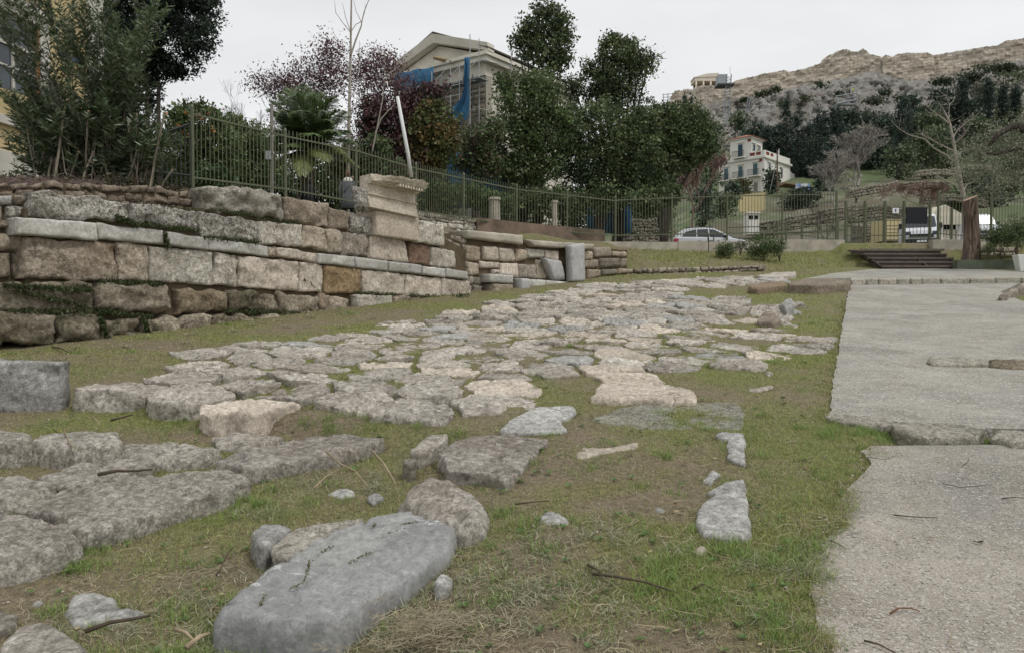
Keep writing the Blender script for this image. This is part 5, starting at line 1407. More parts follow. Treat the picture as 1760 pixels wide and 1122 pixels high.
def mid_trees():
    MT = 'trees around the scaffolded building'
    leafy_tree('laurel_tree', 'tall slender evergreen with a loose round top, right of the scaffolded building', 'tree', 925, 38,
               [(935,70,42,52,0),(905,55,22,26,0),(960,50,24,30,0),(935,20,28,24,0),(915,95,26,26,0),(965,90,22,28,0),(955,115,20,18,0),(890,72,16,12,0)], 8800, 0.16, GREEN_D + [(0.07,0.08,0.045)], 0.16, seed=21, clump=.42, hollow=.05, per=26, group=MT)
    leafy_tree('evergreen_tree', 'wide evergreen with ragged upper branches against the sky, centre', 'tree', 1065, 39,
               [(1065,110,46,50,0),(1100,115,34,24,0),(1030,130,32,34,0),(1055,75,22,20,0),(1085,85,20,20,0),(1015,115,16,14,0),(1118,100,16,12,0),(1070,160,52,36,0),(985,150,26,26,0),(1035,170,40,30,0)], 13500, 0.155, GREEN_D + [(0.06,0.075,0.035)], 0.18, seed=22, clump=.42, hollow=.1, per=28, group=MT)
    leafy_tree('evergreen_tree', 'bushy dark evergreen standing in front of the tagged side wall of the scaffolded building', 'tree', 900, 35,
               [(900,180,58,50,0),(930,150,34,34,0),(885,240,52,46,0),(945,230,46,60,0),(915,290,56,36,0),(860,290,28,26,0),(870,140,22,20,0)], 24000, 0.14, GREEN_D + GREEN_M[:2], 0.15, seed=23, clump=.42, hollow=.45, per=34, group=MT)
    leafy_tree('evergreen_tree', 'dense dark evergreen filling the middle above the blue hoarding', 'tree', 1030, 36,
               [(1030,225,66,52,0),(1000,280,56,50,0),(1080,270,62,56,0),(1050,305,70,32,0),(985,215,36,36,0),(1100,215,40,30,0)], 27000, 0.14, GREEN_D, 0.18, seed=24, clump=.42, hollow=.45, per=34, group=MT)
    leafy_tree('evergreen_tree', 'rounded evergreen with a long drooping right side, beside the pink bare shrub', 'tree', 1140, 37,
               [(1140,220,58,40,0),(1185,240,44,40,0),(1170,200,40,22,0),(1150,275,54,30,0),(1200,215,30,20,0),(1105,290,44,36,0),(1130,312,30,26,0),(1210,255,26,22,0)], 25000, 0.14, GREEN_D + GREEN_M[:1], 0.15, seed=25, clump=.42, hollow=.45, per=34, group=MT)
    leafy_tree('citrus_tree', 'small tree with yellowing orange-green leaves in front of the blue sheeting', 'tree', 745, 31,
               [(745,215,38,34,0),(725,245,30,30,0),(765,240,34,34,0),(750,275,32,20,0),(740,185,22,16,0),(715,270,18,16,0)], 6000, 0.17, [(0.11,0.12,0.04),(0.15,0.12,0.05),(0.07,0.09,0.035),(0.19,0.13,0.05),(0.09,0.11,0.04)], 0.09, seed=26, clump=.34, hollow=.4, per=18, group=MT)
    leafy_tree('red_leaf_shrub', 'dark wine-red shrub just left of the orange-green tree', 'shrub', 700, 31.5,
               [(700,200,42,34,0),(725,170,34,22,0),(665,235,40,44,0),(700,270,40,40,0),(640,200,24,30,0),(750,160,20,14,0)], 11000, 0.15, PLUM[:3] + [(0.07,0.035,0.025),(0.03,0.03,0.02)], 0.08, seed=27, clump=.4, hollow=.35, per=20, group=MT)
    leafy_tree('evergreen_shrub', 'low grey-green shrub under the torn blue sheet of the scaffolding', 'shrub', 815, 33,
               [(820,250,34,34,0),(845,220,22,20,0),(800,285,28,22,0),(835,290,30,26,0)], 5000, 0.15, GREEN_M + [(0.08,0.085,0.05),(0.1,0.075,0.05)], 0.07, seed=28, clump=.35, hollow=.3, per=16, group=MT)
    leafy_tree('orange_flower_shrub', 'green shrub dotted with orange flowers behind the first fence posts', 'shrub', 340, 22,
               [(340,205,46,28,0),(320,245,44,40,0),(375,250,40,42,0),(350,290,50,26,0),(300,200,18,14,0)], 9000, 0.12, GREEN_M + [(0.07,0.085,0.03)], 0.07, seed=29, clump=.28, hollow=.4, per=20)
    crown('flowers', bpy.data.objects['orange_flower_shrub'], [blob_px(300,193,21.6,18,8), blob_px(372,190,21.6,20,8), blob_px(340,215,21.4,40,30)], 60, 0.06, [(0.5,0.12,0.05),(0.55,0.2,0.08)], clump=.10, per=3, seed=30, org=bpy.data.objects['orange_flower_shrub'].location, aspect=.8)
    leafy_tree('ivy_bush', 'low leafy green plant with a white flower just behind the railing, left', 'plant', 372, 18.5,
               [(368,300,22,12,0),(385,308,14,9,0),(352,308,14,10,0)], 1500, 0.10, [(0.04,0.085,0.03),(0.06,0.11,0.035)], 0.02, seed=31, clump=.16, hollow=.2, per=12, mat='leaf_gloss', branches=False)
    leafy_tree('hedge_bank', 'green creeper bank behind the railing, below the blue sheeting', 'hedge', 790, 31,
               [(790,335,50,18,0),(840,345,40,16,0),(745,325,30,18,0),(870,352,20,12,0)], 6000, 0.13, GREEN_M + [(0.06,0.10,0.03)], 0.03, seed=32, clump=.3, hollow=.2, per=20, branches=False)
    leafy_tree('understorey', 'shadowy shrubs under the dense evergreens behind the railing', 'shrub', 960, 34,
               [(920,345,48,24,0),(980,350,44,24,0),(1040,340,30,24,0),(1110,345,36,26,0),(690,300,40,26,0),(1150,330,20,24,0)], 10000, 0.17, GREEN_D, 0.05, seed=33, clump=.4, hollow=.2, per=22, branches=False)
    leafy_tree('dark_shrub', 'dark shrub behind the railing between the palm and the wine-red shrub', 'shrub', 640, 28,
               [(640,275,46,40,0),(600,280,36,34,0),(680,310,30,24,0)], 8000, 0.14, GREEN_D + PLUM[:1], 0.06, seed=34, clump=.35, hollow=.2, per=22, branches=False)
    leafy_tree('dark_shrub', 'green shrub behind the railing left of the grey service post', 'shrub', 425, 24.5,
               [(425,250,40,42,0),(400,215,20,16,0),(450,300,34,20,0)], 6000, 0.12, GREEN_M + GREEN_D, 0.06, seed=35, clump=.3, hollow=.2, per=20, branches=False)
mid_trees()
def backing():
    Gp = 'shadowy hedge bushes along the far side of the street'
    for k, (x, y, w, h, Y, lb) in enumerate([(270,300,40,50,30,'dark hedge bush behind the dark iron gate'),(345,315,44,44,31,'dark hedge bush under the orange-flower shrub'),(410,320,40,60,32,'dark hedge bush left of the grey service post'),(470,310,40,60,34,'dark hedge bush behind the service post and palm'),
         (540,315,50,60,35,'dark hedge bush behind the palm trunk'),(600,320,44,66,36,'dark hedge bush behind the two people'),(670,310,44,60,36,'dark hedge bush behind the cornice fragment'),(740,320,44,56,37,'dark hedge bush under the orange-green tree'),(880,340,60,50,42,'dark hedge bush left of the slim grey pillar stump'),(1110,350,50,50,43,'dark hedge bush right of the blue hoarding'),(975,360,40,40,43,'dark hedge bush just left of the blue hoarding')]):
        leafy_tree('hedge_bush', lb, 'hedge', x, Y, [(x,y,w,h,0),(x+10,y+35,w,h*.7,0),(x-15,y-20,w*.7,h*.5,0)], 5000, .17, GREEN_D, .06, seed=500+k, clump=.5, hollow=.3, per=20, branches=False, group=Gp)
backing()

# plum trees with sparse purple leaves
def plum(label, basepx, Y, toppx, blobs, n, seed):
    base = P(basepx, 400, Y); base[2] = 4.3
    e = empty('plum_tree', base, label, 'tree', 'purple-leaved plum trees behind the palm')
    top = P(*toppx, Y); d = top - base
    o, tips = limbs('branches', e, base, d + (0, 0, .2), np.linalg.norm(d) * .5, 0.12, 'bark_plum', 7, seed, .62, base, (2, 3), up=.1, rmin=.010, fit=(62 / F_PX * Y, (400 - toppx[1]) / F_PX * Y * .95))
    bl = [blob_px(x, y, Y + dy, w, h) for x, y, w, h, dy in blobs]
    crown('crown', e, bl, n, 0.10, PLUM, clump=.55, per=12, seed=seed, hollow=.05, org=base, aspect=.6, vary=.3)
M['bark_plum'] = plain('plum_bark', (0.085,0.065,0.06), 0.95, 0.15, 0.3, 6.0)
plum('sparse purple-leaved plum tree left of the pale bare sapling', 520, 31, (530, 110), [(540,130,52,44,0),(490,145,42,26,0),(440,135,20,12,0),(565,85,30,30,0),(460,150,34,18,0),(530,165,60,26,0),(580,130,30,40,0),(520,210,60,40,0)], 9500, 41)
plum('sparse purple-leaved plum tree between the bare sapling and the pediment', 650, 32, (650, 130), [(650,140,44,40,0),(660,110,36,26,0),(620,130,24,24,0),(645,185,46,34,0),(690,150,22,30,0),(640,92,20,16,0),(640,230,50,30,0)], 9500, 42)

def bare_tree(label, basepx, Y, d, L, R, mat, depth, seed, spread=.5, zb=None, cat='bare tree', name='bare_tree', kids=(2,3), up=.25, shrink=.74, wig=.12, rmin=0.006, group=None, ybase=400, fit=None):
    base = P(basepx, ybase, Y); base[2] = zb if zb is not None else gz(base[0], base[1])
    e = empty(name, base, label, cat, group)
    limbs('branches', e, base, d, L, R, mat, depth, seed, spread, base, kids, up=up, shrink=shrink, wig=wig, rmin=rmin, fit=(fit[0] / F_PX * Y, P(basepx, fit[1], Y)[2] - base[2]) if fit else None)
    return e
# pale young tree whose thin stem leaves the picture at the top
def sapling():
    Y = 27; base = P(600, 370, Y); base[2] = 4.25
    e = empty('bare_sapling', base, 'tall pale leafless sapling forking out of the top of the picture', 'bare tree')
    mb = MB()
    def path(px, r0, r1):
        pts = [P(x, y, Y + 0.02 * i) for i, (x, y) in enumerate(px)]; n = len(pts); mb.tube(pts, [r0 + (r1 - r0) * i / (n - 1) for i in range(n)], 6, cap=False)
    path([(600,370),(599,280),(600,200),(602,120),(603,60),(604,0),(604,-40)], .075, .02)
    path([(602,56),(588,38),(577,22),(575,2)], .018, .006); path([(602,54),(594,30),(590,12),(588,5)], .015, .005)
    path([(603,95),(612,68),(621,45),(622,38),(626,20),(634,0),(640,-20)], .035, .01); path([(621,38),(612,20),(608,0)], .015, .006); path([(604,54),(612,42),(621,38)], .015, .012)
    path([(626,25),(628,12),(627,6)], .01, .005); path([(602,95),(590,80),(575,60),(570,48)], .016, .005); path([(602,170),(612,150),(617,110),(618,70)], .02, .006)
    path([(601,190),(615,175),(628,160)], .02, .012); path([(645,230),(655,205),(668,190),(680,178)], .03, .012); path([(640,260),(648,220),(658,170),(662,110),(660,85)], .03, .008)
    o = mb.build('stem', M['bark_pale'], e, smooth=True); o.location = rel(e, (0, 0, 0))
sapling()
bare_tree('grey twiggy leafless tree left of the plum trees, behind the orange-flower shrub', 405, 34, (.0, 0, 1), 3.2, .09, 'bark_plum', 7, 51, .7, zb=4.4, fit=(42, 155))
M['twig_pink'] = plain('pinkish_twigs', (0.24,0.17,0.145), 0.95, 0.1, 0.2, 1.0)
M['twig_grey'] = plain('grey_twigs', (0.27,0.25,0.225), 0.95, 0.1, 0.2, 1.0)
bare_tree('pinkish-brown leafless shrub between the evergreens and the white house', 1190, 62, (.05, 0, 1), 3.0, .13, 'twig_pink', 6, 52, .6, kids=(3,4), rmin=.026, fit=(42, 268))
M_tw = None
bare_tree('second pinkish-brown leafless shrub, nearer the evergreens', 1160, 60, (-.05, 0, 1), 2.6, .12, 'twig_pink', 6, 53, .6, kids=(3,4), rmin=.026, fit=(26, 285))
bare_tree('wide pale-grey leafless tree below the dark cypresses on the slope', 1470, 92, (0, 0, 1), 4.2, .28, 'twig_grey', 6, 54, .75, kids=(3,4), rmin=.035, up=.05, fit=(46, 224))
bare_tree('brownish-grey leafless tree left of the wide pale one', 1435, 88, (-.1, 0, 1), 3.4, .2, 'twig_grey', 6, 55, .75, kids=(3,4), rmin=.032, up=.05, fit=(34, 262))
bare_tree('low spreading leafless shrub behind the gate, beside the rubble terraces', 1578, 62, (0, 0, 1), 1.9, .10, 'twig_pink', 6, 56, .85, kids=(3,4), rmin=.02, up=.0, fit=(52, 315))
bare_tree('small dark leafless tree just left of the gate, beyond the street', 1418, 47, (0, 0, 1), 1.3, .05, 'bark_plum', 6, 57, .7, rmin=.01, fit=(22, 352))

# palm behind the railing
def palm(label, basepx, Y, tops, seed, sc=1.0):
    base = P(basepx, 380, Y); base[2] = 4.2
    e = empty('palm', base, label, 'palm')
    r = random.Random(seed); heart = P(basepx, 262, Y)
    mb = MB().tube([base, (base + heart) / 2, heart], [.28, .24, .2], 9); o = mb.build('trunk', M['bark'], e, smooth=True); o.location = rel(e, (0, 0, 0))
    for k, (tx, ty, dy) in enumerate(tops):
        tip = P(tx, ty, Y + dy); L = np.linalg.norm(tip - heart)
        mid = (heart + tip) / 2 + np.array([0, 0, L * .32]); n = 14
        pts = np.array([(1-t)**2 * heart + 2*(1-t)*t*mid + t*t*tip for t in np.linspace(0, 1, n)])
        C = []; D = []
        for t in np.linspace(.08, 1, 90):
            f = t * (n - 1); i0 = min(int(f), n - 2); p = pts[i0] + (pts[i0+1] - pts[i0]) * (f - i0); d = unit(pts[i0+1] - pts[i0])
            side = unit(np.cross(d, np.array([0, 0, 1.0]) + np.array([0, r.uniform(-.3, .3), 0])))
            for s in (-1, 1):
                LL = sc * .62 * math.sin(math.pi * min(1, .15 + t * .8)) * r.uniform(.85, 1.1) + .08
                dd = unit(d * .75 + s * side * .8 + np.array([0, 0, -.25 - .2 * r.random()])); C.append(p + dd * LL / 2); D.append(dd * LL)
        C = np.array(C); D = np.array(D); LL = np.linalg.norm(D, axis=1)
        V, Fq = leaf_quads(C, D, np.tile([0.2, -.6, .7], (len(C), 1)), LL, .05)
        cc = np.array((0.09,0.135,0.045)) * (0.7 + .7 * np.random.default_rng(k).random((len(C), 1)))
        if ty > 255: cc = cc * np.array([1.6, 1.25, 1.2])
        f = link('frond', np_mesh('frond', V - base, Fq, M['leaf_gloss'], False, cc), e)
        m2 = MB().tube(pts - base, [.018 * (1 - .8 * i / n) for i in range(n)], 4, cap=False); q = m2.build('midrib', M['leaf_rib'], f); q.location = (0, 0, 0)
M['leaf_rib'] = plain('palm_midrib', (0.10,0.12,0.05), 0.7, 0.3, .1)
palm('feathery green palm behind the railing, in front of the plum trees', 528, 26, [(470,175,0),(480,200,-.6),(500,155,.5),(520,150,0),(545,160,.4),(575,170,0),(590,190,-.5),(455,225,0),(495,215,-1),(560,205,-1),(520,190,-1.2),(600,225,0),(470,255,-.6),(590,262,-.6),(540,230,-1.4),(500,250,-1.3),(440,270,0),(615,285,0),(560,275,-1.4),(460,300,-1),(520,300,-1.6),(485,165,.3),(510,165,-.3),(535,172,.2),(560,180,.3),(465,190,.4),(600,200,.3),(450,245,.4),(490,190,-.9),(550,190,-.9),(575,225,-1.2),(480,232,-1.2),(610,245,.2),(530,160,.6)], 61)
def yucca():
    base = P(1310, 420, 46); base[2] = gz(base[0], base[1])
    e = empty('cycad', base, 'small spiky palm-like plant beside the bonnet of the white car', 'plant'); r = np.random.default_rng(5)
    n = 60; a = r.uniform(0, 6.28, n); el = r.uniform(.2, 1.3, n); D = np.stack([np.cos(a)*np.cos(el), np.sin(a)*np.cos(el), np.sin(el)], 1) * 1.1
    V, Fq = leaf_quads(base + np.array([0, 0, .4]) + D / 2, D, r.normal(size=(n, 3)), 1.1, .09)
    link('leaves', np_mesh('leaves', V - base, Fq, M['leaf'], False, np.tile((0.07,0.1,0.035), (n, 1))), e)
    m = MB().tube([base, base + (0, 0, .45)], [.12, .1], 7).build('stem', M['bark'], e); m.location = rel(e, (0, 0, 0))
yucca()

# shrubs on the grass bank and beside the steps
def bank_shrubs():
    B = 'shrubs on the grass bank'
    def sh(px, py, Y, w, h, label, n=1600, seed=0, cols=GREEN_D + GREEN_M[:1], name='bank_shrub', grp=B, size=.085):
        c = P(px, py, Y); base = np.array([c[0], c[1], gz(c[0], c[1])])
        e = empty(name, base, label, 'shrub', grp)
        crown('crown', e, [blob_px(px, py, Y, w, h), blob_px(px + w * .4, py - h * .2, Y, w * .5, h * .6), blob_px(px - w * .4, py + h * .3, Y, w * .6, h * .5)], n, size, cols, clump=.16, per=12, seed=seed, hollow=.1, org=base, aspect=.3, up=1.2)
        m = MB()
        rr = random.Random(seed)
        for k in range(6): m.tube([base, P(px + rr.uniform(-w, w) * .7, py - h * rr.uniform(0, .8), Y)], [.015, .005], 4, cap=False)
        o = m.build('stems', M['bark'], e); o.location = rel(e, (0, 0, 0))
    sh(1246, 431, 27.6, 17, 15, 'compact dark round shrub on the bank under the white car', 1800, 71)
    sh(1312, 427, 27.4, 34, 19, 'widest dark shrub on the bank, with pointed side shoots', 3600, 72)
    sh(1340, 424, 27.6, 12, 14, 'small dark shrub joined to the right side of the widest bank shrub', 900, 73)
    sh(1273, 422, 28.6, 9, 8, 'small straggly grey-green plant between the two bank shrubs', 300, 74, [(0.08,0.09,0.05)])
    G2 = 'planting right of the cut trunk'
    sh(1722, 405, 27.8, 30, 22, 'dark feathery shrub right of the cut trunk', 3600, 75, grp=G2)
    sh(1750, 398, 27.0, 26, 30, 'dark shrub at the right edge above the planter', 3600, 76, grp=G2)
    sh(1700, 428, 27.6, 10, 8, 'low tuft at the foot of the dark feathery shrub', 400, 77, grp=G2)
    sh(791, 516, 16.3, 8, 7, 'small leafy weed at the foot of the ancient wall, near its right end', 420, 78, [(0.045,0.07,0.028),(0.06,0.09,0.03)], grp=None, name='wall_weed', size=.07)
bank_shrubs()

# cut shaggy trunk beside the gate
def stump():
    Y = 28.2; base = P(1667, 440, Y); base[2] = gz(base[0], base[1]) - .05
    e = empty('cut_tree_trunk', base, 'thick shaggy brown tree trunk sawn off at head height, right of the gate', 'tree trunk')
    n = 28; rows = 26; V = []; Fc = []
    for j in range(rows + 1):
        t = j / rows; top = P(1670, 341, Y); c = base + (top - base) * t; c[0] += .06 * math.sin(t * 4)
        R = .235 + .14 * (1 - t) ** 3 + (0.10 * max(0, t - .8) if t > .8 else 0)
        for k in range(n):
            a = 2 * math.pi * k / n; rr = R * (1 + .22 * float(fbm(math.cos(a) * 3.5, math.sin(a) * 3.5, t * 1.3, 4, 3)) + .08 * float(fbm(math.cos(a) * 9, math.sin(a) * 9, t * 2, 3, 4)))
            V.append(c + np.array([math.cos(a) * rr, math.sin(a) * rr, .12 * math.cos(a) * t]))
    for j in range(rows):
        for k in range(n): Fc.append((j*n+k, j*n+(k+1)%n, (j+1)*n+(k+1)%n, (j+1)*n+k))
    m = MB().add(V, Fc); o = m.build('bark', M['bark_shag'], e, smooth=True); o.location = rel(e, (0, 0, 0))
    topr = V[-n:]; cc = sum(topr) / n
    m = MB().add([cc + (p - cc) * .97 + (0, 0, .005) for p in topr] + [cc - (0, 0, .06) + (p - cc) * .95 for p in topr], [tuple(range(n)), tuple(range(2*n-1, n-1, -1))] + [(k, k+n, (k+1)%n+n, (k+1)%n) for k in range(n)])
    o = m.build('sawn_top', M['sawn'], e); o.location = rel(e, (0, 0, 0))
def shaggy():
    n = N('shaggy_bark'); mp = n.n.new('ShaderNodeMapping'); mp.inputs['Scale'].default_value = (7, 7, .7); n.l.new(n.coords(), mp.inputs['Vector'])
    f = n.noise(mp.outputs[0], 1.6, 6, .65, .8); n.color(n.ramp(f, .38, .62, (0.045,0.033,0.026), (0.27,0.20,0.155))); n.bump(f, 1.0, .12); return n.m
M['bark_shag'] = shaggy()
M['sawn'] = plain('sawn_pinkish_wood', (0.36,0.24,0.18), 0.9, 0.2, 0.15, 10.0)
stump()
def pale_tree():
    Y = 32.5; e0 = P(1668, 420, Y); e0[2] = 4.15
    e = empty('bare_tree', e0, 'slender pale leafless tree with long arching branches, behind the cut trunk', 'bare tree')
    mb = MB(); r = random.Random(4)
    def path(px, r0, r1, Yo=0):
        pts = [P(x, y, Y + Yo * i / len(px)) for i, (x, y) in enumerate(px)]; n = len(pts); mb.tube(pts, [r0 + (r1 - r0) * i / (n - 1) for i in range(n)], 6, cap=False)
        for i in range(1, n):
            for _ in range(3):
                p = pts[i]; d = np.array([r.uniform(-.5, .5), r.uniform(-.4, .4), r.uniform(0, .5)]); mb.tube([p, p + d * .6, p + d * 1.1 + (0, 0, .1)], [.012, .008, .004], 3, cap=False)
    path([(1662,420),(1658,380),(1658,345),(1652,320),(1648,300),(1643,270),(1638,240),(1632,210),(1622,190)], .13, .03)
    path([(1645,280),(1628,268),(1605,255),(1590,240),(1562,232),(1545,222)], .05, .012, 1)
    path([(1638,250),(1655,235),(1668,215)], .04, .012, -1); path([(1630,212),(1615,200),(1595,185)], .03, .01); path([(1634,220),(1630,205),(1632,180),(1626,165)], .025, .008)
    path([(1653,325),(1640,318),(1620,308),(1608,300)], .03, .01); path([(1655,330),(1662,318),(1675,312)], .04, .01); path([(1640,260),(1618,250),(1600,240),(1585,232)], .03, .01); path([(1637,240),(1645,225),(1660,212),(1672,205)], .03, .008)
    o = mb.build('branches', M['bark_pale'], e, smooth=True); o.location = rel(e, (0, 0, 0))
pale_tree()
def olive():
    Y = 23; base = P(1850, 450, Y); base[2] = 3.3
    e = empty('olive_tree', base, 'grey-green olive tree reaching in from the right edge with dark crooked boughs', 'tree')
    bl = [blob_px(x, y, Y + dy, w, h) for x, y, w, h, dy in [(1740,250,44,30,0),(1700,290,40,26,1),(1740,310,44,24,0),(1680,255,28,22,1.5),(1780,280,40,60,0),(1830,240,60,60,0),(1660,300,28,18,1.5),(1755,215,30,16,0),(1710,225,30,14,1),(1640,275,20,14,2),(1700,330,36,14,1)]]
    crown('crown', e, bl, 15000, 0.095, OLIVE, clump=.34, per=14, seed=81, hollow=.05, org=base, aspect=.22, vary=.35)
    mb = MB()
    for px in ([(1850,450),(1845,380),(1820,300),(1780,235),(1745,215),(1715,232),(1700,250)], [(1820,300),(1780,262),(1745,256),(1712,266),(1695,264)], [(1780,235),(1765,215),(1730,222),(1708,240)], [(1820,300),(1790,240),(1770,215),(1760,200)]):
        pts = [P(x, y, Y - .1) for x, y in px]; n = len(pts); mb.tube(pts, [(.22 if px[0][1] > 400 else .09) * (1 - .8 * i / (n - 1)) + .01 for i in range(n)], 6)
    o = mb.build('boughs', M['bark_dark'], e, smooth=True); o.location = rel(e, (0, 0, 0))
olive()

# ------------------------------------------------------------------ trees on the hillside
def hill_trees():
    def place(px, ytop, ybot, Y):
        a = P(px, ybot, Y); b = P(px, ytop, Y); return a, b
    CG = 'cypresses on the slope below the citadel'
    cyp = [(1351,174,290,158,9,'tallest pointed cypress, above the white house'),(1371,192,300,148,14,'ragged dark cypress right of the tallest one'),(1395,212,300,145,13,'short dark cypress, third from the tallest one'),(1407,193,315,125,10,'narrow dark cypress reaching lowest down the slope'),(1417,200,300,128,9,'thin cypress touching the narrow dark one'),
           (1431,188,275,140,9,'left one of the close pair of cypresses under the work platform'),(1440,190,275,141,9,'right one of the close pair of cypresses under the work platform'),(1551,170,250,150,14,'open-crowned conifer with a thin tip right of the work platform'),(1318,222,262,158,12,'low dark conifer left of the tallest cypress'),
           (1654,134,200,175,11,'broad dark cypress standing among the upper pines'),(1699,140,205,165,7,'first of the three slim cypresses in a row at the upper right'),(1724,150,195,165,6,'middle one of the three slim cypresses at the upper right'),(1746,150,198,165,6,'last of the three slim cypresses at the upper right'),
           (1177,161,200,190,4,'small slim cypress at the left foot of the citadel wall'),(1188,163,205,190,4,'twin of the small slim cypress at the left foot of the citadel wall')]
    for k, (px, yt, yb, Y, w, lb) in enumerate(cyp):
        Y -= 8; a, b = place(px, yt, yb, Y); H = b[2] - a[2]; R = w * 1.15 / F_PX * Y
        a[2] = min(a[2], gz(a[0], a[1])) if yb < 999 else a[2]
        e = empty('cypress_tree', a, lb, 'tree', CG)
        bl = [((a[0], a[1], b[2] - H * f), (R * s, R * s, H * .14), s) for f, s in ((.05, .3), (.12, .55), (.22, .8), (.34, .95), (.5, 1.0), (.66, 1.0), (.82, .9), (.95, .7))]
        crown('crown', e, bl, 2600 if w > 5 else 700, .42, [(0.034,0.054,0.042),(0.044,0.066,0.05),(0.027,0.043,0.036)], clump=.55, per=12, seed=100 + k, hollow=.3, org=a, aspect=.45, up=1.5)
        m = MB().tube([a - (0, 0, .5), (a[0], a[1], b[2] - H * .3)], [R * .2, R * .06], 5).build('trunk', M['bark_dark'], e); m.location = rel(e, (0, 0, 0))
    PG = 'pines and shrubs on the slope below the citadel'
    D1 = [(0.05,0.075,0.052),(0.066,0.094,0.062),(0.04,0.06,0.046)]; D2 = [(0.09,0.12,0.062),(0.12,0.15,0.075),(0.07,0.095,0.055)]
    pn = [(1300,228,262,22,24,155,D1,'rounded dark pine touching the roof of the white house'),(1330,245,290,26,30,155,D1,'dark pine between the white house roof and the tallest cypress'),(1372,262,310,26,34,150,D1,'wide dark shrub mass under the tallest cypress'),(1392,270,310,26,30,124,D1,'dark pine behind the narrow cypress'),
          (1470,205,255,34,26,142,D1,'broad-topped pine right of the cypress pair'),(1500,215,270,32,34,140,D1,'dark dense pine right of the broad-topped one'),(1530,225,285,30,38,138,D1,'dark dense pine under the open-crowned conifer'),(1558,225,275,28,30,140,D1,'pine at the right end of the dark row'),(1505,255,300,32,26,132,D1,'low dark pine above the green terrace'),(1450,235,280,24,26,136,D1,'shadowed pine behind the pale leafless tree'),
          (1545,265,300,34,18,128,D2,'green feathery pine above the green terrace'),(1590,240,275,36,26,135,D2,'olive-green tree behind the pale leafless tree'),(1625,250,300,34,30,130,D2,'olive-green tree right of the feathery pine'),(1620,165,195,26,14,172,D1,'dark round bush in the upper row, left of the broad cypress'),(1640,180,205,30,16,170,D1,'dark bush under the broad cypress'),(1675,180,205,26,14,168,D1,'dark bush right of the broad cypress'),
          (1685,215,250,34,22,155,D2,'grey-green bush below the first slim cypress'),(1730,205,240,36,22,158,D2,'grey-green bush below the last slim cypresses'),(1600,205,240,36,22,155,D2,'light olive bush in the middle of the upper slope'),(1570,175,200,16,10,165,D1,'small dark bush beside the pale rocks'),(1730,130,150,34,10,185,D2,'green patch of bushes under the wall at the upper right'),(1690,120,140,30,10,190,D2,'bushes climbing the rock at the upper right'),
          (1740,290,340,40,40,100,D2,'olive-green tree behind the olive boughs'),(1690,320,360,40,34,85,D1,'dark green tree behind the pale leafless trunk'),(1640,340,380,26,24,75,D2,'green shrub right of the low spreading leafless shrub'),
          (1400,330,352,24,14,95,D1,'dark hedge shrub right of the yellow wall'),(1370,340,360,34,16,90,D1,'wide dark hedge right of the yellow wall'),(1425,325,345,16,14,92,D1,'round shrub beside the brown leafless tree'),(1262,330,352,12,14,100,D1,'rounded dark shrub left of the yellow wall'),(1247,345,368,18,18,80,D2,'green shrub behind the white car'),(1326,305,332,9,16,118,D1,'small dark tree in front of the white house'),(1275,318,330,14,9,112,[(0.12,0.11,0.05),(0.09,0.09,0.04)],'yellowish bush under the balconies of the white house'),
          (1210,340,372,20,16,72,D1,'low dark shrub behind the pinkish leafless shrub'),(1545,395,410,12,8,52,D2,'small shrub beyond the gate'),(1220,225,260,30,26,120,D2,'thin olive tree left of the white house tower'),(1270,205,235,16,24,160,D2,'thin conifer above the white house')]
    for k, (px, py, yb, w, h, Y, cl, lb) in enumerate(pn):
        if cl is D1 and 1385 < px < 1570: Y += 18; py += 8
        c = P(px, py, Y); zb = P(px, yb, Y)[2]; a = np.array([c[0], c[1], min(zb, gz(c[0], c[1]))])
        e = empty('pine_tree' if w > 17 and cl is D1 else 'slope_bush', a, lb, 'tree' if w > 17 else 'bush', PG)
        rr = random.Random(k)
        gy = 530 - (a[2] - EYE[2]) / Y * F_PX; hh = max(6, (gy - py) / 2)
        bl = [blob_px(px, py, Y, w * .75, h * .8), blob_px(px, py + hh, Y, w * .8, hh, w=(w * .8 / F_PX * Y) * (hh / F_PX * Y) * 1.2)] + [blob_px(px + rr.uniform(-.7, .7) * w, py + rr.uniform(-.6, .6) * h, Y + rr.uniform(-1, 1), w * .45, h * .4) for _ in range(5)]
        sz = .0042 * Y
        crown('crown', e, bl, int(600 + w * h * (2.4 if cl is D1 else 1.5)), sz, cl, clump=sz * 2.0, per=12, seed=200 + k, hollow=.3, org=a, aspect=.6)
        m = MB()
        for j in range(3): m.tube([a - (0, 0, .3), c + (rr.uniform(-.5, .5) * w / F_PX * Y, 0, rr.uniform(-.3, .4) * h / F_PX * Y)], [.16 * w / 26, .05], 5, cap=False)
        o = m.build('trunk', M['bark_dark'], e); o.location = rel(e, (0, 0, 0))
hill_trees()
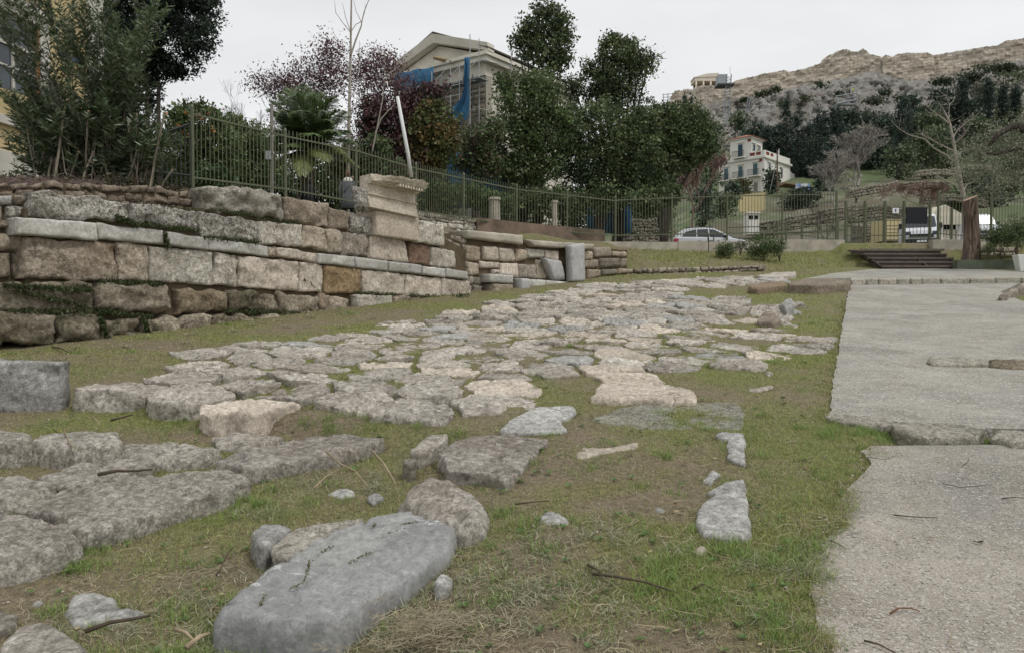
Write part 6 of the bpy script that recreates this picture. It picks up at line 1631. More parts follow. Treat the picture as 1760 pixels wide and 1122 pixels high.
# ================================================================== CITADEL ON THE ROCK
def citadel():
    top = [(1060,205),(1120,190),(1150,172),(1158,160),(1196,156),(1196,152),(1252,148),(1262,142),(1300,133),(1322,128),(1345,124),(1352,127),(1372,124),(1410,112),(1415,102),(1432,94),(1450,88),(1458,93),(1470,93),(1478,88),(1484,91),(1490,97),(1508,101),(1512,108),(1517,99),(1530,100),(1540,96),(1560,95),(1590,95),(1598,100),(1622,95),(1645,91),(1670,88),(1700,83),(1720,80),(1721,75),(1740,72),(1772,67),(1830,60),(1900,52)]
    foot = [(1060,215),(1150,196),(1200,186),(1250,176),(1300,170),(1340,160),(1400,148),(1450,140),(1490,128),(1512,130),(1530,138),(1560,142),(1620,138),(1680,122),(1720,112),(1760,108),(1900,98)]
    base = [(1060,300),(1200,290),(1300,285),(1400,280),(1500,270),(1600,250),(1700,225),(1800,215),(1900,210)]
    fx, fy = zip(*foot); bx, by = zip(*base); tx, ty = zip(*top)
    def Yw(x): return 232 - 34 * np.clip((x - 1150) / 650, 0, 1)
    # rock face
    xs = np.linspace(1060, 1900, 420); ts = np.linspace(0, 1, 120)
    X, T = np.meshgrid(xs, ts)
    yb = np.interp(X, bx, by) + 14; yf = np.interp(X, fx, fy) - 2
    PY = yb + (yf - yb) * T
    Yd = Yw(X) - 34 * (1 - T) ** 1.3
    Z = EYE[2] + (530 - PY) / F_PX * Yd; XW = (X - CX) / F_PX * Yd
    a, b = XW, Z
    ridg = 1 - np.abs(fbm(a * .07, b * .035, 0, 5, 303)); ridg2 = 1 - np.abs(fbm(a * .25 + .2 * b * .2, b * .12, 3, 4, 305))
    d = 5.0 * (ridg - .75) + 1.9 * (ridg2 - .7) + 1.5 * fbm(a * .5, b * .4, 0, 4, 307, .6) + .8 * fbm(a * 1.6, b * 1.2, 0, 3, 309, .6)
    d = d - 4.5 * np.clip(1 - np.abs(fbm(a * .11, b * .035, 7, 4, 331)) / .07, 0, 1) - 1.6 * np.clip(1 - np.abs(fbm(a * .3, b * .16, 9, 4, 333)) / .12, 0, 1)
    d = d * sstep(0, .12, 1 - T)
    YY = Yd - d
    V = np.stack([XW, YY, Z + .4 * fbm(a * .8, b * .8, 5, 3, 311)], -1).reshape(-1, 3)
    nr, nc = X.shape; i = np.arange(nr - 1)[:, None]; j = np.arange(nc - 1)[None, :]
    Fq = np.stack([i*nc+j, i*nc+j+1, (i+1)*nc+j+1, (i+1)*nc+j], -1).reshape(-1, 4)
    o = link('citadel_rock', np_mesh('citadel_rock', V, Fq, M['acropolis'], True)); tag(o, kind='structure')
    # scrub clinging to the ledges
    # wall
    e = empty('citadel_wall', P(1450, 150, 215), 'long tan fortification wall along the skyline of the rock', 'fortification wall')
    M['citadel'] = citadel_mat()
    segs = [(1150, 1515), (1512, 1600), (1597, 1900)]
    for s0, s1 in segs:
        xs = np.unique(np.concatenate([np.linspace(s0, s1, int((s1 - s0) / 2.2)), [x for x in tx if s0 <= x <= s1]])); ts = np.linspace(0, 1, 16)
        X, T = np.meshgrid(xs, ts)
        yt = np.interp(X, tx, ty) + 1.4 * fbm(X * .35, 0, 0, 3, 321); yf = np.interp(X, fx, fy) + 4
        PY = yf + (yt - yf) * T; Yd = Yw(X) + 0.8 - (.9 if s0 == 1512 else 0)
        Z = EYE[2] + (530 - PY) / F_PX * Yd; XW = (X - CX) / F_PX * Yd
        YY = Yd - .35 * fbm(XW * .35, Z * .5, 0, 4, 323) - .25 * np.sign(vnoise(XW * .8, np.floor(Z / .9) * 7.7, 0, 5)) * (np.abs(vnoise(XW * .8, np.floor(Z / .9) * 7.7, 0, 5)) > .35)
        V = np.stack([XW, YY, Z], -1); nr, nc = X.shape
        back = V[-1].copy(); back[:, 1] += 3.0
        V = np.vstack([V.reshape(-1, 3), back]); nr += 1
        i = np.arange(nr - 1)[:, None]; j = np.arange(nc - 1)[None, :]
        Fq = np.stack([i*nc+j, i*nc+j+1, (i+1)*nc+j+1, (i+1)*nc+j], -1).reshape(-1, 4)
        o = link('wall_stretch', np_mesh('wall_stretch', V, Fq, M['citadel'], False), e); o.location = rel(e, (0, 0, 0))
    # small porch-fronted temple on the bastion
    Y = 234
    t = empty('small_temple', P(1222, 152, Y), 'small columned temple on the bastion at the left end of the citadel', 'temple')
    c = lambda x, y: P(x, y, Y)
    def bx_(name, x0, y0, x1, y1, y_a, y_b, mat='temple'):
        p, q = P(x0, y1, Y), P(x1, y0, Y); m = MB().box((p[0], Y + y_a, p[2]), (q[0], Y + y_b, q[2])); o = m.build(name, M[mat], t); o.location = rel(t, (0, 0, 0)); return o
    M['temple'] = plain('temple_marble', (0.60,0.54,0.45), .9, .2, .1, .6)
    for x in (1196.5, 1209, 1221.5):
        p, q = P(x, 153.5, Y), P(x, 140, Y); m = MB().tube([p, q], [.32, .27], 10); o = m.build('column', M['temple'], t, smooth=True); o.location = rel(t, (0, 0, 0))
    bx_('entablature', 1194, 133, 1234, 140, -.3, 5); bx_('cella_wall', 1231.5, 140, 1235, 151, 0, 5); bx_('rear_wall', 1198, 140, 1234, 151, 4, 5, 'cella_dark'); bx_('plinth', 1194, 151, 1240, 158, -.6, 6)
    p0, p1, p2 = P(1192, 134, Y), P(1214, 127, Y), P(1238, 127, Y); p3 = P(1240, 134, Y)
    m = MB().prism([p0 - (0, .5, 0), P(1213, 128, Y) - (0, .5, 0), P(1234, 126.5, Y) - (0, .5, 0), P(1236, 133, Y) - (0, .5, 0)], (0, 5, 0)); o = m.build('pediment_roof', M['temple'], t); o.location = rel(t, (0, 0, 0))
    # scaffolding and lift tower
    s = empty('lift_tower', P(1250, 215, 214), 'steel lift tower rising up the cliff beside the small temple', 'lift tower')
    Ys = 212
    def strut(x0, y0, x1, y1, r=.14, yo=0):
        m = MB().tube([P(x0, y0, Ys + yo), P(x1, y1, Ys + yo)], r, 4); o = m.build('strut', M['steel'], s); o.location = rel(s, (0, 0, 0))
    for yo in (0, 2):
        for x in (1249.5, 1257): strut(x, 128, x - 7 if x < 1253 else x - 5, 205, .16, yo)
    strut(1249, 205, 1243, 225, .16)
    for k in range(16):
        y = 133 + k * 5; f = (y - 128) / 77; xa, xb = 1249.5 - 7 * f, 1257 - 5 * f
        strut(xa, y, xb, y, .08); strut(xa, y, xb, y + 5, .07)
    m = MB().box(P(1235, 145, Ys), np.array(P(1250, 128, Ys)) + (0, 3, 0)); o = m.build('cabin', M['steel_panel'], s); o.location = rel(s, (0, 0, 0))
    m = MB().box(P(1233, 147, Ys) - (0, .5, 0), np.array(P(1262, 144.5, Ys)) + (0, 3.5, 0)); o = m.build('platform', M['dark_iron'], s); o.location = rel(s, (0, 0, 0))
    strut(1255, 128, 1255, 116, .05)
    s = empty('cliff_ladder', P(1275, 235, 206), 'long thin ladder track leaning against the pale cliff', 'ladder'); Ys = 203
    for dx in (0, 4): strut(1287 + dx, 165, 1272 + dx, 236, .12)
    for k in range(14): y = 168 + k * 5; x = 1287 - 15 * (y - 165) / 71; strut(x, y, x + 4, y, .07)
    s = empty('work_platform', P(1455, 185, 192), 'tubular steel work platform fixed to the rock face, with railings', 'scaffold'); Ys = 190
    strut(1438, 166, 1473, 160, .14); strut(1438, 179, 1472, 172, .2); strut(1438, 166, 1438, 193, .14); strut(1473, 160, 1471, 180, .12); strut(1455, 163, 1455, 177, .1); strut(1438, 172, 1473, 166, .1)
    m = MB().box(P(1438, 180, Ys), np.array(P(1472, 178, Ys)) + (0, 2, 0)); o = m.build('deck', M['steel'], s); o.location = rel(s, (0, 0, 0))
    s = empty('small_scaffold', P(1155, 175, 236), 'grey scaffolding around a ruined block left of the small temple', 'scaffold'); Ys = 233
    for x in (1140, 1148, 1156, 1164): strut(x, 162 - (x - 1140) * .1, x, 185, .12)
    for y in (163, 168, 173, 178): strut(1139, y, 1165, y - 2, .1)
    for k, (x, y, w, h) in enumerate([(1160, 156, 12, 6), (1175, 153, 10, 5), (1170, 158, 16, 8)]):
        p, q = P(x, y + h, 236), P(x + w, y, 236); m = MB().box((p[0], 236, p[2]), (q[0], 239, q[2])); o = m.build('ruined_block', M['temple'], s, bevel=.15); o.location = rel(s, (0, 0, 0))
def citadel_mat():
    n = N('tan_ashlar_masonry'); v = n.coords()
    sep = n.n.new('ShaderNodeSeparateXYZ'); n.l.new(v, sep.inputs[0]); cb = n.n.new('ShaderNodeCombineXYZ'); n.l.new(sep.outputs[0], cb.inputs[0]); n.l.new(sep.outputs[2], cb.inputs[1])
    br = n.node('ShaderNodeTexBrick', Scale=1.0); br.inputs['Brick Width'].default_value = 1.9; br.inputs['Row Height'].default_value = .85; br.inputs['Mortar Size'].default_value = .06
    br.inputs['Color1'].default_value = (0.60,0.52,0.42,1); br.inputs['Color2'].default_value = (0.45,0.38,0.30,1); br.inputs['Mortar'].default_value = (0.13,0.10,0.075,1); br.inputs['Mortar Smooth'].default_value = .6
    w = n.n.new('ShaderNodeVectorMath'); nn = n.node('ShaderNodeTexNoise', Scale=.4, Detail=4.0); n.l.new(v, nn.inputs['Vector']); n.l.new(cb.outputs[0], w.inputs[0]); n.l.new(nn.outputs['Color'], w.inputs[1]); n.l.new(w.outputs[0], br.inputs['Vector'])
    c = n.mix(n.ramp(n.noise(v, .12, 5, .6), .35, .65), br.outputs['Color'], (0.42,0.385,0.33))
    c = n.mix(n.math('MULTIPLY', n.ramp(n.noise(v, .9, 5, .7), .5, .68), .5), c, (0.13,0.11,0.085))
    c = n.mix(.4, c, br.outputs['Color'])
    n.color(c); n.bump(n.noise(v, 1.2, 6, .7), .8, .4)
    return n.m
M['steel'] = plain('galvanised_steel', (0.22,0.24,0.26), .5, .5, .1)
M['steel_panel'] = plain('grey_sheet_metal', (0.27,0.29,0.30), .6, .4, .15, .5)
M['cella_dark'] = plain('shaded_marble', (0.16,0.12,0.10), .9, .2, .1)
citadel()
def ledge_scrub():
    e = empty('ledge_scrub', P(1320, 160, 205), 'dark green scrub clinging to the ledges under the citadel wall', 'scrub'); e['kind'] = 'stuff'
    bl = [blob_px(x, y, Y, w, h) for x, y, w, h, Y in [(1305,163,12,4,214),(1318,160,8,4,214),(1280,172,9,3,217),(1335,155,10,4,212),(1410,146,10,4,208),(1500,175,20,4,192),(1440,160,10,3,200),(1560,170,16,5,186),(1590,190,20,6,180),(1385,170,12,4,200),(1620,140,22,6,196),(1665,135,18,8,192),(1725,118,30,8,188),(1520,160,16,4,192),(1345,180,12,3,200),(1480,200,20,5,182)]]
    crown('crown', e, bl, 5000, .7, [(0.04,0.062,0.03),(0.055,0.075,0.035),(0.07,0.08,0.045)], clump=1.2, per=10, seed=400, hollow=.0, org=e.location)
ledge_scrub()

# ------------------------------------------------------------------ rubble terrace walls on the slope
M['terrace_stone'] = rock_mat('lichened_terrace_stone', (0.30,0.27,0.22), (0.19,0.175,0.135), (0.08,0.075,0.055), 0.6, 0.8, 0.05, 0.5, 0.3, 0.2)
def terraces():
    TG = 'dry-stone terrace walls on the slope'
    L = [([(1462,334),(1530,322),(1545,318)], 8, 80, 'pale dry-stone terrace wall left of the low leafless shrub'), ([(1550,322),(1590,318),(1632,320)], 7, 84, 'pale dry-stone terrace wall behind the low leafless shrub'),
         ([(1578,300),(1610,296),(1645,298)], 6, 100, 'uppermost pale terrace wall behind the arching leafless tree'), ([(1302,398),(1350,388),(1420,374),(1470,364)], 13, 56, 'long sloping rubble wall running up from the small white cabin'),
         ([(1068,404),(1110,402),(1150,402)], 26, 40, 'rubble wall behind the railing, under the blue hoarding'), ([(1470,372),(1520,366),(1555,372)], 14, 60, 'rubble wall seen through the left leaf of the gate'),
         ([(1480,405),(1520,402),(1550,405)], 18, 50, 'low rubble wall seen through the bars beside the yellow container'), ([(1590,345),(1640,340),(1700,352)], 7, 72, 'rubble wall behind the white booth')]
    for k, (pts, h, Y, lb) in enumerate(L):
        a = P(*pts[0], Y); b = P(*pts[-1], Y + 2); F = Facade(a, b - a)
        q = [F.sz(*p) for p in pts]; H = h / F_PX * Y
        zt = lambda s: float(np.interp(s, [p[0] for p in q], [p[1] + H for p in q])) + .08 * float(vnoise(s * 1.7, k))
        zb = lambda s: float(np.interp(s, [p[0] for p in q], [p[1] - H * .8 for p in q]))
        o = stuff_rubble(F, q[0][0], q[-1][0], zb, zt, 'terrace_wall', None, size=.0042 * Y, mat='terrace_stone', seed=300 + k, thick=.8, kind=None, rough=.05)
        tag(o, lb, 'terrace wall', TG)
    # wall under the railing on the left part, small pale stones
    pts = [(712,385),(760,388),(800,392)]; F = Facade(P(712, 385, 23.6), P(803, 392, 26.2) - P(712, 385, 23.6))
    e = empty('rubble_terrace_wall', F.at(1, 3.7), 'pale small-stone wall under the railing, behind the whitish end block', 'rubble wall')
    a0, a1 = F.sz(706, 385)[0], F.sz(822, 392)[0]; f = lambda p: (lambda q: (lambda a: float(np.interp(a, [x[0] for x in q], [x[1] for x in q]))))([F.sz(*x) for x in p])
    rubble_face(F, a0, a1, f([(706, 392), (822, 404)]), f([(706, 361), (760, 368), (822, 376)]), e, .15, 0, 'white_blk', 55, step=.09)
    F = Facade(P(818, 380, 26.6), P(1010, 395, 29.4) - P(818, 380, 26.6)); a0, a1 = F.sz(820, 385)[0], F.sz(1040, 398)[0]
    e2 = MB(); n = 10; ft = f([(820, 375), (900, 384), (1040, 394)])
    ft = (lambda q: (lambda a: float(np.interp(a, [x[0] for x in q], [x[1] for x in q]))))([F.sz(*x) for x in [(820, 374), (900, 383), (1040, 396)]])
    for i in range(n):
        s0 = a0 + (a1 - a0) * i / n; s1 = a0 + (a1 - a0) * (i + 1) / n
        e2.hexa([F.at(s0, 3.3, 0), F.at(s1, 3.3, 0), F.at(s1, 3.3, -.3), F.at(s0, 3.3, -.3), F.at(s0, ft(s0), 0), F.at(s1, ft(s1), 0), F.at(s1, ft(s1), -.3), F.at(s0, ft(s0), -.3)])
    tag(e2.build('plastered_wall', M['stucco_brown'], origin=F.at((a0 + a1) / 2, 3.3)), 'stained reddish-brown plaster wall under the railing, above the patched wall', 'wall')
    # column stumps behind the railing
    for x, yt, w, Y, lb in ((850, 340, 10, 30.5, 'pale weathered pillar stump behind the railing'), (953, 345, 5, 31, 'slim grey pillar stump behind the railing, in the shade of the evergreens')):
        a = P(x, 378, Y); a[2] = 4.1; b = P(x, yt, Y); R = w / F_PX * Y
        m = MB().tube([a, (a + b) / 2, b - (0, 0, .12), b - (0, 0, .1), b], [R, R * .95, R * .92, R * 1.15, R * 1.1], 8)
        tag(m.build('pillar_stump', M['coping'], origin=a, smooth=False), lb, 'pillar')
M['stucco_brown'] = plain('stained_plaster', (0.17,0.125,0.095), .95, .15, .4, 1.5, bump=.5)
terraces()

# ================================================================== BUILDINGS
def yellow_house():
    A = np.array([-12.15, 22.0]); F = Facade(A, (-0.17, -1.0)); s = lambda px: F.sz(px, 200)[0]
    s0, s1 = 0.0, s(-160)
    e = empty('yellow_house', F.at(2, 4.2), 'yellow neoclassical house with white trim at the left edge, half hidden by the oleander', 'house')
    def put(name, mb, mat, par=e, bev=0):
        o = mb.build(name, M[mat], par, bevel=bev); o.location = rel(e, (0, 0, 0)) if par is e else (0, 0, 0); return o
    z = lambda px, py: F.sz(px, py)[1]
    put('wall', MB().fbox(F, s0, s1, 3.5, z(60, -150), -7.0, 0), 'yellow')
    cw = abs(s(150) - s0)
    put('corner_pilaster', MB().fbox(F, -.02, cw, 3.5, z(60, -150) + .01, -.5, .10), 'trim_white', bev=.01)
    z1, z2 = z(0, 197), z(0, 213); put('sill_band', MB().fbox(F, cw, s1, min(z1, z2), max(z1, z2), 0, .12), 'trim_white', bev=.02)
    put('base_band', MB().fbox(F, cw, s1, 3.5, z(0, 258), 0, .10), 'trim_white', bev=.02)
    # window
    wa, wb = s(66), s(-30); zt, zb = z(0, 17), z(0, 150)
    put('window_surround', MB().fbox(F, s(82), wa, zb - .05, zt + .25, 0, .10).fbox(F, wa, wb, zt + .0, zt + .25, 0, .12).fbox(F, s(84), wb + .3, zt + .25, zt + .42, 0, .22), 'trim_white')
    w = put('window_glass', MB().fbox(F, wa, wb, zb, zt, -.02, .005), 'glass')
    def wp(name, mb, mat): o = mb.build(name, M[mat], e); o.location = rel(e, (0, 0, 0)); return o
    zm = z(0, 70)
    wp('window_frame', MB().fbox(F, wa, wa + .10, zb, zt, .006, .07), 'orange_wood')
    wp('transom', MB().fbox(F, wa + .1, wb, zm - .05, zm + .05, .006, .06), 'trim_white')
    for px in (22, -6): wp('mullion', MB().fbox(F, s(px) - .035, s(px) + .035, zb, zm - .05, .006, .05), 'trim_white')
    wp('glazing_bar', MB().fbox(F, wa + .1, wb, z(0, 110) - .025, z(0, 110) + .025, .055, .065), 'trim_white')
    wp('curtain', MB().fbox(F, s(60), wb, zb, zm, -.018, -.012), 'trim_white') if False else None
    # blue street sign
    sa, sb = s(137), s(101); q = [F.sz(101, 82)[1], F.sz(101, 96)[1]]
    sg = MB().fbox(F, sa, sb, min(q), max(q), .03, .05).build('street_sign', M['blue_sign'], origin=F.at((sa + sb) / 2, min(q)), bevel=.004)
    tag(sg, 'small dark blue enamel street sign on the yellow wall, behind the oleander leaves', 'street sign')
    r = random.Random(2)
    # two short rows of white capitals (unreadable in the photograph except for a few strokes)
    mb = MB(); zc = (min(q) + max(q)) / 2; hh = (max(q) - min(q)); W = sa - sb
    x = sb - .0
    txt = bpy.data.curves.new('sign_text', 'FONT'); txt.body = 'ΤΥΙ'; txt.size = hh * .6; txt.align_x = 'CENTER'; txt.align_y = 'CENTER'; txt.extrude = .002
    to = bpy.data.objects.new('lettering', txt); COL.objects.link(to); txt.materials.append(M['white_paint'])
    me = bpy.data.meshes.new_from_object(to); bpy.data.objects.remove(to); to = link('lettering', me, sg)
    c = F.at((sa + sb) / 2, zc, .054) - np.array(sg.location)
    X = -F.d if np.dot(np.cross(-F.d, np.array([0, 0, 1.0])), F.n) > 0 else F.d
    mt = Matrix(((X[0], 0, F.n[0], c[0]), (X[1], 0, F.n[1], c[1]), (X[2], 1, F.n[2], c[2]), (0, 0, 0, 1))); to.matrix_local = mt
M['yellow'] = plain('ochre_stucco', (0.47,0.375,0.205), .9, .2, .1, 1.2, bump=.15)
M['trim_white'] = plain('off_white_stucco', (0.50,0.48,0.43), .85, .2, .1, 2.0, bump=.1)
M['orange_wood'] = plain('orange_brown_wood', (0.28,0.11,0.035), .6, .4, .2, 5.0)
M['glass'] = plain('grey_window_glass', (0.055,0.065,0.08), .12, .6, .3, 1.0)
yellow_house()

def pediment_building():
    K = np.array([-1.49, 42.0]); FF = Facade(K, (-1.37, 1.0)); FS = Facade(K, (0.773, 1.0))
    W = 7.2; D = 9.0
    e = empty('pediment_building', (K[0] - 2, K[1] + 3, 4.4), 'cream neoclassical house with a pediment, stripped to rubble masonry at the front', 'building')
    def put(name, mb, mat, bev=0): o = mb.build(name, M[mat], e, bevel=bev); o.location = rel(e, (0, 0, 0)); return o
    ze = FF.sz(835, 108)[1]; zc = FF.sz(835, 84)[1]     # underside and top of the cornice at the corner
    nF = FF.n; nS = FS.n
    A = lambda a, z, o=0: FF.at(a, z, o)
    put('masonry_front', MB().fbox(FF, 0, W, 3.5, ze - .7, -.5, 0), 'rubble_wall')
    put('side_wall', MB().fbox(FS, 0, D, 3.5, ze, -.5, 0.0), 'cream')
    put('frieze', MB().fbox(FF, -.02, W, ze - .7, ze, -.5, .06), 'cream')
    put('corner_strip', MB().fbox(FS, 0.003, .5, 3.5, ze - .7, 0.0, .03), 'cream_dark')
    # cornices
    put('cornice', MB().fbox(FF, -.35, W + .2, ze, ze + .28, -.3, .38).fbox(FF, -.45, W + .3, ze + .28, ze + .5, -.3, .5), 'cream')
    put('side_cornice', MB().fbox(FS, -.3, D, ze + .001, ze + .279, -.25, .36).fbox(FS, -.42, D, ze + .281, ze + .499, -.25, .48), 'cream')
    zc = ze + .5; ap = FF.sz(747, 64)[1]; hm = W / 2
    tri = [A(0.1, zc, -.1), A(W - .1, zc, -.1), A(hm, ap - .55, -.1)]
    put('tympanum', MB().prism(tri, -nF * .3), 'cream')
    for a0, a1 in ((-.5, hm), (W + .3, hm)):
        p0, p1 = A(a0, zc, -.15), A(a1, ap, -.15)
        v = np.array([0, 0, -.5]); put('raking_cornice', MB().hexa([p0 + v * .0 - (0,0,.02), p1 + v, p1 + v + nF * .55, p0 - (0,0,.02) + nF * .55, p0 + (0, 0, .4), p1, p1 + nF * .65, p0 + (0, 0, .4) + nF * .65]), 'cream')
    roofv = FS.d * (D + .1)
    for a0 in (-.5, W + .3):
        p0, p1 = A(a0, zc + .10, .45), A(hm, ap + .04, .45)
        put('roof_slope', MB().hexa([p0, p1, p1 + roofv, p0 + roofv, p0 + (0, 0, .1), p1 + (0, 0, .1), p1 + roofv + (0, 0, .1), p0 + roofv + (0, 0, .1)]), 'roof_dark')
    # window openings
    for xa, xb, ya, yb in ((799, 812, 133, 190),):
        a0, z1 = FF.sz(xb, ya); a1, z0 = FF.sz(xa, yb)
        put('window_opening', MB().fbox(FF, a0, a1, z0, z1, .0, .02), 'void')
        put('window_frame', MB().fbox(FF, a0 - .1, a0, z0, z1 + .12, 0, .06).fbox(FF, a1, a1 + .1, z0, z1 + .12, 0, .06).fbox(FF, (a0+a1)/2 - .04, (a0+a1)/2 + .04, z0, z1, .021, .05), 'grey_wood')
    # pieces of the rubble facing, largest course lines as real stones near the corner
    r = random.Random(9)
    zb = lambda a: FF.sz(833, 240)[1]; zt = lambda a: ze - .72
    a1 = FF.sz(765, 150)[0]
    g = rubble_face(FF, .05, a1, lambda a: FF.sz(833, 230)[1], lambda a: ze - .72, e, .34, .03, 'facing', 91, step=.3, thick=.15, name='facing_stone', rough=.03)
    # pink painted blot on the side wall: a plain painted patch, no figure
    a0, z1 = FS.sz(856, 128); a1_, z0 = FS.sz(884, 172)
    blot = []
    for k in range(26):
        t = 2 * math.pi * k / 26; rr = 1 + .25 * math.sin(3 * t + 1) + .12 * math.sin(7 * t)
        blot.append(FS.at((a0 + a1_) / 2 + math.cos(t) * rr * (a1_ - a0) / 2.2, (z0 + z1) / 2 + math.sin(t) * rr * (z1 - z0) / 2.6, .006))
    c0 = sum(blot) / 26
    put('black_outline', MB().prism([c0 + (p - c0) * 1.07 - nS * .003 for p in blot], nS * .002), 'void'); put('pink_paint', MB().prism(blot, nS * .004), 'pink')
    for dz, dx, sc in ((.5, -.35, .22), (-.1, -.3, .3), (-.9, .3, .35)):
        ring = [FS.at((a0 + a1_) / 2 + dx + math.cos(t) * sc, (z0 + z1) / 2 + dz + math.sin(t) * sc * .7, .013) for t in np.linspace(0, 6.283, 17)]
        put('paint_line', MB().tube(ring, .03, 4), 'void')
    # scaffolding in front
    s = empty('scaffold', FF.at(1, 5, 1), 'tubular scaffolding with a plank deck across the bare front masonry', 'scaffold')
    def tb(p, q, r_=.03, m='scaf', nm='tube'): o = MB().tube([p, q], r_, 5).build(nm, M[m], s); o.location = rel(s, (0, 0, 0))
    for out in (.5, 1.3):
        for px in (833, 815, 800, 768):
            a = FF.sz(px, 140)[0] - .0; tb(FF.at(a, 4.4, out), FF.at(a, ze - .3 if px != 833 else ze + 1.2, out))
        for py in (118, 158, 175, 205):
            za = FF.sz(800, py)[1]; tb(FF.at(-.3, za, out), FF.at(FF.sz(765, 150)[0], za, out), .025)
    tb(FS.at(1.2, 4.4, .9), FS.at(1.2, ze + 1.0, .9))
    for py in (112, 150, 195): za = FF.sz(833, py)[1]; tb(FF.at(-.3, za, .9), FS.at(1.2, za, .9), .022)
    for k in range(4):
        a = .3 + k * 1.1; za = FF.sz(800, 118)[1]; zb_ = FF.sz(800, 200)[1]
        tb(FF.at(a, za, .52), FF.at(a + 1.0, za - 1.3, 1.28), .022); tb(FF.at(a + .9, zb_, .52), FF.at(a, zb_ + 1.2, 1.28), .022)
    zd = FF.sz(833, 146)[1]
    for k in range(3): o = MB().fbox(FF, -.6, FF.sz(768, 165)[0], zd - .05, zd, .5 + k * .27, .75 + k * .27).build('deck_plank', M['steel'], s); o.location = rel(s, (0, 0, 0))
    # blue sheets
    def sheet_(name, rows, lb, out):
        V = []; nr = len(rows); nc = 14
        for j, (xa, xb, y0, y1) in enumerate(rows):
            for i in range(nc):
                t = i / (nc - 1); a, z_ = FF.sz(xa + (xb - xa) * t, y0 + (y1 - y0) * t)
                V.append(FF.at(a, z_, out + .10 * math.sin(t * 14 + j) + .05 * math.sin(j * 2 + t * 5)))
        Fc = [(j*nc+i, j*nc+i+1, (j+1)*nc+i+1, (j+1)*nc+i) for j in range(nr - 1) for i in range(nc - 1)]
        m = MB().add(V, Fc); o = m.build(name, M['blue_net'], smooth=True, origin=V[0]); sol = o.modifiers.new('thickness', 'SOLIDIFY'); sol.thickness = .02
        tag(o, lb, 'sheeting', 'blue sheets on the scaffolding')
    sheet_('blue_sheet', [(700,766,135,122),(699,766,150,136),(702,766,160,148),(708,766,164,160)], 'flat blue sheet hanging under the pediment, left of the bare masonry', 1.0)
    sheet_('blue_sheet', [(829,834,112,111),(828,834,140,140),(826,834,165,165),(820,833,180,182),(806,833,195,200),(792,832,208,214),(778,822,220,228)], 'torn blue sheet pulled into a point at the corner pole of the scaffolding', 1.45)
    # blue hoardings lower down among the trees
    for k, (x0, y0, x1, y1, Y, lb) in enumerate([(768, 262, 872, 330, 36.5, 'blue sheeting glimpsed low between the orange-green tree and the evergreens'), (1008, 322, 1086, 376, 39.5, 'blue hoarding behind the railing under the dense evergreens')]):
        a, b = P(x0, y1, Y), P(x1, y0, Y); nx = 16; V = []
        for j in range(5):
            for i in range(nx): V.append((a[0] + (b[0] - a[0]) * i / (nx - 1), Y + .08 * math.sin(i * 1.7 + j), a[2] - .8 + (b[2] - a[2] + .8) * j / 4))
        m = MB().add(V, [(j*nx+i, j*nx+i+1, (j+1)*nx+i+1, (j+1)*nx+i) for j in range(4) for i in range(nx - 1)]); o = m.build('blue_hoarding', M['blue_net'], smooth=True, origin=V[0]); sol = o.modifiers.new('thickness', 'SOLIDIFY'); sol.thickness = .03
        tag(o, lb, 'hoarding')
    # broken beam end sticking out of the cornice
    p = FF.at(FF.sz(778, 110)[0], FF.sz(778, 108)[1], .2); o = MB().tube([p, p + nF * .9 + FF.d * .5 + (0, 0, .1)], .11, 6).tube([p + (0, 0, -.05), p + nF * .7 - FF.d * .6 + (0, 0, -.3)], .08, 6).build('broken_beam', M['orange_blk'], e); o.location = rel(e, (0, 0, 0))
M['rubble_wall'] = rock_mat('bare_rubble_wall', (0.34,0.30,0.24), (0.22,0.19,0.15), (0.1,0.085,0.065), 1.6, .8, .05, .4, .3, 0.0)
M['facing'] = rock_mat('facing_stone', (0.40,0.36,0.29), (0.28,0.245,0.195), (0.12,0.1,0.08), 1.6, .7, .04, .3, .3, .3)
M['cream'] = plain('dirty_cream_plaster', (0.62,0.585,0.50), .9, .2, .16, .8, bump=.2)
M['cream_dark'] = plain('patched_plaster', (0.34,0.31,0.26), .9, .2, .2, .8, bump=.2)
M['roof_dark'] = plain('weathered_roof_tile', (0.09,0.075,0.06), .9, .2, .3, 2.0, bump=.5)
M['void'] = plain('dark_opening', (0.012,0.012,0.013), .9, .1, .1)
M['grey_wood'] = plain('grey_old_wood', (0.2,0.19,0.17), .9, .2, .2)
M['pink'] = plain('pink_spray_paint', (0.48,0.27,0.31), .8, .2, .15)
M['scaf'] = plain('pale_scaffold_tube', (0.38,0.39,0.38), .5, .5, .15)
pediment_building()

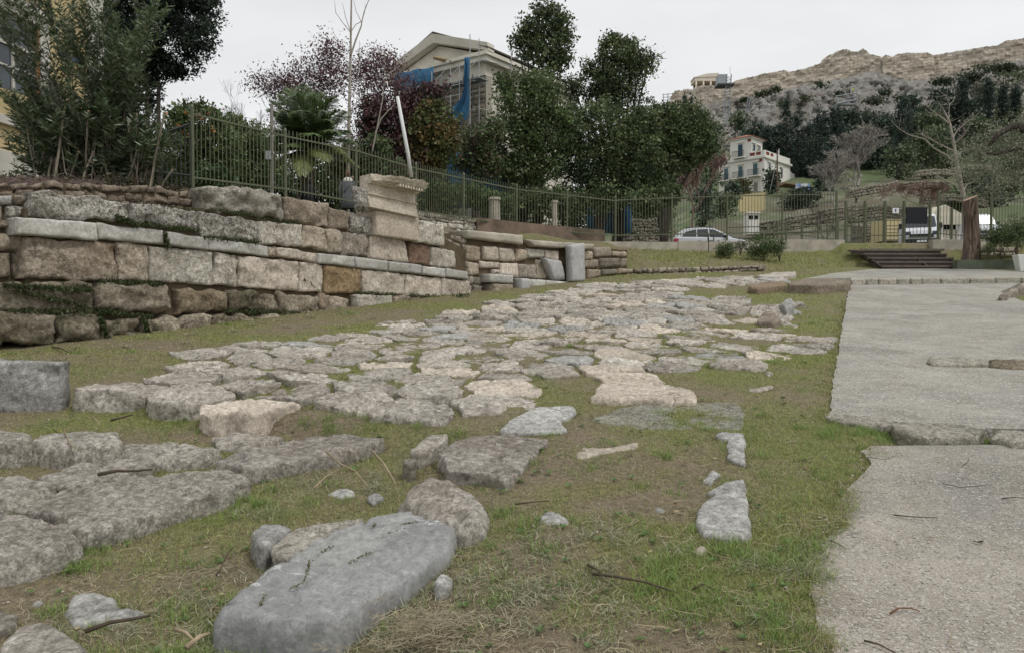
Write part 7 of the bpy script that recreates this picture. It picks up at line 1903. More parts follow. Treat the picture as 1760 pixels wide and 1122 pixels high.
def white_house():
    Y0 = 128.0; K = P(1313, 268, Y0); FL = Facade(K, (-0.965, 1.0)); FR = Facade(K, (0.95, 1.0))
    e = empty('white_house', (K[0], K[1] + 4, P(1313, 335, Y0)[2]), 'white two-storey villa with a red-tiled roof tower, blue shutters and balconies, on the slope', 'house')
    def put(name, mb, mat, par=None, bev=0):
        o = mb.build(name, M[mat], par or e, bevel=bev); o.location = rel(e, (0, 0, 0)) if par is None else (0, 0, 0); return o
    WL = FL.sz(1236, 278)[0]; WR = FR.sz(1358, 286)[0]
    zc = K[2]; zg = P(1313, 345, Y0)[2] - 3
    def block(a0, a1, b0, b1, z0, z1, name, mat='villa'):
        # a along FL, b along FR
        o = np.array([K[0], K[1], 0]); p = lambda a, b, z: o + FL.d * a + FR.d * b + np.array([0, 0, z])
        return put(name, MB().hexa([p(a0,b0,z0),p(a1,b0,z0),p(a1,b1,z0),p(a0,b1,z0),p(a0,b0,z1),p(a1,b0,z1),p(a1,b1,z1),p(a0,b1,z1)]), mat)
    block(0, WL, 0, WR, zg, zc, 'wall')
    block(-.35, WL + .2, -.35, WR + .2, zc - .35, zc, 'cornice')
    block(-.12, .5, -.12, .5, zg, zc - .36, 'corner_pilaster')
    block(-.1, WL, -.05, WR, P(1313, 312, Y0)[2], P(1313, 310, Y0)[2], 'string_course')
    # roof parapet with red inserts
    ph = .95
    par = []
    block(-.2, 3.0, -.2, .1, zc + .001, zc + ph, 'parapet'); block(-.2, .1, .1, WR - .5, zc + .001, zc + ph, 'parapet'); block(WL - 1.8, WL, -.2, .1, zc + .001, zc + ph * .9, 'parapet')
    for a0, a1 in ((.5, 1.3), (1.6, 2.5)): put('red_insert', MB().fbox(FL, a0, a1, zc + .25, zc + .75, .19, .24), 'brick_red')
    for a0, a1 in ((.4, 1.6), (2.2, 3.2)): put('red_insert', MB().fbox(FR, a0, a1, zc + .25, zc + .75, .19, .24), 'brick_red')
    put('red_insert', MB().fbox(FL, WL - 1.5, WL - .5, zc + .2, zc + .65, .19, .24), 'brick_red')
    put('red_insert', MB().fbox(FL, .2, .8, zc - .95, zc - .5, .005, .13), 'brick_red')
    # tower
    t0, t1 = FL.sz(1291, 262)[0], FL.sz(1257, 262)[0]; zt = P(1290, 238, Y0 + 3)[2]; tb_ = 4.4
    block(t0, t1 + .3, .1, tb_, zc, zt, 'tower'); block(t0 - .3, t1 + .6, -.2, tb_ + .3, zt - .2, zt, 'tower_cornice')
    o = np.array([K[0], K[1], 0]); p = lambda a, b, z: o + FL.d * a + FR.d * b + np.array([0, 0, z])
    am, bm_ = (t0 + t1 + .3) / 2, (tb_) / 2
    cs = [p(t0 - .5, -.4, zt), p(t1 + .8, -.4, zt), p(t1 + .8, tb_ + .5, zt), p(t0 - .5, tb_ + .5, zt)]; apx = p(am, bm_, zt + .95)
    put('tiled_roof', MB().add(cs + [apx] + [c + np.array([0, 0, .08]) for c in cs], [(0,1,2,3),(5,6,4),(6,7,4),(7,8,4),(8,5,4),(0,1,6,5),(1,2,7,6),(2,3,8,7),(3,0,5,8)]), 'tile_red')
    put('red_insert', MB().fbox(FL, t0 + .1, t0 + .7, zt - .75, zt - .35, -.05, -.0 + .06) if False else MB().fbox(FL, t0 + .1, t0 + .7, zt - .75, zt - .35, -.2, .0), 'brick_red')
    def window(F, x0, y0, x1, y1, out=0.0, mat='shutter', balc=False):
        a0, zt_ = F.sz(x0, y0); a1, zb_ = F.sz(x1, y1)
        if a0 > a1: a0, a1 = a1, a0
        w = MB().fbox(F, a0, a1, zb_, zt_, out, out + .1).build('window', M[mat], e); w.location = rel(e, (0, 0, 0))
        h = MB().fbox(F, a0 - .2, a1 + .2, zt_ + .25, zt_ + .4, out, out + .25).fbox(F, a0 - .12, a0, zb_, zt_ + .1, out, out + .14).fbox(F, a1, a1 + .12, zb_, zt_ + .1, out, out + .14).build('window_surround', M['villa'], w); h.location = (0, 0, 0)
        if balc:
            b = MB().fbox(F, a0 - .7, a1 + .7, zb_ - .18, zb_, out, out + 1.0).build('balcony', M['villa'], e); b.location = rel(e, (0, 0, 0))
            rl = MB()
            n = 12
            for k in range(n + 1):
                a = a0 - .65 + (a1 - a0 + 1.3) * k / n; rl.fbox(F, a - .02, a + .02, zb_, zb_ + 1.0, out + .94, out + .98)
            rl.fbox(F, a0 - .7, a1 + .7, zb_ + 1.0, zb_ + 1.06, out + .92, out + 1.0)
            q = rl.build('balcony_rail', M['dark_iron'], b); q.location = (0, 0, 0)
    for c in ((1245, 291, 1252, 311), (1269.5, 287, 1277, 306.5), (1295, 282, 1302.5, 302.5)): window(FL, *c, balc=True)
    window(FL, 1268.5, 249.5, 1276.5, 271, out=-.1, balc=True, mat='shutter_dark')
    window(FR, 1320, 282, 1323.5, 300, mat='glass'); window(FR, 1341, 291, 1344, 306, mat='glass')
    window(FL, 1296, 315, 1303, 331, mat='grey_wood'); window(FL, 1246, 318, 1252, 331, mat='void')
    # tower right-hand windows, on the tower's own face
    FT = Facade(p(t0, 0, 0), FR.d); window(FT, 1293, 249, 1297, 259, out=.02, mat='shutter_dark'); window(FT, 1301, 253, 1306, 260, out=.02, mat='grey_wood')
    # lower wing to the right
    block(.6, 6, WR, WR + 3.4, zg, zc - 1.2, 'rear_wing'); block(1.5, 6, WR + 3.4, WR + 5.6, zg, zc - 2.6, 'rear_wing')
    window(FR, 1357.5, 298, 1361.5, 304, out=-.5, mat='void')
    block(-2.0, .0, 3.0, WR + 4.0, zg, P(1340, 318, Y0)[2], 'terrace_room', 'cream')
    return e
M['villa'] = plain('white_stucco', (0.66,0.645,0.59), .85, .2, .06, .5)
M['brick_red'] = plain('dull_red_paint', (0.20,0.045,0.035), .8, .2, .2)
M['tile_red'] = plain('faded_red_tiles', (0.30,0.125,0.085), .9, .2, .25, 2.0, bump=.6)
M['shutter'] = plain('blue_green_shutters', (0.06,0.115,0.13), .7, .3, .15)
M['shutter_dark'] = plain('dark_blue_shutters', (0.025,0.06,0.09), .7, .3, .15)
white_house()

def street_items():
    # small white cabin
    a = P(1285, 389, 54); b = P(1305, 365, 54)
    e = empty('guard_cabin', (a[0] + 1, 54.5, a[2]), 'small white guard cabin with dark windows at the low end of the sloping rubble wall', 'cabin')
    def put(n_, mb, m): o = mb.build(n_, M[m], e); o.location = rel(e, (0, 0, 0))
    w = b[0] - a[0]
    put('wall', MB().box((a[0], 54, a[2] - .6), (b[0], 55, b[2] - .1)), 'villa'); put('roof', MB().box((a[0] - .08, 53.9, b[2] - .099), (b[0] + .08, 55.1, b[2] + .02)), 'cream')
    for f0, f1 in ((.1, .46), (.56, .92)): put('window', MB().box((a[0] + w * f0, 53.97, a[2] + .5), (a[0] + w * f1, 53.999, b[2] - .25)), 'void')
    # yellow wall
    a = P(1270, 358, 92); b = P(1315, 331, 92); o = MB().hexa([(a[0], 92, a[2] - 1), (b[0], 92, a[2] - 1), (b[0], 92.4, a[2] - 1), (a[0], 92.4, a[2] - 1), (a[0], 92, b[2] - .35), (b[0], 92, b[2]), (b[0], 92.4, b[2]), (a[0], 92.4, b[2] - .35)]).build('yellow_wall', M['yellow_pale'], origin=a)
    tag(o, 'plain pale yellow garden wall in front of the white villa', 'wall')
    # yellow container beyond the gate
    a = P(1523, 403, 47); b = P(1551, 377, 47)
    e = empty('yellow_container', (a[0], 47.5, a[2] - .4), 'pale yellow container seen through the gate bars beside the white van', 'container')
    put('body', MB().box((a[0], 47, a[2] - .4), (b[0] + .3, 49, b[2])), 'yellow_pale')
    for k in range(5): put('rib', MB().box((a[0], 46.96, a[2] - .3 + k * .22), (b[0] + .3, 46.999, a[2] - .27 + k * .22)), 'cream')
    put('dark_hatch', MB().box((b[0] - .25, 46.95, a[2] + .1), (b[0] + .15, 46.999, a[2] + .35)), 'green_wall')
    # white booth with gabled roof
    a = P(1598, 412, 41); b = P(1648, 372, 41); z = a[2]
    e = empty('ticket_booth', ((a[0] + b[0]) / 2, 42, z), 'cream ticket booth with a low gabled roof, directly right of the gate', 'booth')
    put('wall', MB().box((a[0], 41, 4.1), (b[0], 43.6, z + .55)), 'cream_vert')
    put('dark_opening', MB().box((a[0] + .12, 40.95, z + .551), (b[0] - .2, 43.5, b[2] - .02)), 'void')
    for f in (0, .36, .93): put('post', MB().box((a[0] + (b[0] - a[0]) * f, 40.9, 4.1), (a[0] + (b[0] - a[0]) * f + .12, 40.949, b[2])), 'villa')
    pk = P(1622, 353, 41); m = MB().prism([(a[0] - .2, 40.8, b[2]), (pk[0], 40.8, pk[2]), (b[0] + .25, 40.8, b[2])], (0, 3.0, 0)); put('gable_roof', m, 'cream_vert')
    put('fascia', MB().box((a[0] - .2, 40.7, b[2] - .5), (b[0] + .25, 40.799, b[2])), 'cream_vert')
    # leaning white pole
    a, b = P(707, 305, 22.5), P(683, 166, 21.8); o = MB().tube([a, a + (b - a) * .3 + (.02, 0, 0), b], [.06, .057, .05], 8).build('leaning_pole', M['white_paint'], origin=a, smooth=True); tag(o, 'long white pole leaning behind the cornice fragment', 'pole')
    p = P(708, 348, 21.5); o = MB().box(p - (.05, .02, .1), p + (.05, .02, .1)).build('yellow_marker', M['yellow_paint'], origin=p - (0, 0, .1)); tag(o, 'small yellow marker on the fence right of the cornice fragment', 'marker')
    # service post with lamp box
    a = P(467, 340, 20.5); a[2] = 4.1; b = P(467, 180, 20.5)
    e = empty('service_post', a, 'grey wooden service post with a small metal box, in front of the palm', 'post')
    put('pole', MB().tube([a, b], [.055, .045], 8), 'grey_wood'); c = P(462, 268, 20.4); put('lamp_box', MB().box(c - (.07, .06, .11), c + (.06, .05, .12)), 'steel_panel'); put('bracket', MB().box(c + (.061, -.02, .04), c + (.12, .02, .07)), 'dark_iron')
    # utility pole and flag by the villa
    a, b = P(1336, 330, 112), P(1336, 258, 112); e = empty('utility_pole', a, 'thin wooden utility pole with a stay in front of the white villa', 'utility pole')
    put('pole', MB().tube([a - (0, 0, 2), b], [.13, .1], 6), 'bark'); put('stay', MB().tube([P(1323, 330, 112), P(1335, 275, 112)], .07, 5), 'grey_wood'); put('crossarm', MB().box(P(1333, 264, 112), np.array(P(1339, 263, 112)) + (0, .1, 0)), 'bark')
    a, b = P(1339, 268, 116), P(1339, 256, 116); e = empty('flag_pole', a, 'white flag on the roof terrace corner of the villa', 'flag'); put('pole', MB().tube([a, b], .05, 5), 'white_paint'); put('flag', MB().prism([P(1336, 266, 116), P(1339, 257, 116), P(1339.4, 266, 116)], (0, .05, 0)), 'white_paint')
    # signal sign panel under the villa wing
    a = P(1368, 328, 105); b = P(1392, 316, 105); o = MB().box((a[0], 105, a[2]), (b[0], 105.2, b[2])).build('blue_white_panel', M['panel'], origin=a); tag(o, 'blue-and-white printed panel under the rear wing of the villa', 'panel')
    a = P(1350, 322, 106); b = P(1396, 312, 106); o = MB().hexa([(a[0], 106, b[2] - .3), (b[0], 106, b[2] - .9), (b[0], 109, b[2] - .9), (a[0], 109, b[2] - .3), (a[0], 106, b[2] - .15), (b[0], 106, b[2] - .75), (b[0], 109, b[2] - .4), (a[0], 109, b[2] + .2)]).build('lean_to_roof', M['roof_brown'], origin=a); tag(o, 'brown lean-to roof below the rear wing of the villa', 'roof')
    # water-meter sign on bank under car
    a = P(1218, 417, 28.9); a[2] = gz(a[0], a[1]); e = empty('ground_box', a, 'small dark metal frame on a stake at the kerb below the white car', 'sign'); t = P(1223, 405, 28.9)
    put('stake', MB().tube([a, (a[0], a[1], t[2])], .02, 5), 'dark_iron'); put('frame', MB().box((t[0] - .16, t[1] - .03, t[2] - .02), (t[0] + .1, t[1], t[2] + .03)).box((t[0] - .16, t[1] - .03, t[2] - .2), (t[0] - .12, t[1], t[2] - .021)).box((t[0] + .06, t[1] - .03, t[2] - .2), (t[0] + .1, t[1], t[2] - .021)).box((t[0] - .16, t[1] - .03, t[2] - .24), (t[0] + .1, t[1], t[2] - .201)), 'dark_iron')
M['yellow_pale'] = plain('pale_yellow_paint', (0.50,0.42,0.23), .8, .3, .08)
M['cream_vert'] = plain('cream_cladding', (0.50,0.465,0.37), .8, .3, .08)
M['yellow_paint'] = plain('yellow_paint', (0.6,0.33,0.03), .6, .3, .1)
M['roof_brown'] = plain('brown_sheet_roof', (0.24,0.16,0.11), .9, .2, .2)
def panel_mat():
    n = N('printed_panel'); v = n.coords(); n.color(n.mix(n.ramp(n.noise(v, .9, 2, .5), .45, .55), (0.55,0.56,0.58), (0.16,0.24,0.42))); return n.m
M['panel'] = panel_mat()
street_items()
# ================================================================== VEHICLES
M['car_white'] = plain('white_car_paint', (0.62,0.64,0.66), .3, .5, .02)
M['car_glass'] = plain('dark_car_glass', (0.02,0.025,0.03), .08, .7, .1)
M['rubber'] = plain('tyre_rubber', (0.02,0.02,0.02), .9, .2, .1)
M['red_lamp'] = plain('red_tail_lamp', (0.35,0.015,0.03), .3, .5, .1)
M['trim_black'] = plain('black_plastic', (0.02,0.021,0.022), .6, .3, .1)
def loft_body(side, width, e, name, mat, taper=.0, parent=None):
    """side: list of (x, z) round the outline; widths by height"""
    V = []; n = len(side)
    secs = [(-1, .93), (-.97, 1.0), (-.6, 1.0), (.6, 1.0), (.97, 1.0), (1, .93)]
    zc = sum(p[1] for p in side) / n; xc = sum(p[0] for p in side) / n
    for s_, k in secs:
        for x, z in side:
            w = width(z); V.append((xc + (x - xc) * (k + (1 - k) * .4), s_ * w, zc + (z - zc) * k))
    F_ = [(j*n+i, j*n+(i+1)%n, (j+1)*n+(i+1)%n, (j+1)*n+i) for j in range(len(secs)-1) for i in range(n)] + [tuple(range(n)), tuple((len(secs)-1)*n+i for i in range(n))[::-1]]
    o = MB().add(V, F_).build(name, M[mat], e, smooth=False, bevel=.0); o.location = (0, 0, 0)
    return o
def wheels(e, xs, w, R):
    for x in xs:
        for s_ in (-1, 1):
            o = MB().tube([(x, s_ * (w - .2), R), (x, s_ * w, R)], R, 18).build('wheel', M['rubber'], e); o.location = (0, 0, 0)
            h = MB().tube([(x, s_ * w, R), (x, s_ * (w + .015), R)], R * .6, 12).build('rim', M['steel_panel'], o); h.location = (0, 0, 0)
def suv():
    p = P(1228, 405, 42); z0 = gz(p[0], p[1])
    zr = P(1210, 391.5, 42)[2] - 1.62
    e = empty('parked_car', (p[0] - .1, 42.6, zr), 'white estate car parked behind the kerb beyond the railing, red tail lamp at the left', 'car')
    low = [(-2.15,.35),(-2.2,.62),(-2.18,.92),(-2.05,1.04),(.55,1.0),(1.15,.98),(1.75,.86),(2.12,.66),(2.2,.42),(2.1,.28),(-2.0,.26)]
    loft_body(low, lambda z: .88, e, 'body', 'car_white')
    top = [(-2.06,1.03),(-1.85,1.32),(-1.62,1.52),(-1.2,1.6),(-.4,1.62),(.1,1.56),(.62,1.32),(1.16,.98)]
    loft_body(top, lambda z: .80 - max(0, z - 1.0) * .22, e, 'roof', 'car_white')
    for pts, nm in (([(-1.72,1.1),(-1.5,1.36),(-1.05,1.48),(-.9,1.5),(-.9,1.08)], 'rear_quarter_window'), ([(-.85,1.08),(-.85,1.5),(-.25,1.52),(-.2,1.06)], 'rear_window'), ([(-.15,1.06),(-.18,1.52),(.1,1.48),(.5,1.28),(.88,1.03)], 'front_window')):
        for s_ in (-1, 1):
            f = [(x, s_ * (.815 - (z - 1.0) * .235), z) for x, z in pts]; o = MB().prism(f, (0, s_ * -.03, 0)).build(nm, M['car_glass'], e); o.location = (0, 0, 0)
    o = MB().hexa([(.62,-.66,1.345),(1.17,-.74,1.0),(1.17,.74,1.0),(.62,.66,1.345),(.64,-.66,1.365),(1.19,-.74,1.02),(1.19,.74,1.02),(.64,.66,1.365)]).build('windscreen', M['car_glass'], e); o.location = (0, 0, 0)
    for s_ in (-1, 1):
        o = MB().box((-2.17, s_ * .80 - .09, .78), (-1.9, s_ * .80 + .09, .98)).build('tail_lamp', M['red_lamp'], e, bevel=.02); o.location = (0, 0, 0)
        o = MB().box((.62, s_ * .93 - .09, 1.02), (.82, s_ * .93 + .09, 1.16)).build('mirror', M['trim_black'], e, bevel=.03); o.location = (0, 0, 0)
        for x in (-.75, .3): o = MB().box((x - .1, s_ * .885 - .012, .84), (x + .1, s_ * .885 + .012, .87)).build('door_handle', M['steel_panel'], e); o.location = (0, 0, 0)
        o = MB().box((-1.5, s_ * .62 - .02, 1.6), (.0, s_ * .62 + .02, 1.655)).build('roof_rail', M['trim_black'], e); o.location = (0, 0, 0)
    wheels(e, (-1.35, 1.35), .87, .33)
    e.rotation_euler = (0, 0, math.radians(-4))
suv()
def van(px, Y, label, ytop, rz, name='parked_van', zg=None):
    c = P(px, 420, Y); zt = P(px, ytop, Y)[2]
    e = empty(name, (c[0], Y, zg if zg is not None else zt - 2.1), label, 'van')
    # side profile, x forward
    low = [(-2.4,.4),(-2.45,1.05),(-2.35,2.0),(-2.0,2.1),(.6,2.1),(1.25,1.95),(1.75,1.25),(2.45,1.02),(2.55,.7),(2.5,.35)]
    loft_body(low, lambda z: .92 - max(0, z - 1.2) * .10, e, 'body', 'car_white')
    def put(n_, mb, m, **k): o = mb.build(n_, M[m], e, **k); o.location = (0, 0, 0)
    put('windscreen', MB().hexa([(1.34,-.76,1.86),(1.80,-.82,1.27),(1.80,.82,1.27),(1.34,.76,1.86),(1.36,-.76,1.885),(1.82,-.82,1.29),(1.82,.82,1.29),(1.36,.76,1.885)]), 'car_glass')
    put('grille', MB().box((2.50, -.62, .62), (2.575, .62, .82)), 'trim_black', bevel=.01)
    put('bumper', MB().box((2.40, -.93, .25), (2.66, .93, .55)), 'trim_black', bevel=.03)
    for s_ in (-1, 1):
        put('headlight', MB().box((2.40, s_ * .72 - .16, .74), (2.54, s_ * .72 + .16, .96)), 'glass', bevel=.02)
        put('mirror', MB().box((1.5, s_ * 1.05 - .09, 1.2), (1.62, s_ * 1.05 + .09, 1.5)), 'trim_black', bevel=.02)
        put('side_window', MB().hexa([(.7,s_*.90,1.3),(1.5,s_*.90,1.3),(1.5,s_*.94,1.3),(.7,s_*.94,1.3),(.7,s_*.84,1.85),(1.15,s_*.84,1.85),(1.15,s_*.88,1.85),(.7,s_*.88,1.85)]), 'car_glass')
    put('number_plate', MB().box((2.661, -.26, .36), (2.672, .26, .47)), 'white_paint')
    wheels(e, (-1.5, 1.65), .92, .35)
    e.rotation_euler = (0, 0, rz); e.scale = (.86, .86, .92)
van(1577, 39.5, 'white van facing the camera right behind the gate bars, under the black board', 375, math.radians(-114), zg=P(1577, 425, 37)[2] - .05)
van(1668, 47, 'white truck cab half hidden by the cut tree trunk', 366, math.radians(-95), name='parked_truck')

# ================================================================== PEOPLE
def skin_mesh(name, verts, edges, radii, mat, parent, sub=2):
    me = bpy.data.meshes.new(name); me.from_pydata([tuple(v) for v in verts], edges, []); me.materials.append(mat)
    o = link(name, me, parent); m = o.modifiers.new('skin', 'SKIN'); m.use_smooth_shade = True
    for i, r_ in enumerate(radii):
        sv = me.skin_vertices[0].data[i]; sv.radius = r_ if hasattr(r_, '__len__') else (r_, r_)
        sv.use_root = (i == 0)
    s = o.modifiers.new('sub', 'SUBSURF'); s.levels = sub; s.render_levels = sub
    return o
def person(loc, rz, label, coat, trousers, hair, arm_up=False, scarf=None, long_coat=False, sc=1.0, group=None):
    e = empty('person', loc, label, 'person', group, rz)
    # +y is forward
    V = [(0,0,.95),(0,.0,1.12),(0,-.01,1.28),(0,0,1.42),(0,.01,1.50),(0,.02,1.58),(0,.03,1.66),(0,.02,1.74),
         (.19,0,1.40),(.26,.0,1.16),(.24,.10,.95) if not arm_up else (.24,.22,1.32),(.24,.16,.86) if not arm_up else (.16,.26,1.55),
         (-.19,0,1.40),(-.26,.0,1.15),(-.24,.06,.93),(-.23,.10,.84),
         (.10,0,.88),(.11,.03,.50),(.11,-.02,.09),(.12,.13,.04), (-.10,0,.88),(-.12,-.02,.50),(-.12,-.06,.09),(-.13,.09,.04)]
    E = [(0,1),(1,2),(2,3),(3,4),(4,5),(5,6),(6,7),(3,8),(8,9),(9,10),(10,11),(3,12),(12,13),(13,14),(14,15),(0,16),(16,17),(17,18),(18,19),(0,20),(20,21),(21,22),(22,23)]
    R = [(.16,.11),(.145,.10),(.17,.115),(.13,.09),(.055,.055),(.062,.07),(.082,.098),(.06,.07),.065,.048,.038,.035,.065,.048,.038,.035,.09,.062,.045,.035,.09,.062,.045,.035]
    o = skin_mesh('body', V, E, R, M[trousers], e)
    # jacket or long coat
    n = 20
    def shell(nm, prof, mat):
        vs_ = [];
        for (z, rx, ry, yo) in prof:
            for k in range(n): a = 2*math.pi*k/n; w = 1 + .04 * math.sin(3*a + z*9); vs_.append((math.cos(a)*rx*w, yo + math.sin(a)*ry*w, z))
        q = MB().add(vs_, [(j*n+k, j*n+(k+1)%n, (j+1)*n+(k+1)%n, (j+1)*n+k) for j in range(len(prof)-1) for k in range(n)]).build(nm, M[mat], e, smooth=True); q.location = (0, 0, 0)
        so = q.modifiers.new('t', 'SOLIDIFY'); so.thickness = .012; return q
    bot = .55 if long_coat else .82
    shell('coat', [(bot, .25, .19, 0), (.95, .215, .165, 0), (1.12, .20, .15, 0), (1.3, .225, .155, -.01), (1.42, .20, .13, 0), (1.49, .10, .09, .01), (1.52, .075, .075, .01)], coat)
    for s_, arm in ((1, V[8:12]), (-1, V[12:16])):
        q = skin_mesh('sleeve', [(s_*.10, 0, 1.41)] + arm[:3] + [tuple(np.array(arm[2]) + (np.array(arm[3]) - np.array(arm[2])) * .6)], [(0,1),(1,2),(2,3),(3,4)], [.075,.08,.066,.055,.05], M[coat], e, 1)
    # hands with separate fingers
    for h, w in ((np.array(V[11]), np.array(V[10])), (np.array(V[15]), np.array(V[14]))):
        d = (h - w) / np.linalg.norm(h - w); side = np.cross(d, (0, 1, .3)); side /= np.linalg.norm(side)
        vs_ = [h, h + d * .05]; ed = [(0, 1)]; rr_ = [(.032,.016), (.036,.015)]
        for k in range(4):
            b = h + d * .07 + side * (k - 1.5) * .02; i = len(vs_); L = (.06, .07, .068, .052)[k]
            vs_ += [b, b + d * L * .5, b + d * L * .9 + np.array([0, .015, 0])]; ed += [(1, i), (i, i+1), (i+1, i+2)]; rr_ += [.009, .008, .007]
        i = len(vs_); vs_ += [h + side * .045 + d * .01, h + side * .06 + d * .05]; ed += [(0, i), (i, i+1)]; rr_ += [.010, .008]
        skin_mesh('hand', vs_, ed, rr_, M['skin'], e, 1)
    # head
    hb = bmesh.new(); bmesh.ops.create_uvsphere(hb, u_segments=18, v_segments=14, radius=1)
    for v in hb.verts:
        x, y, z = v.co; k = 1 - .18 * max(0, -z); v.co = Vector((x * .078 * k, .02 + y * .096 * (1 - .12 * max(0, -z)) + (.012 if (y > .85 and abs(x) < .3 and -.3 < z < .1) else 0), 1.665 + z * .118))
    me = bpy.data.meshes.new('head'); hb.to_mesh(me); hb.free(); me.materials.append(M['skin']); me.polygons.foreach_set('use_smooth', [True] * len(me.polygons)); link('head', me, e)
    m = MB()
    for s_ in (-1, 1): m.box((s_ * .03 - .011, .105, 1.675), (s_ * .03 + .011, .113, 1.685))
    q = m.build('eyes', M['trim_black'], e); q.location = (0, 0, 0)
    q = MB().box((-.022, .108, 1.60), (.022, .114, 1.608)).build('mouth', M['lip'], e, bevel=.002); q.location = (0, 0, 0)
    q = MB().prism([(-.012, .11, 1.635), (.012, .11, 1.635), (0, .112, 1.68)], (0, .018, 0)).build('nose', M['skin'], e); q.location = (0, 0, 0)
    hb = bmesh.new(); bmesh.ops.create_uvsphere(hb, u_segments=18, v_segments=12, radius=1)
    for v in hb.verts:
        x, y, z = v.co; v.co = Vector((x * .092, .0 + min(y, .55) * .108, 1.69 + (z * .115 if z > -.2 or y > .2 else z * .16)))
    me = bpy.data.meshes.new('hair'); hb.to_mesh(me); hb.free(); me.materials.append(M[hair]); me.polygons.foreach_set('use_smooth', [True] * len(me.polygons)); link('hair', me, e)
    if scarf: shell('scarf', [(1.38, .17, .14, 0), (1.44, .19, .15, -.01), (1.50, .14, .125, 0), (1.56, .10, .10, .01)], scarf)
    if scarf:
        q = MB().tube([(.17, -.08, 1.45), (.0, -.175, 1.2), (-.2, -.14, .98)], .012, 5).build('bag_strap', M['trim_black'], e); q.location = (0, 0, 0)
    e.scale = (sc, sc, sc)
    return e
M['skin'] = plain('skin', (0.42,0.26,0.19), .6, .3, .05)
M['lip'] = plain('lips', (0.3,0.12,0.1), .6, .3, .05)
M['coat_grey'] = plain('blue_grey_wool', (0.115,0.125,0.14), .95, .1, .1, 12)
M['coat_black'] = plain('black_padded_jacket', (0.013,0.014,0.017), .85, .2, .1)
M['denim'] = plain('dark_trousers', (0.02,0.022,0.03), .9, .2, .1)
M['scarf_w'] = plain('pale_scarf', (0.48,0.47,0.44), .95, .1, .1, 12)
M['hair_brown'] = plain('brown_hair', (0.10,0.05,0.03), .6, .4, .2, 20)
M['hair_dark'] = plain('dark_hair', (0.015,0.012,0.011), .6, .4, .2, 20)
M['hivis'] = plain('yellow_vest', (0.5,0.6,0.05), .8, .2, .05)
p = P(598, 340, 24.2); person((p[0], 24.2, P(598, 293, 24.2)[2] - 1.80), math.radians(8), 'person in a blue-grey coat and pale scarf seen from behind, one hand raised', 'coat_grey', 'denim', 'hair_brown', True, 'scarf_w', True)
p = P(531, 340, 24.6); person((p[0], 24.6, P(531, 304, 24.6)[2] - 1.80), math.radians(-12), 'person seen from behind in a black jacket, in front of the palm behind the railing', 'coat_black', 'denim', 'hair_dark')
WG = None
for px, lb, ct in ((1447, 'worker in dark clothes at the left end of the cliff platform', 'coat_black'), (1460.5, 'worker in dark clothes in the middle of the cliff platform', 'coat_black'), (1466, 'worker in a yellow vest at the right end of the cliff platform', 'hivis')):
    q = P(px, 163.5 - (px - 1447) * .18, 190.8); person((q[0], 190.8, q[2] - .3), .3 * (px % 7), lb, ct, 'denim', 'hair_dark', sc=.95)

# ================================================================== GRASS, CLIPPINGS, TWIGS
def polys_mask(X, Y, shrink=0.0, soft=None):
    keep = np.ones(X.shape, bool)
    order = np.argsort(Y); Xs, Ys = X[order], Y[order]; k = np.ones(X.shape, bool)
    for poly in EXCL:
        x0, y0 = poly.min(0); x1, y1 = poly.max(0)
        a, b = np.searchsorted(Ys, [y0, y1])
        if b <= a: continue
        sub = np.arange(a, b)[(Xs[a:b] > x0) & (Xs[a:b] < x1)]
        if len(sub) == 0: continue
        c = poly.mean(0); pp = c + (poly - c) * (1 - shrink)
        ins = inside(pp[::max(1, len(pp) // 40)], Xs[sub], Ys[sub])
        k[sub[ins]] = False
    keep[order] = k
    return keep

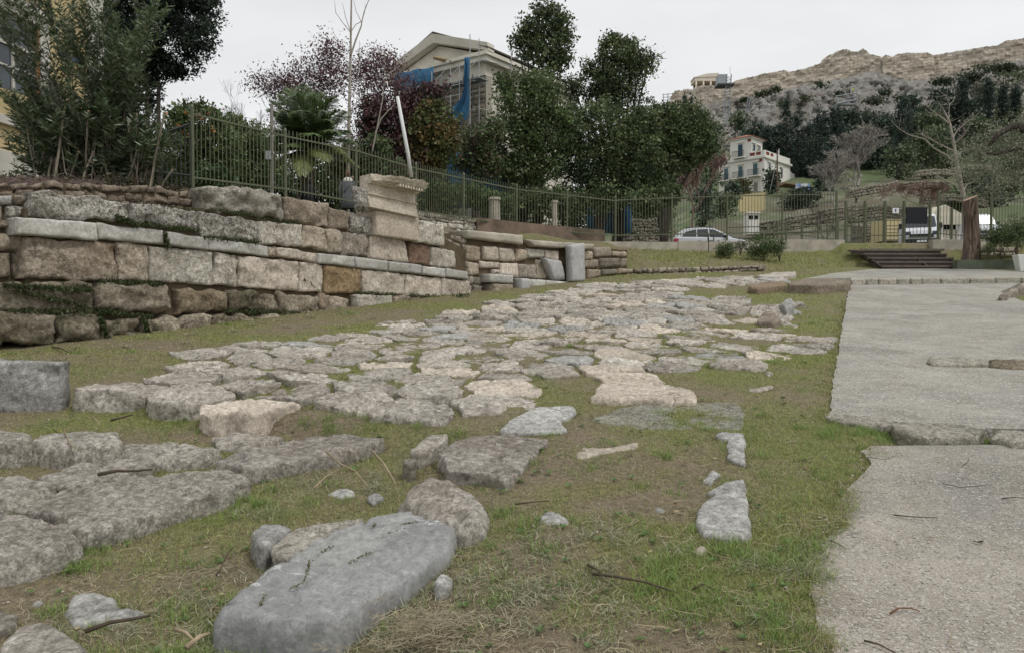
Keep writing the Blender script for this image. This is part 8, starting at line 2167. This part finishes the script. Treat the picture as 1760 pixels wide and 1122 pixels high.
def blades(name, n, Lr, wmm, cols, seed, flat=0.0, ylim=(2.3, 30), dens=None, label=None, bend=True, mat='leaf', lift=0.0, clumps=None):
    r = np.random.default_rng(seed)
    # even cover per unit of picture height, so near turf gets its fine blades
    Y = ylim[0] * (ylim[1] / ylim[0]) ** r.random(n * 2)
    U = r.uniform(-.80, .80, n * 2); X = U * Y
    if clumps is not None:
        c = r.integers(0, len(clumps), n * 2); cc = np.array(clumps)[c]
        X = cc[:, 0] + r.normal(size=n*2) * cc[:, 2]; Y = cc[:, 1] + r.normal(size=n*2) * cc[:, 2]
    yw = site_line(WALL, X)
    ok = (Y < yw + 6) & polys_mask(X, Y, 0.04)
    g, b = turf(X, Y)
    if dens is not None: ok &= r.random(len(X)) < dens(X, Y, g, b)
    X, Y, g, b = X[ok][:n], Y[ok][:n], g[ok][:n], b[ok][:n]
    Z = ground_z(X, Y) - .004
    m = len(X); h = r.uniform(*Lr, m) * (0.75 + 0.5 * g); a = r.uniform(0, 2*np.pi, m)
    lean = np.clip(r.normal(.55, .35, m) + flat, .05, 1.9)
    L = np.stack([np.cos(a) * np.sin(lean), np.sin(a) * np.sin(lean), np.cos(lean) + .02], 1)
    base = np.stack([X, Y, Z + lift * r.random(m)], 1)
    w = np.maximum(wmm * .001 * r.uniform(.7, 1.3, m), Y * .00055)
    S_ = np.stack([-np.sin(a + r.normal(0, .6, m)), np.cos(a), 0 * a], 1) * w[:, None] * .5
    h = np.maximum(h, Y * .0022)
    mid = base + L * h[:, None] * .55; tipd = L + np.stack([np.cos(a) * .45, np.sin(a) * .45, -.35 + 0 * a], 1)
    tip = mid + unit(tipd) * h[:, None] * .5
    V = np.stack([base - S_, base + S_, mid + S_ * .7, mid - S_ * .7, tip], 1).reshape(-1, 3)
    i = np.arange(m)[:, None] * 5
    Fq = np.concatenate([i + np.array([[0, 1, 2]]), i + np.array([[0, 2, 3]]), i + np.array([[3, 2, 4]])], 1).reshape(-1, 3)
    C = cols(r, X, Y, g, b, m)
    me = np_mesh(name, V, Fq, M[mat], False, np.repeat(C, 3, 0))
    o = link(name, me); tag(o, label, None, kind='stuff')
    print(name, m)
    return o

def mixc(r, pal, m, v=.25):
    pal = np.array(pal); return pal[r.integers(0, len(pal), m)] * (1 - v + 2 * v * r.random((m, 1)))
GRASS_P = [(0.26,0.31,0.075),(0.31,0.34,0.095),(0.20,0.26,0.065),(0.36,0.355,0.13)]
STRAW_P = [(0.38,0.315,0.19),(0.31,0.25,0.15),(0.46,0.40,0.26),(0.24,0.195,0.12)]
CLIP_P = [(0.28,0.29,0.18),(0.23,0.25,0.15),(0.36,0.345,0.235),(0.45,0.42,0.30),(0.19,0.21,0.12)]
def col_turf(r, X, Y, g, b, m):
    G_ = mixc(r, GRASS_P, m); S_ = mixc(r, STRAW_P, m); f = (r.random(m) < np.clip(.10 + g * .95 - b * .5, 0, .96))[:, None]
    warm = (0.5 + 0.5 * fbm(X * 1.1, Y * 1.1, 7, 3, 501))[:, None]
    G_ = G_ * (1 - .25 * warm) + np.array([0.16, 0.145, 0.05]) * .25 * warm
    return np.where(f, G_, S_)
dens_turf = lambda X, Y, g, b: np.clip(.28 + g * .9 - b * .75, .04, 1) * (Y < site_line(WALL, X) + .35)
blades('grass', 300000, (.012, .034), 2.6, col_turf, 1, .25, (2.3, 9), dens_turf, 'short mown turf between the stones')
blades('grass', 150000, (.015, .045), 3.5, col_turf, 2, .2, (8, 27), dens_turf, 'short turf between the paving stones')
bank = lambda X, Y, g, b: np.clip(.35 + g * .5, 0, 1) * (Y > site_line(WALL, X) + .2) * (Y < site_line(FENCE, X) - .35) * (X > 3.2)
def col_bank(r, X, Y, g, b, m): return np.where((r.random(m) < .35 + .3 * g)[:, None], mixc(r, GRASS_P, m), mixc(r, STRAW_P, m) * .8)
blades('grass', 50000, (.05, .14), 6, col_bank, 3, .2, (24, 31), bank, 'rough dry grass on the bank below the street fence')
# dry clippings lying flat
clip_d = lambda X, Y, g, b: np.clip(.25 + .9 * sstep(-.1, .45, fbm(X * 1.7 + 11, Y * 1.7, 0, 3, 511)) + .4 * b, 0, 1)
blades('grass_clippings', 90000, (.015, .05), 2.0, lambda r, X, Y, g, b, m: np.where((r.random(m) < .5)[:, None], mixc(r, CLIP_P, m), mixc(r, STRAW_P, m)), 4, .95, (2.3, 10), clip_d, 'dry grass clippings scattered on the turf', lift=.014)
# tufts: bright, taller
def tufts():
    C = []
    r = random.Random(12)
    for px, py, s_, n in [(120,905,.05,3),(125,925,.04,2),(430,830,.05,2),(290,1130,.12,3),(400,1110,.1,3),(950,745,.05,1),(1500,738,.12,3),(1560,745,.12,3),(1620,752,.1,3),(1690,750,.08,3),(1750,760,.1,2),(45,745,.05,2),(760,745,.1,2),(590,720,.15,2),(860,790,.12,2),(360,700,.2,2),(300,1010,.15,2),(1200,985,.15,2),(1160,1010,.12,2),(1320,965,.1,2),(1380,940,.1,2),(900,975,.2,2),(700,690,.15,2),(1180,1090,.2,2),(1290,1120,.2,2),(1460,770,.2,2),(1240,930,.1,1),(860,870,.1,1),(440,1120,.1,2),(250,1090,.1,2)]:
        g_ = G(px, py)
        for _ in range(n * 4): C.append((g_[0] + r.gauss(0, s_), g_[1] + r.gauss(0, s_), r.uniform(.02, .05)))
    for _ in range(260):
        g_ = G(r.uniform(0, 1760), r.uniform(520, 1110)); C.append((g_[0], g_[1], r.uniform(.02, .06) * (1 + g_[1] / 14)))
    E = []
    for poly in EXCL:
        if poly[:, 1].min() > 14: continue
        if np.ptp(poly[:, 0]) > 3.5:
            for p_ in poly:
                if -1 < p_[0] < 7 and p_[1] > 2.2:
                    for _ in range(9): E.append((p_[0] + r.gauss(0.02, .06), p_[1] + r.gauss(0, .08), .02))
            continue
        for p_ in poly[::2]:
            if r.random() < .75 and p_[1] > 2.2: E.append((p_[0] + r.gauss(0, .012), p_[1] + r.gauss(0, .012), .014 + .0015 * p_[1]))
    blades('edge_grass', 60000, (.02, .05), 2.4, lambda r, X, Y, g, b, m: np.where((r.random(m) < .6)[:, None], mixc(r, GRASS_P, m), mixc(r, STRAW_P, m)) * .85, 15, .2, (2, 30), None, 'grass growing up against the sides of the stones', clumps=E)
    blades('grass_tufts', 26000, (.03, .075), 2.6, lambda r, X, Y, g, b, m: mixc(r, [(0.20,0.29,0.075),(0.165,0.245,0.065),(0.24,0.32,0.095)], m), 5, -.1, (2, 30), None, 'brighter tufts of longer grass beside the stones', clumps=C)
    # heaps of wilted cuttings
    H = []
    for px, py, s_ in [(960,1000,.18),(930,1040,.2),(1010,990,.15),(880,960,.15),(350,1010,.15),(380,990,.15),(300,1060,.15),(650,1080,.12),(700,1000,.1),(1080,1030,.15),(520,800,.2),(420,785,.25),(600,790,.2),(350,590,.5),(500,560,.6),(560,545,.5),(1330,940,.15),(1400,960,.12),(1350,1000,.2),(860,1090,.2),(760,1050,.15)]:
        g_ = G(px, py)
        for _ in range(9): H.append((g_[0] + r.gauss(0, s_ * 1.6), g_[1] + r.gauss(0, s_ * 1.6), r.uniform(.03, .08)))
    blades('grass_cuttings', 12000, (.03, .08), 2.8, lambda r, X, Y, g, b, m: mixc(r, CLIP_P, m, .35), 6, .85, (2, 30), None, 'wilted grey-green cuttings heaped on the turf', clumps=H, lift=.03)
tufts()
def wall_plants():
    """moss and weeds on the ledges of the ancient wall"""
    r = np.random.default_rng(9); C = []; D = [];
    for px0, py0, px1, py1, out, n in [(195,373,235,388,.05,500),(235,384,340,397,.03,500),(345,408,444,417,.02,350),(278,400,288,428,.03,200),(100,490,150,492,.0,150),(165,484,278,488,.02,600),(0,490,150,500,.12,900),(160,535,250,545,.15,500),(0,535,160,537,.2,400),(153,545,167,580,.28,450),(230,548,240,575,.25,300),(440,376,520,384,.0,200),(350,360,440,372,.05,180),(606,503,672,507,.05,250),(700,508,805,513,.05,500),(520,480,560,505,-.04,60),(240,350,350,362,-.1,250),(380,535,600,540,.05,900),(20,500,150,530,.12,500)]:
        for k in range(n):
            t = r.random(); p = FW.hit(px0 + (px1 - px0) * t, py0 + (py1 - py0) * t + r.normal() * 1.5) + FW.n * (out + r.normal() * .03 + .02) + r.normal(size=3) * .012
            C.append(p); D.append(unit(np.array([r.normal() * .5, r.normal() * .5, r.normal() * .5 + .8]) + FW.n * .4))
    C = np.array(C); D = np.array(D); L = r.uniform(.02, .07, len(C))
    V, Fq = leaf_quads(C, D, r.normal(size=C.shape), L, L * .4)
    o = link('wall_weeds', np_mesh('wall_weeds', V, Fq, M['leaf'], False, mixc(r, [(0.05,0.075,0.025),(0.07,0.095,0.035),(0.1,0.1,0.05),(0.04,0.055,0.022)], len(C)))); tag(o, 'moss and small weeds growing on the ledges of the ancient wall', kind='stuff')
wall_plants()

def weeds():
    r = np.random.default_rng(77); C = []; D = []; L = []; K = []
    for k in range(620):
        px, py = r.uniform(-20, 1500), 560 + 560 * r.random() ** 1.3; g_ = G(px, py); x, y = g_[0], g_[1]; dead = r.random() < .4; n = 1 if dead else 7; s_ = r.uniform(.012, .026) * (1 + y / 16)
        z = float(ground_z(np.array([x]), np.array([y]))[0]) + .014
        for j in range(n):
            a = r.uniform(0, 6.28); d = np.array([np.cos(a), np.sin(a), r.uniform(.1, .6) if not dead else r.uniform(-.2, .3)]); C.append(np.array([x, y, z]) + d * s_ * .5); D.append(d); L.append(s_ * (1 if not dead else 1.4)); K.append((0.10, 0.17, 0.05) if not dead else ((0.22, 0.13, 0.07) if r.random() < .6 else (0.38, 0.31, 0.18)))
    C = np.array(C); ok = polys_mask(C[:, 0], C[:, 1], .0); C = C[ok]; D = np.array(D)[ok]; L = np.array(L)[ok]
    V, Fq = leaf_quads(C, D, np.array([0, 0, 1.0]) + r.normal(size=C.shape) * .25, L, L * .55)
    tag(link('low_weeds', np_mesh('low_weeds', V, Fq, M['leaf'], False, np.array(K)[ok] * r.uniform(.7, 1.3, (len(C), 1)))), 'small leafy weeds and dead leaves in the turf', kind='stuff')
weeds()
def slab_moss():
    r = np.random.default_rng(19); C = []
    for pts in ([(545,952),(565,941),(592,930)],[(600,968),(618,956),(640,948)],[(498,1012),(522,1000),(530,975),(533,962)],[(448,1040),(456,1020)],[(668,916),(700,905)],[(690,900),(716,896)],[(640,905),(646,899)]):
        w = 0.012 if pts[0][0] in (545, 600) else .006
        for (x0, y0), (x1, y1) in zip(pts[:-1], pts[1:]):
            for t in r.random(30): p = G(x0 + (x1 - x0) * t, y0 + (y1 - y0) * t, .016); C.append(p + r.normal(size=3) * (w * 1.3, w * 1.3, .001) * r.random())
    C = np.array(C); V, Fq = leaf_quads(C, r.normal(size=C.shape), r.normal(size=C.shape), .011, .007)
    tag(link('slab_moss', np_mesh('slab_moss', V, Fq, M['leaf'], False, mixc(r, [(0.13,0.135,0.05),(0.18,0.165,0.075),(0.09,0.09,0.045)], len(C)))), 'moss in the cracks of the blue-grey slab', kind='stuff')
slab_moss()

def twig(px, off=.02, r0=.006, label=None, mat='twig_dark', name='twig', arch=.03, group='fallen twigs'):
    pts = [G(x, y, off) for x, y in px]
    n = len(pts)
    P_ = []
    for i, p in enumerate(pts):
        z = max(p[2], float(ground_z(np.array([p[0]]), np.array([p[1]]))[0]) + .008) if i in (0, n - 1) else p[2] + arch
        P_.append((p[0], p[1], z))
    m = MB().tube(P_, [r0 * (1 - .5 * i / max(1, n - 1)) for i in range(n)], 6); o = m.build(name, M[mat], smooth=True, origin=P_[0]); tag(o, label, 'twig', group)
M['twig_dark'] = plain('dark_fallen_twig', (0.075,0.058,0.042), .9, .2, .25, 20)
M['twig_pale'] = plain('pale_dead_stalk', (0.28,0.225,0.15), .9, .2, .25, 20)
def twigs():
    T = [([(145,1085),(190,1074),(230,1068),(258,1057)], .009, 'twig_dark', 'thick brown stick lying in front of the crumbly blue-white stone'),
         ([(1016,985),(1060,995),(1110,1005),(1165,1018)], .007, 'twig_dark', 'long curved dark twig on the near grass, centre'),
         ([(1010,970),(1025,982),(1042,993)], .006, 'twig_dark', 'short side branch joining the long curved dark twig'),
         ([(1190,1012),(1210,1008),(1228,1012)], .004, 'twig_dark', 'short dark twig right of the long curved one'),
         ([(372,988),(382,975),(392,955),(400,940)], .005, 'twig_dark', 'thin black curved twig left of the blue-grey slab'),
         ([(168,815),(200,812),(230,812),(262,806)], .012, 'twig_dark', 'brown stick lying across the thin pale slabs'),
         ([(640,775),(660,800),(680,830)], .009, 'twig_pale', 'pale bent stalk leaning off the end of the striped slab'),
         ([(560,775),(585,800),(610,812),(632,835)], .007, 'twig_pale', 'pale twig across the grass in front of the striped slab'),
         ([(540,838),(560,822),(585,806)], .006, 'twig_pale', 'pale twig left of the small flat grey stone'),
         ([(885,866),(915,866),(945,860)], .005, 'twig_dark', 'straight dark twig right of the brown boulder'),
         ([(1535,884),(1560,888),(1590,890),(1612,889)], .006, 'twig_dark', 'curved grey twig lying on the lower concrete'),
         ([(1425,928),(1440,935),(1454,942)], .005, 'twig_dark', 'short dark twig at the edge of the lower concrete'),
         ([(1530,1053),(1545,1046),(1565,1046),(1582,1050)], .007, 'twig_red', 'reddish curved bark strip on the lower concrete'),
         ([(1485,1100),(1510,1108),(1540,1122)], .007, 'twig_dark', 'dark twig at the bottom edge of the lower concrete'),
         ([(1722,856),(1745,855),(1770,856)], .006, 'twig_dark', 'dark twig at the right edge of the lower concrete'),
         ([(1490,785),(1520,790),(1540,782)], .004, 'twig_dark', 'small hooked twig near the top of the lower concrete'),
         ([(1655,800),(1664,793),(1665,786)], .004, 'twig_dark', 'tiny curved twig on the lower concrete near the kerb stones'),
         ([(1680,931),(1690,930),(1688,934),(1672,929)], .006, 'twig_dark', 'crumpled dark leaf stalk on the lower concrete'),
         ([(1370,892),(1378,905),(1372,920)], .006, 'twig_pale', 'pale bent stalk on the grass beside the lower concrete'),
         ([(1398,912),(1385,925),(1374,940)], .004, 'twig_pale', 'thin pale stalk crossing the grass edge of the lower concrete'),
         ([(110,738),(120,765),(135,775)], .006, 'twig_pale', 'forked dry weed stalk in front of the short upright-edged block'),
         ([(160,715),(168,728),(172,732)], .006, 'twig_pale', 'thin dry stalk on the trodden ground behind the left blocks'),
         ([(190,722),(215,718),(228,712)], .01, 'twig_dark', 'dark twig on the trodden ground behind the left blocks'),
         ([(90,596),(105,600),(118,605)], .012, 'twig_dark', 'short stick on the bare ground below the wall footing'),
         ([(1636,1090),(1632,1105),(1640,1120)], .004, 'twig_pale', 'pale curled stem at the bottom right of the lower concrete'),
         ([(1620,830),(1650,838),(1680,836),(1705,832)], .004, 'twig_dark', 'thin long twig across the upper part of the lower concrete'),
         ([(1590,922),(1615,925),(1640,930)], .003, 'twig_pale', 'thin pale straw in the middle of the lower concrete'),
         ([(300,1080),(320,1092),(338,1105)], .008, 'twig_pale', 'broken pale stick left of the tip of the blue-grey slab'),
         ([(320,1112),(345,1098),(360,1088)], .011, 'twig_pale', 'thick pale broken stick at the bottom, left of the slab tip')]
    for px, r0, m, lb in T: twig(px, .025 if 'concrete' not in lb else .012, r0 * (1 if 'concrete' not in lb else .6), lb, m, arch=.012 if 'concrete' not in lb else .004)
M['twig_red'] = plain('reddish_bark_strip', (0.17,0.085,0.05), .9, .2, .25, 20)
twigs()
def straw_tangle():
    r = random.Random(5); mb = MB(); c = G(735, 1055, .04)
    for k in range(420):
        a = r.uniform(0, 6.28); R = abs(r.gauss(0, .14)); x = c[0] + math.cos(a) * R * 1.3; y = c[1] + math.sin(a) * R * .8; z = float(SLOPE * y) - .05 + r.uniform(0, .09) - .06 + float(sstep(.25, -.5, y - c[1])) * 0
        th = r.uniform(0, 6.28); L = r.uniform(.05, .16); cur = r.uniform(-3, 3); pts = []; p = np.array([x, y, z + .05])
        for i in range(6):
            pts.append(p.copy()); th += cur * .28; p = p + np.array([math.cos(th), math.sin(th), r.uniform(-.25, .3)]) * L / 5
        mb.tube(pts, r.uniform(.0006, .0013), 3, cap=False)
    o = mb.build('straw_tangle', M['straw']); tag(o, 'tangle of pale dry straw on the turf right of the blue-grey slab', kind='stuff')
    mb = MB()
    for k in range(1100):
        q = G(r.uniform(0, 1440), r.uniform(600, 1130) if r.random() < .5 else r.uniform(900, 1130), 0); th = r.uniform(0, 6.28); L = r.uniform(.04, .16); cur = r.uniform(-2.5, 2.5); x, y = q[0], q[1]
        z = float(ground_z(np.array([x]), np.array([y]))[0]) + .012; pts = []
        for i in range(5):
            pts.append((x, y, z + r.uniform(0, .012))); th += cur * .3; x += math.cos(th) * L / 4; y += math.sin(th) * L / 4; z += SLOPE * math.sin(th) * L / 4
        mb.tube(pts, r.uniform(.0007, .0016), 3, cap=False)
    o = mb.build('dry_stalks', M['straw']); tag(o, 'single dry stalks scattered over the near turf', kind='stuff')
M['straw'] = plain('dry_straw', (0.33,0.28,0.19), .9, .2, .3, 8)
straw_tangle()
def debris():
    """chips and pebbles scattered on grass and concrete"""
    r = random.Random(3); mb = MB()
    for k in range(900):
        px, py = (r.uniform(1400, 1760), r.uniform(770, 1122)) if r.random() < .5 else (r.uniform(0, 1760), r.uniform(560, 1122))
        q = G(px, py, .015 if px > 1450 else -.0); z = float(SLOPE * q[1]) + (.002 if px > 1450 and py > 770 else 0)
        if not (px > 1450 and py > 770): z = float(ground_z(np.array([q[0]]), np.array([q[1]]))[0]) + .004
        s_ = r.uniform(.002, .007) * (1 + q[1] / 10)
        vs_ = [np.array([q[0], q[1], z]) + s_ * np.array(v) * r.uniform(.7, 1.3) for v in ((1,0,0),(0,1,0),(-1,0,0),(0,-1,0),(0,0,.8),(0,0,-.5))]
        mb.add(vs_, [(0,1,4),(1,2,4),(2,3,4),(3,0,4),(1,0,5),(2,1,5),(3,2,5),(0,3,5)])
    o = mb.build('pebbles', M['pebble']); tag(o, 'pale chips and pebbles scattered on the turf and concrete', kind='stuff')
M['pebble'] = plain('pale_chips', (0.36,0.34,0.29), .9, .2, .4, 3)
debris()
print('tris', sum(len(o.data.loops) - 2 * len(o.data.polygons) for o in bpy.data.objects if o.type == 'MESH'))
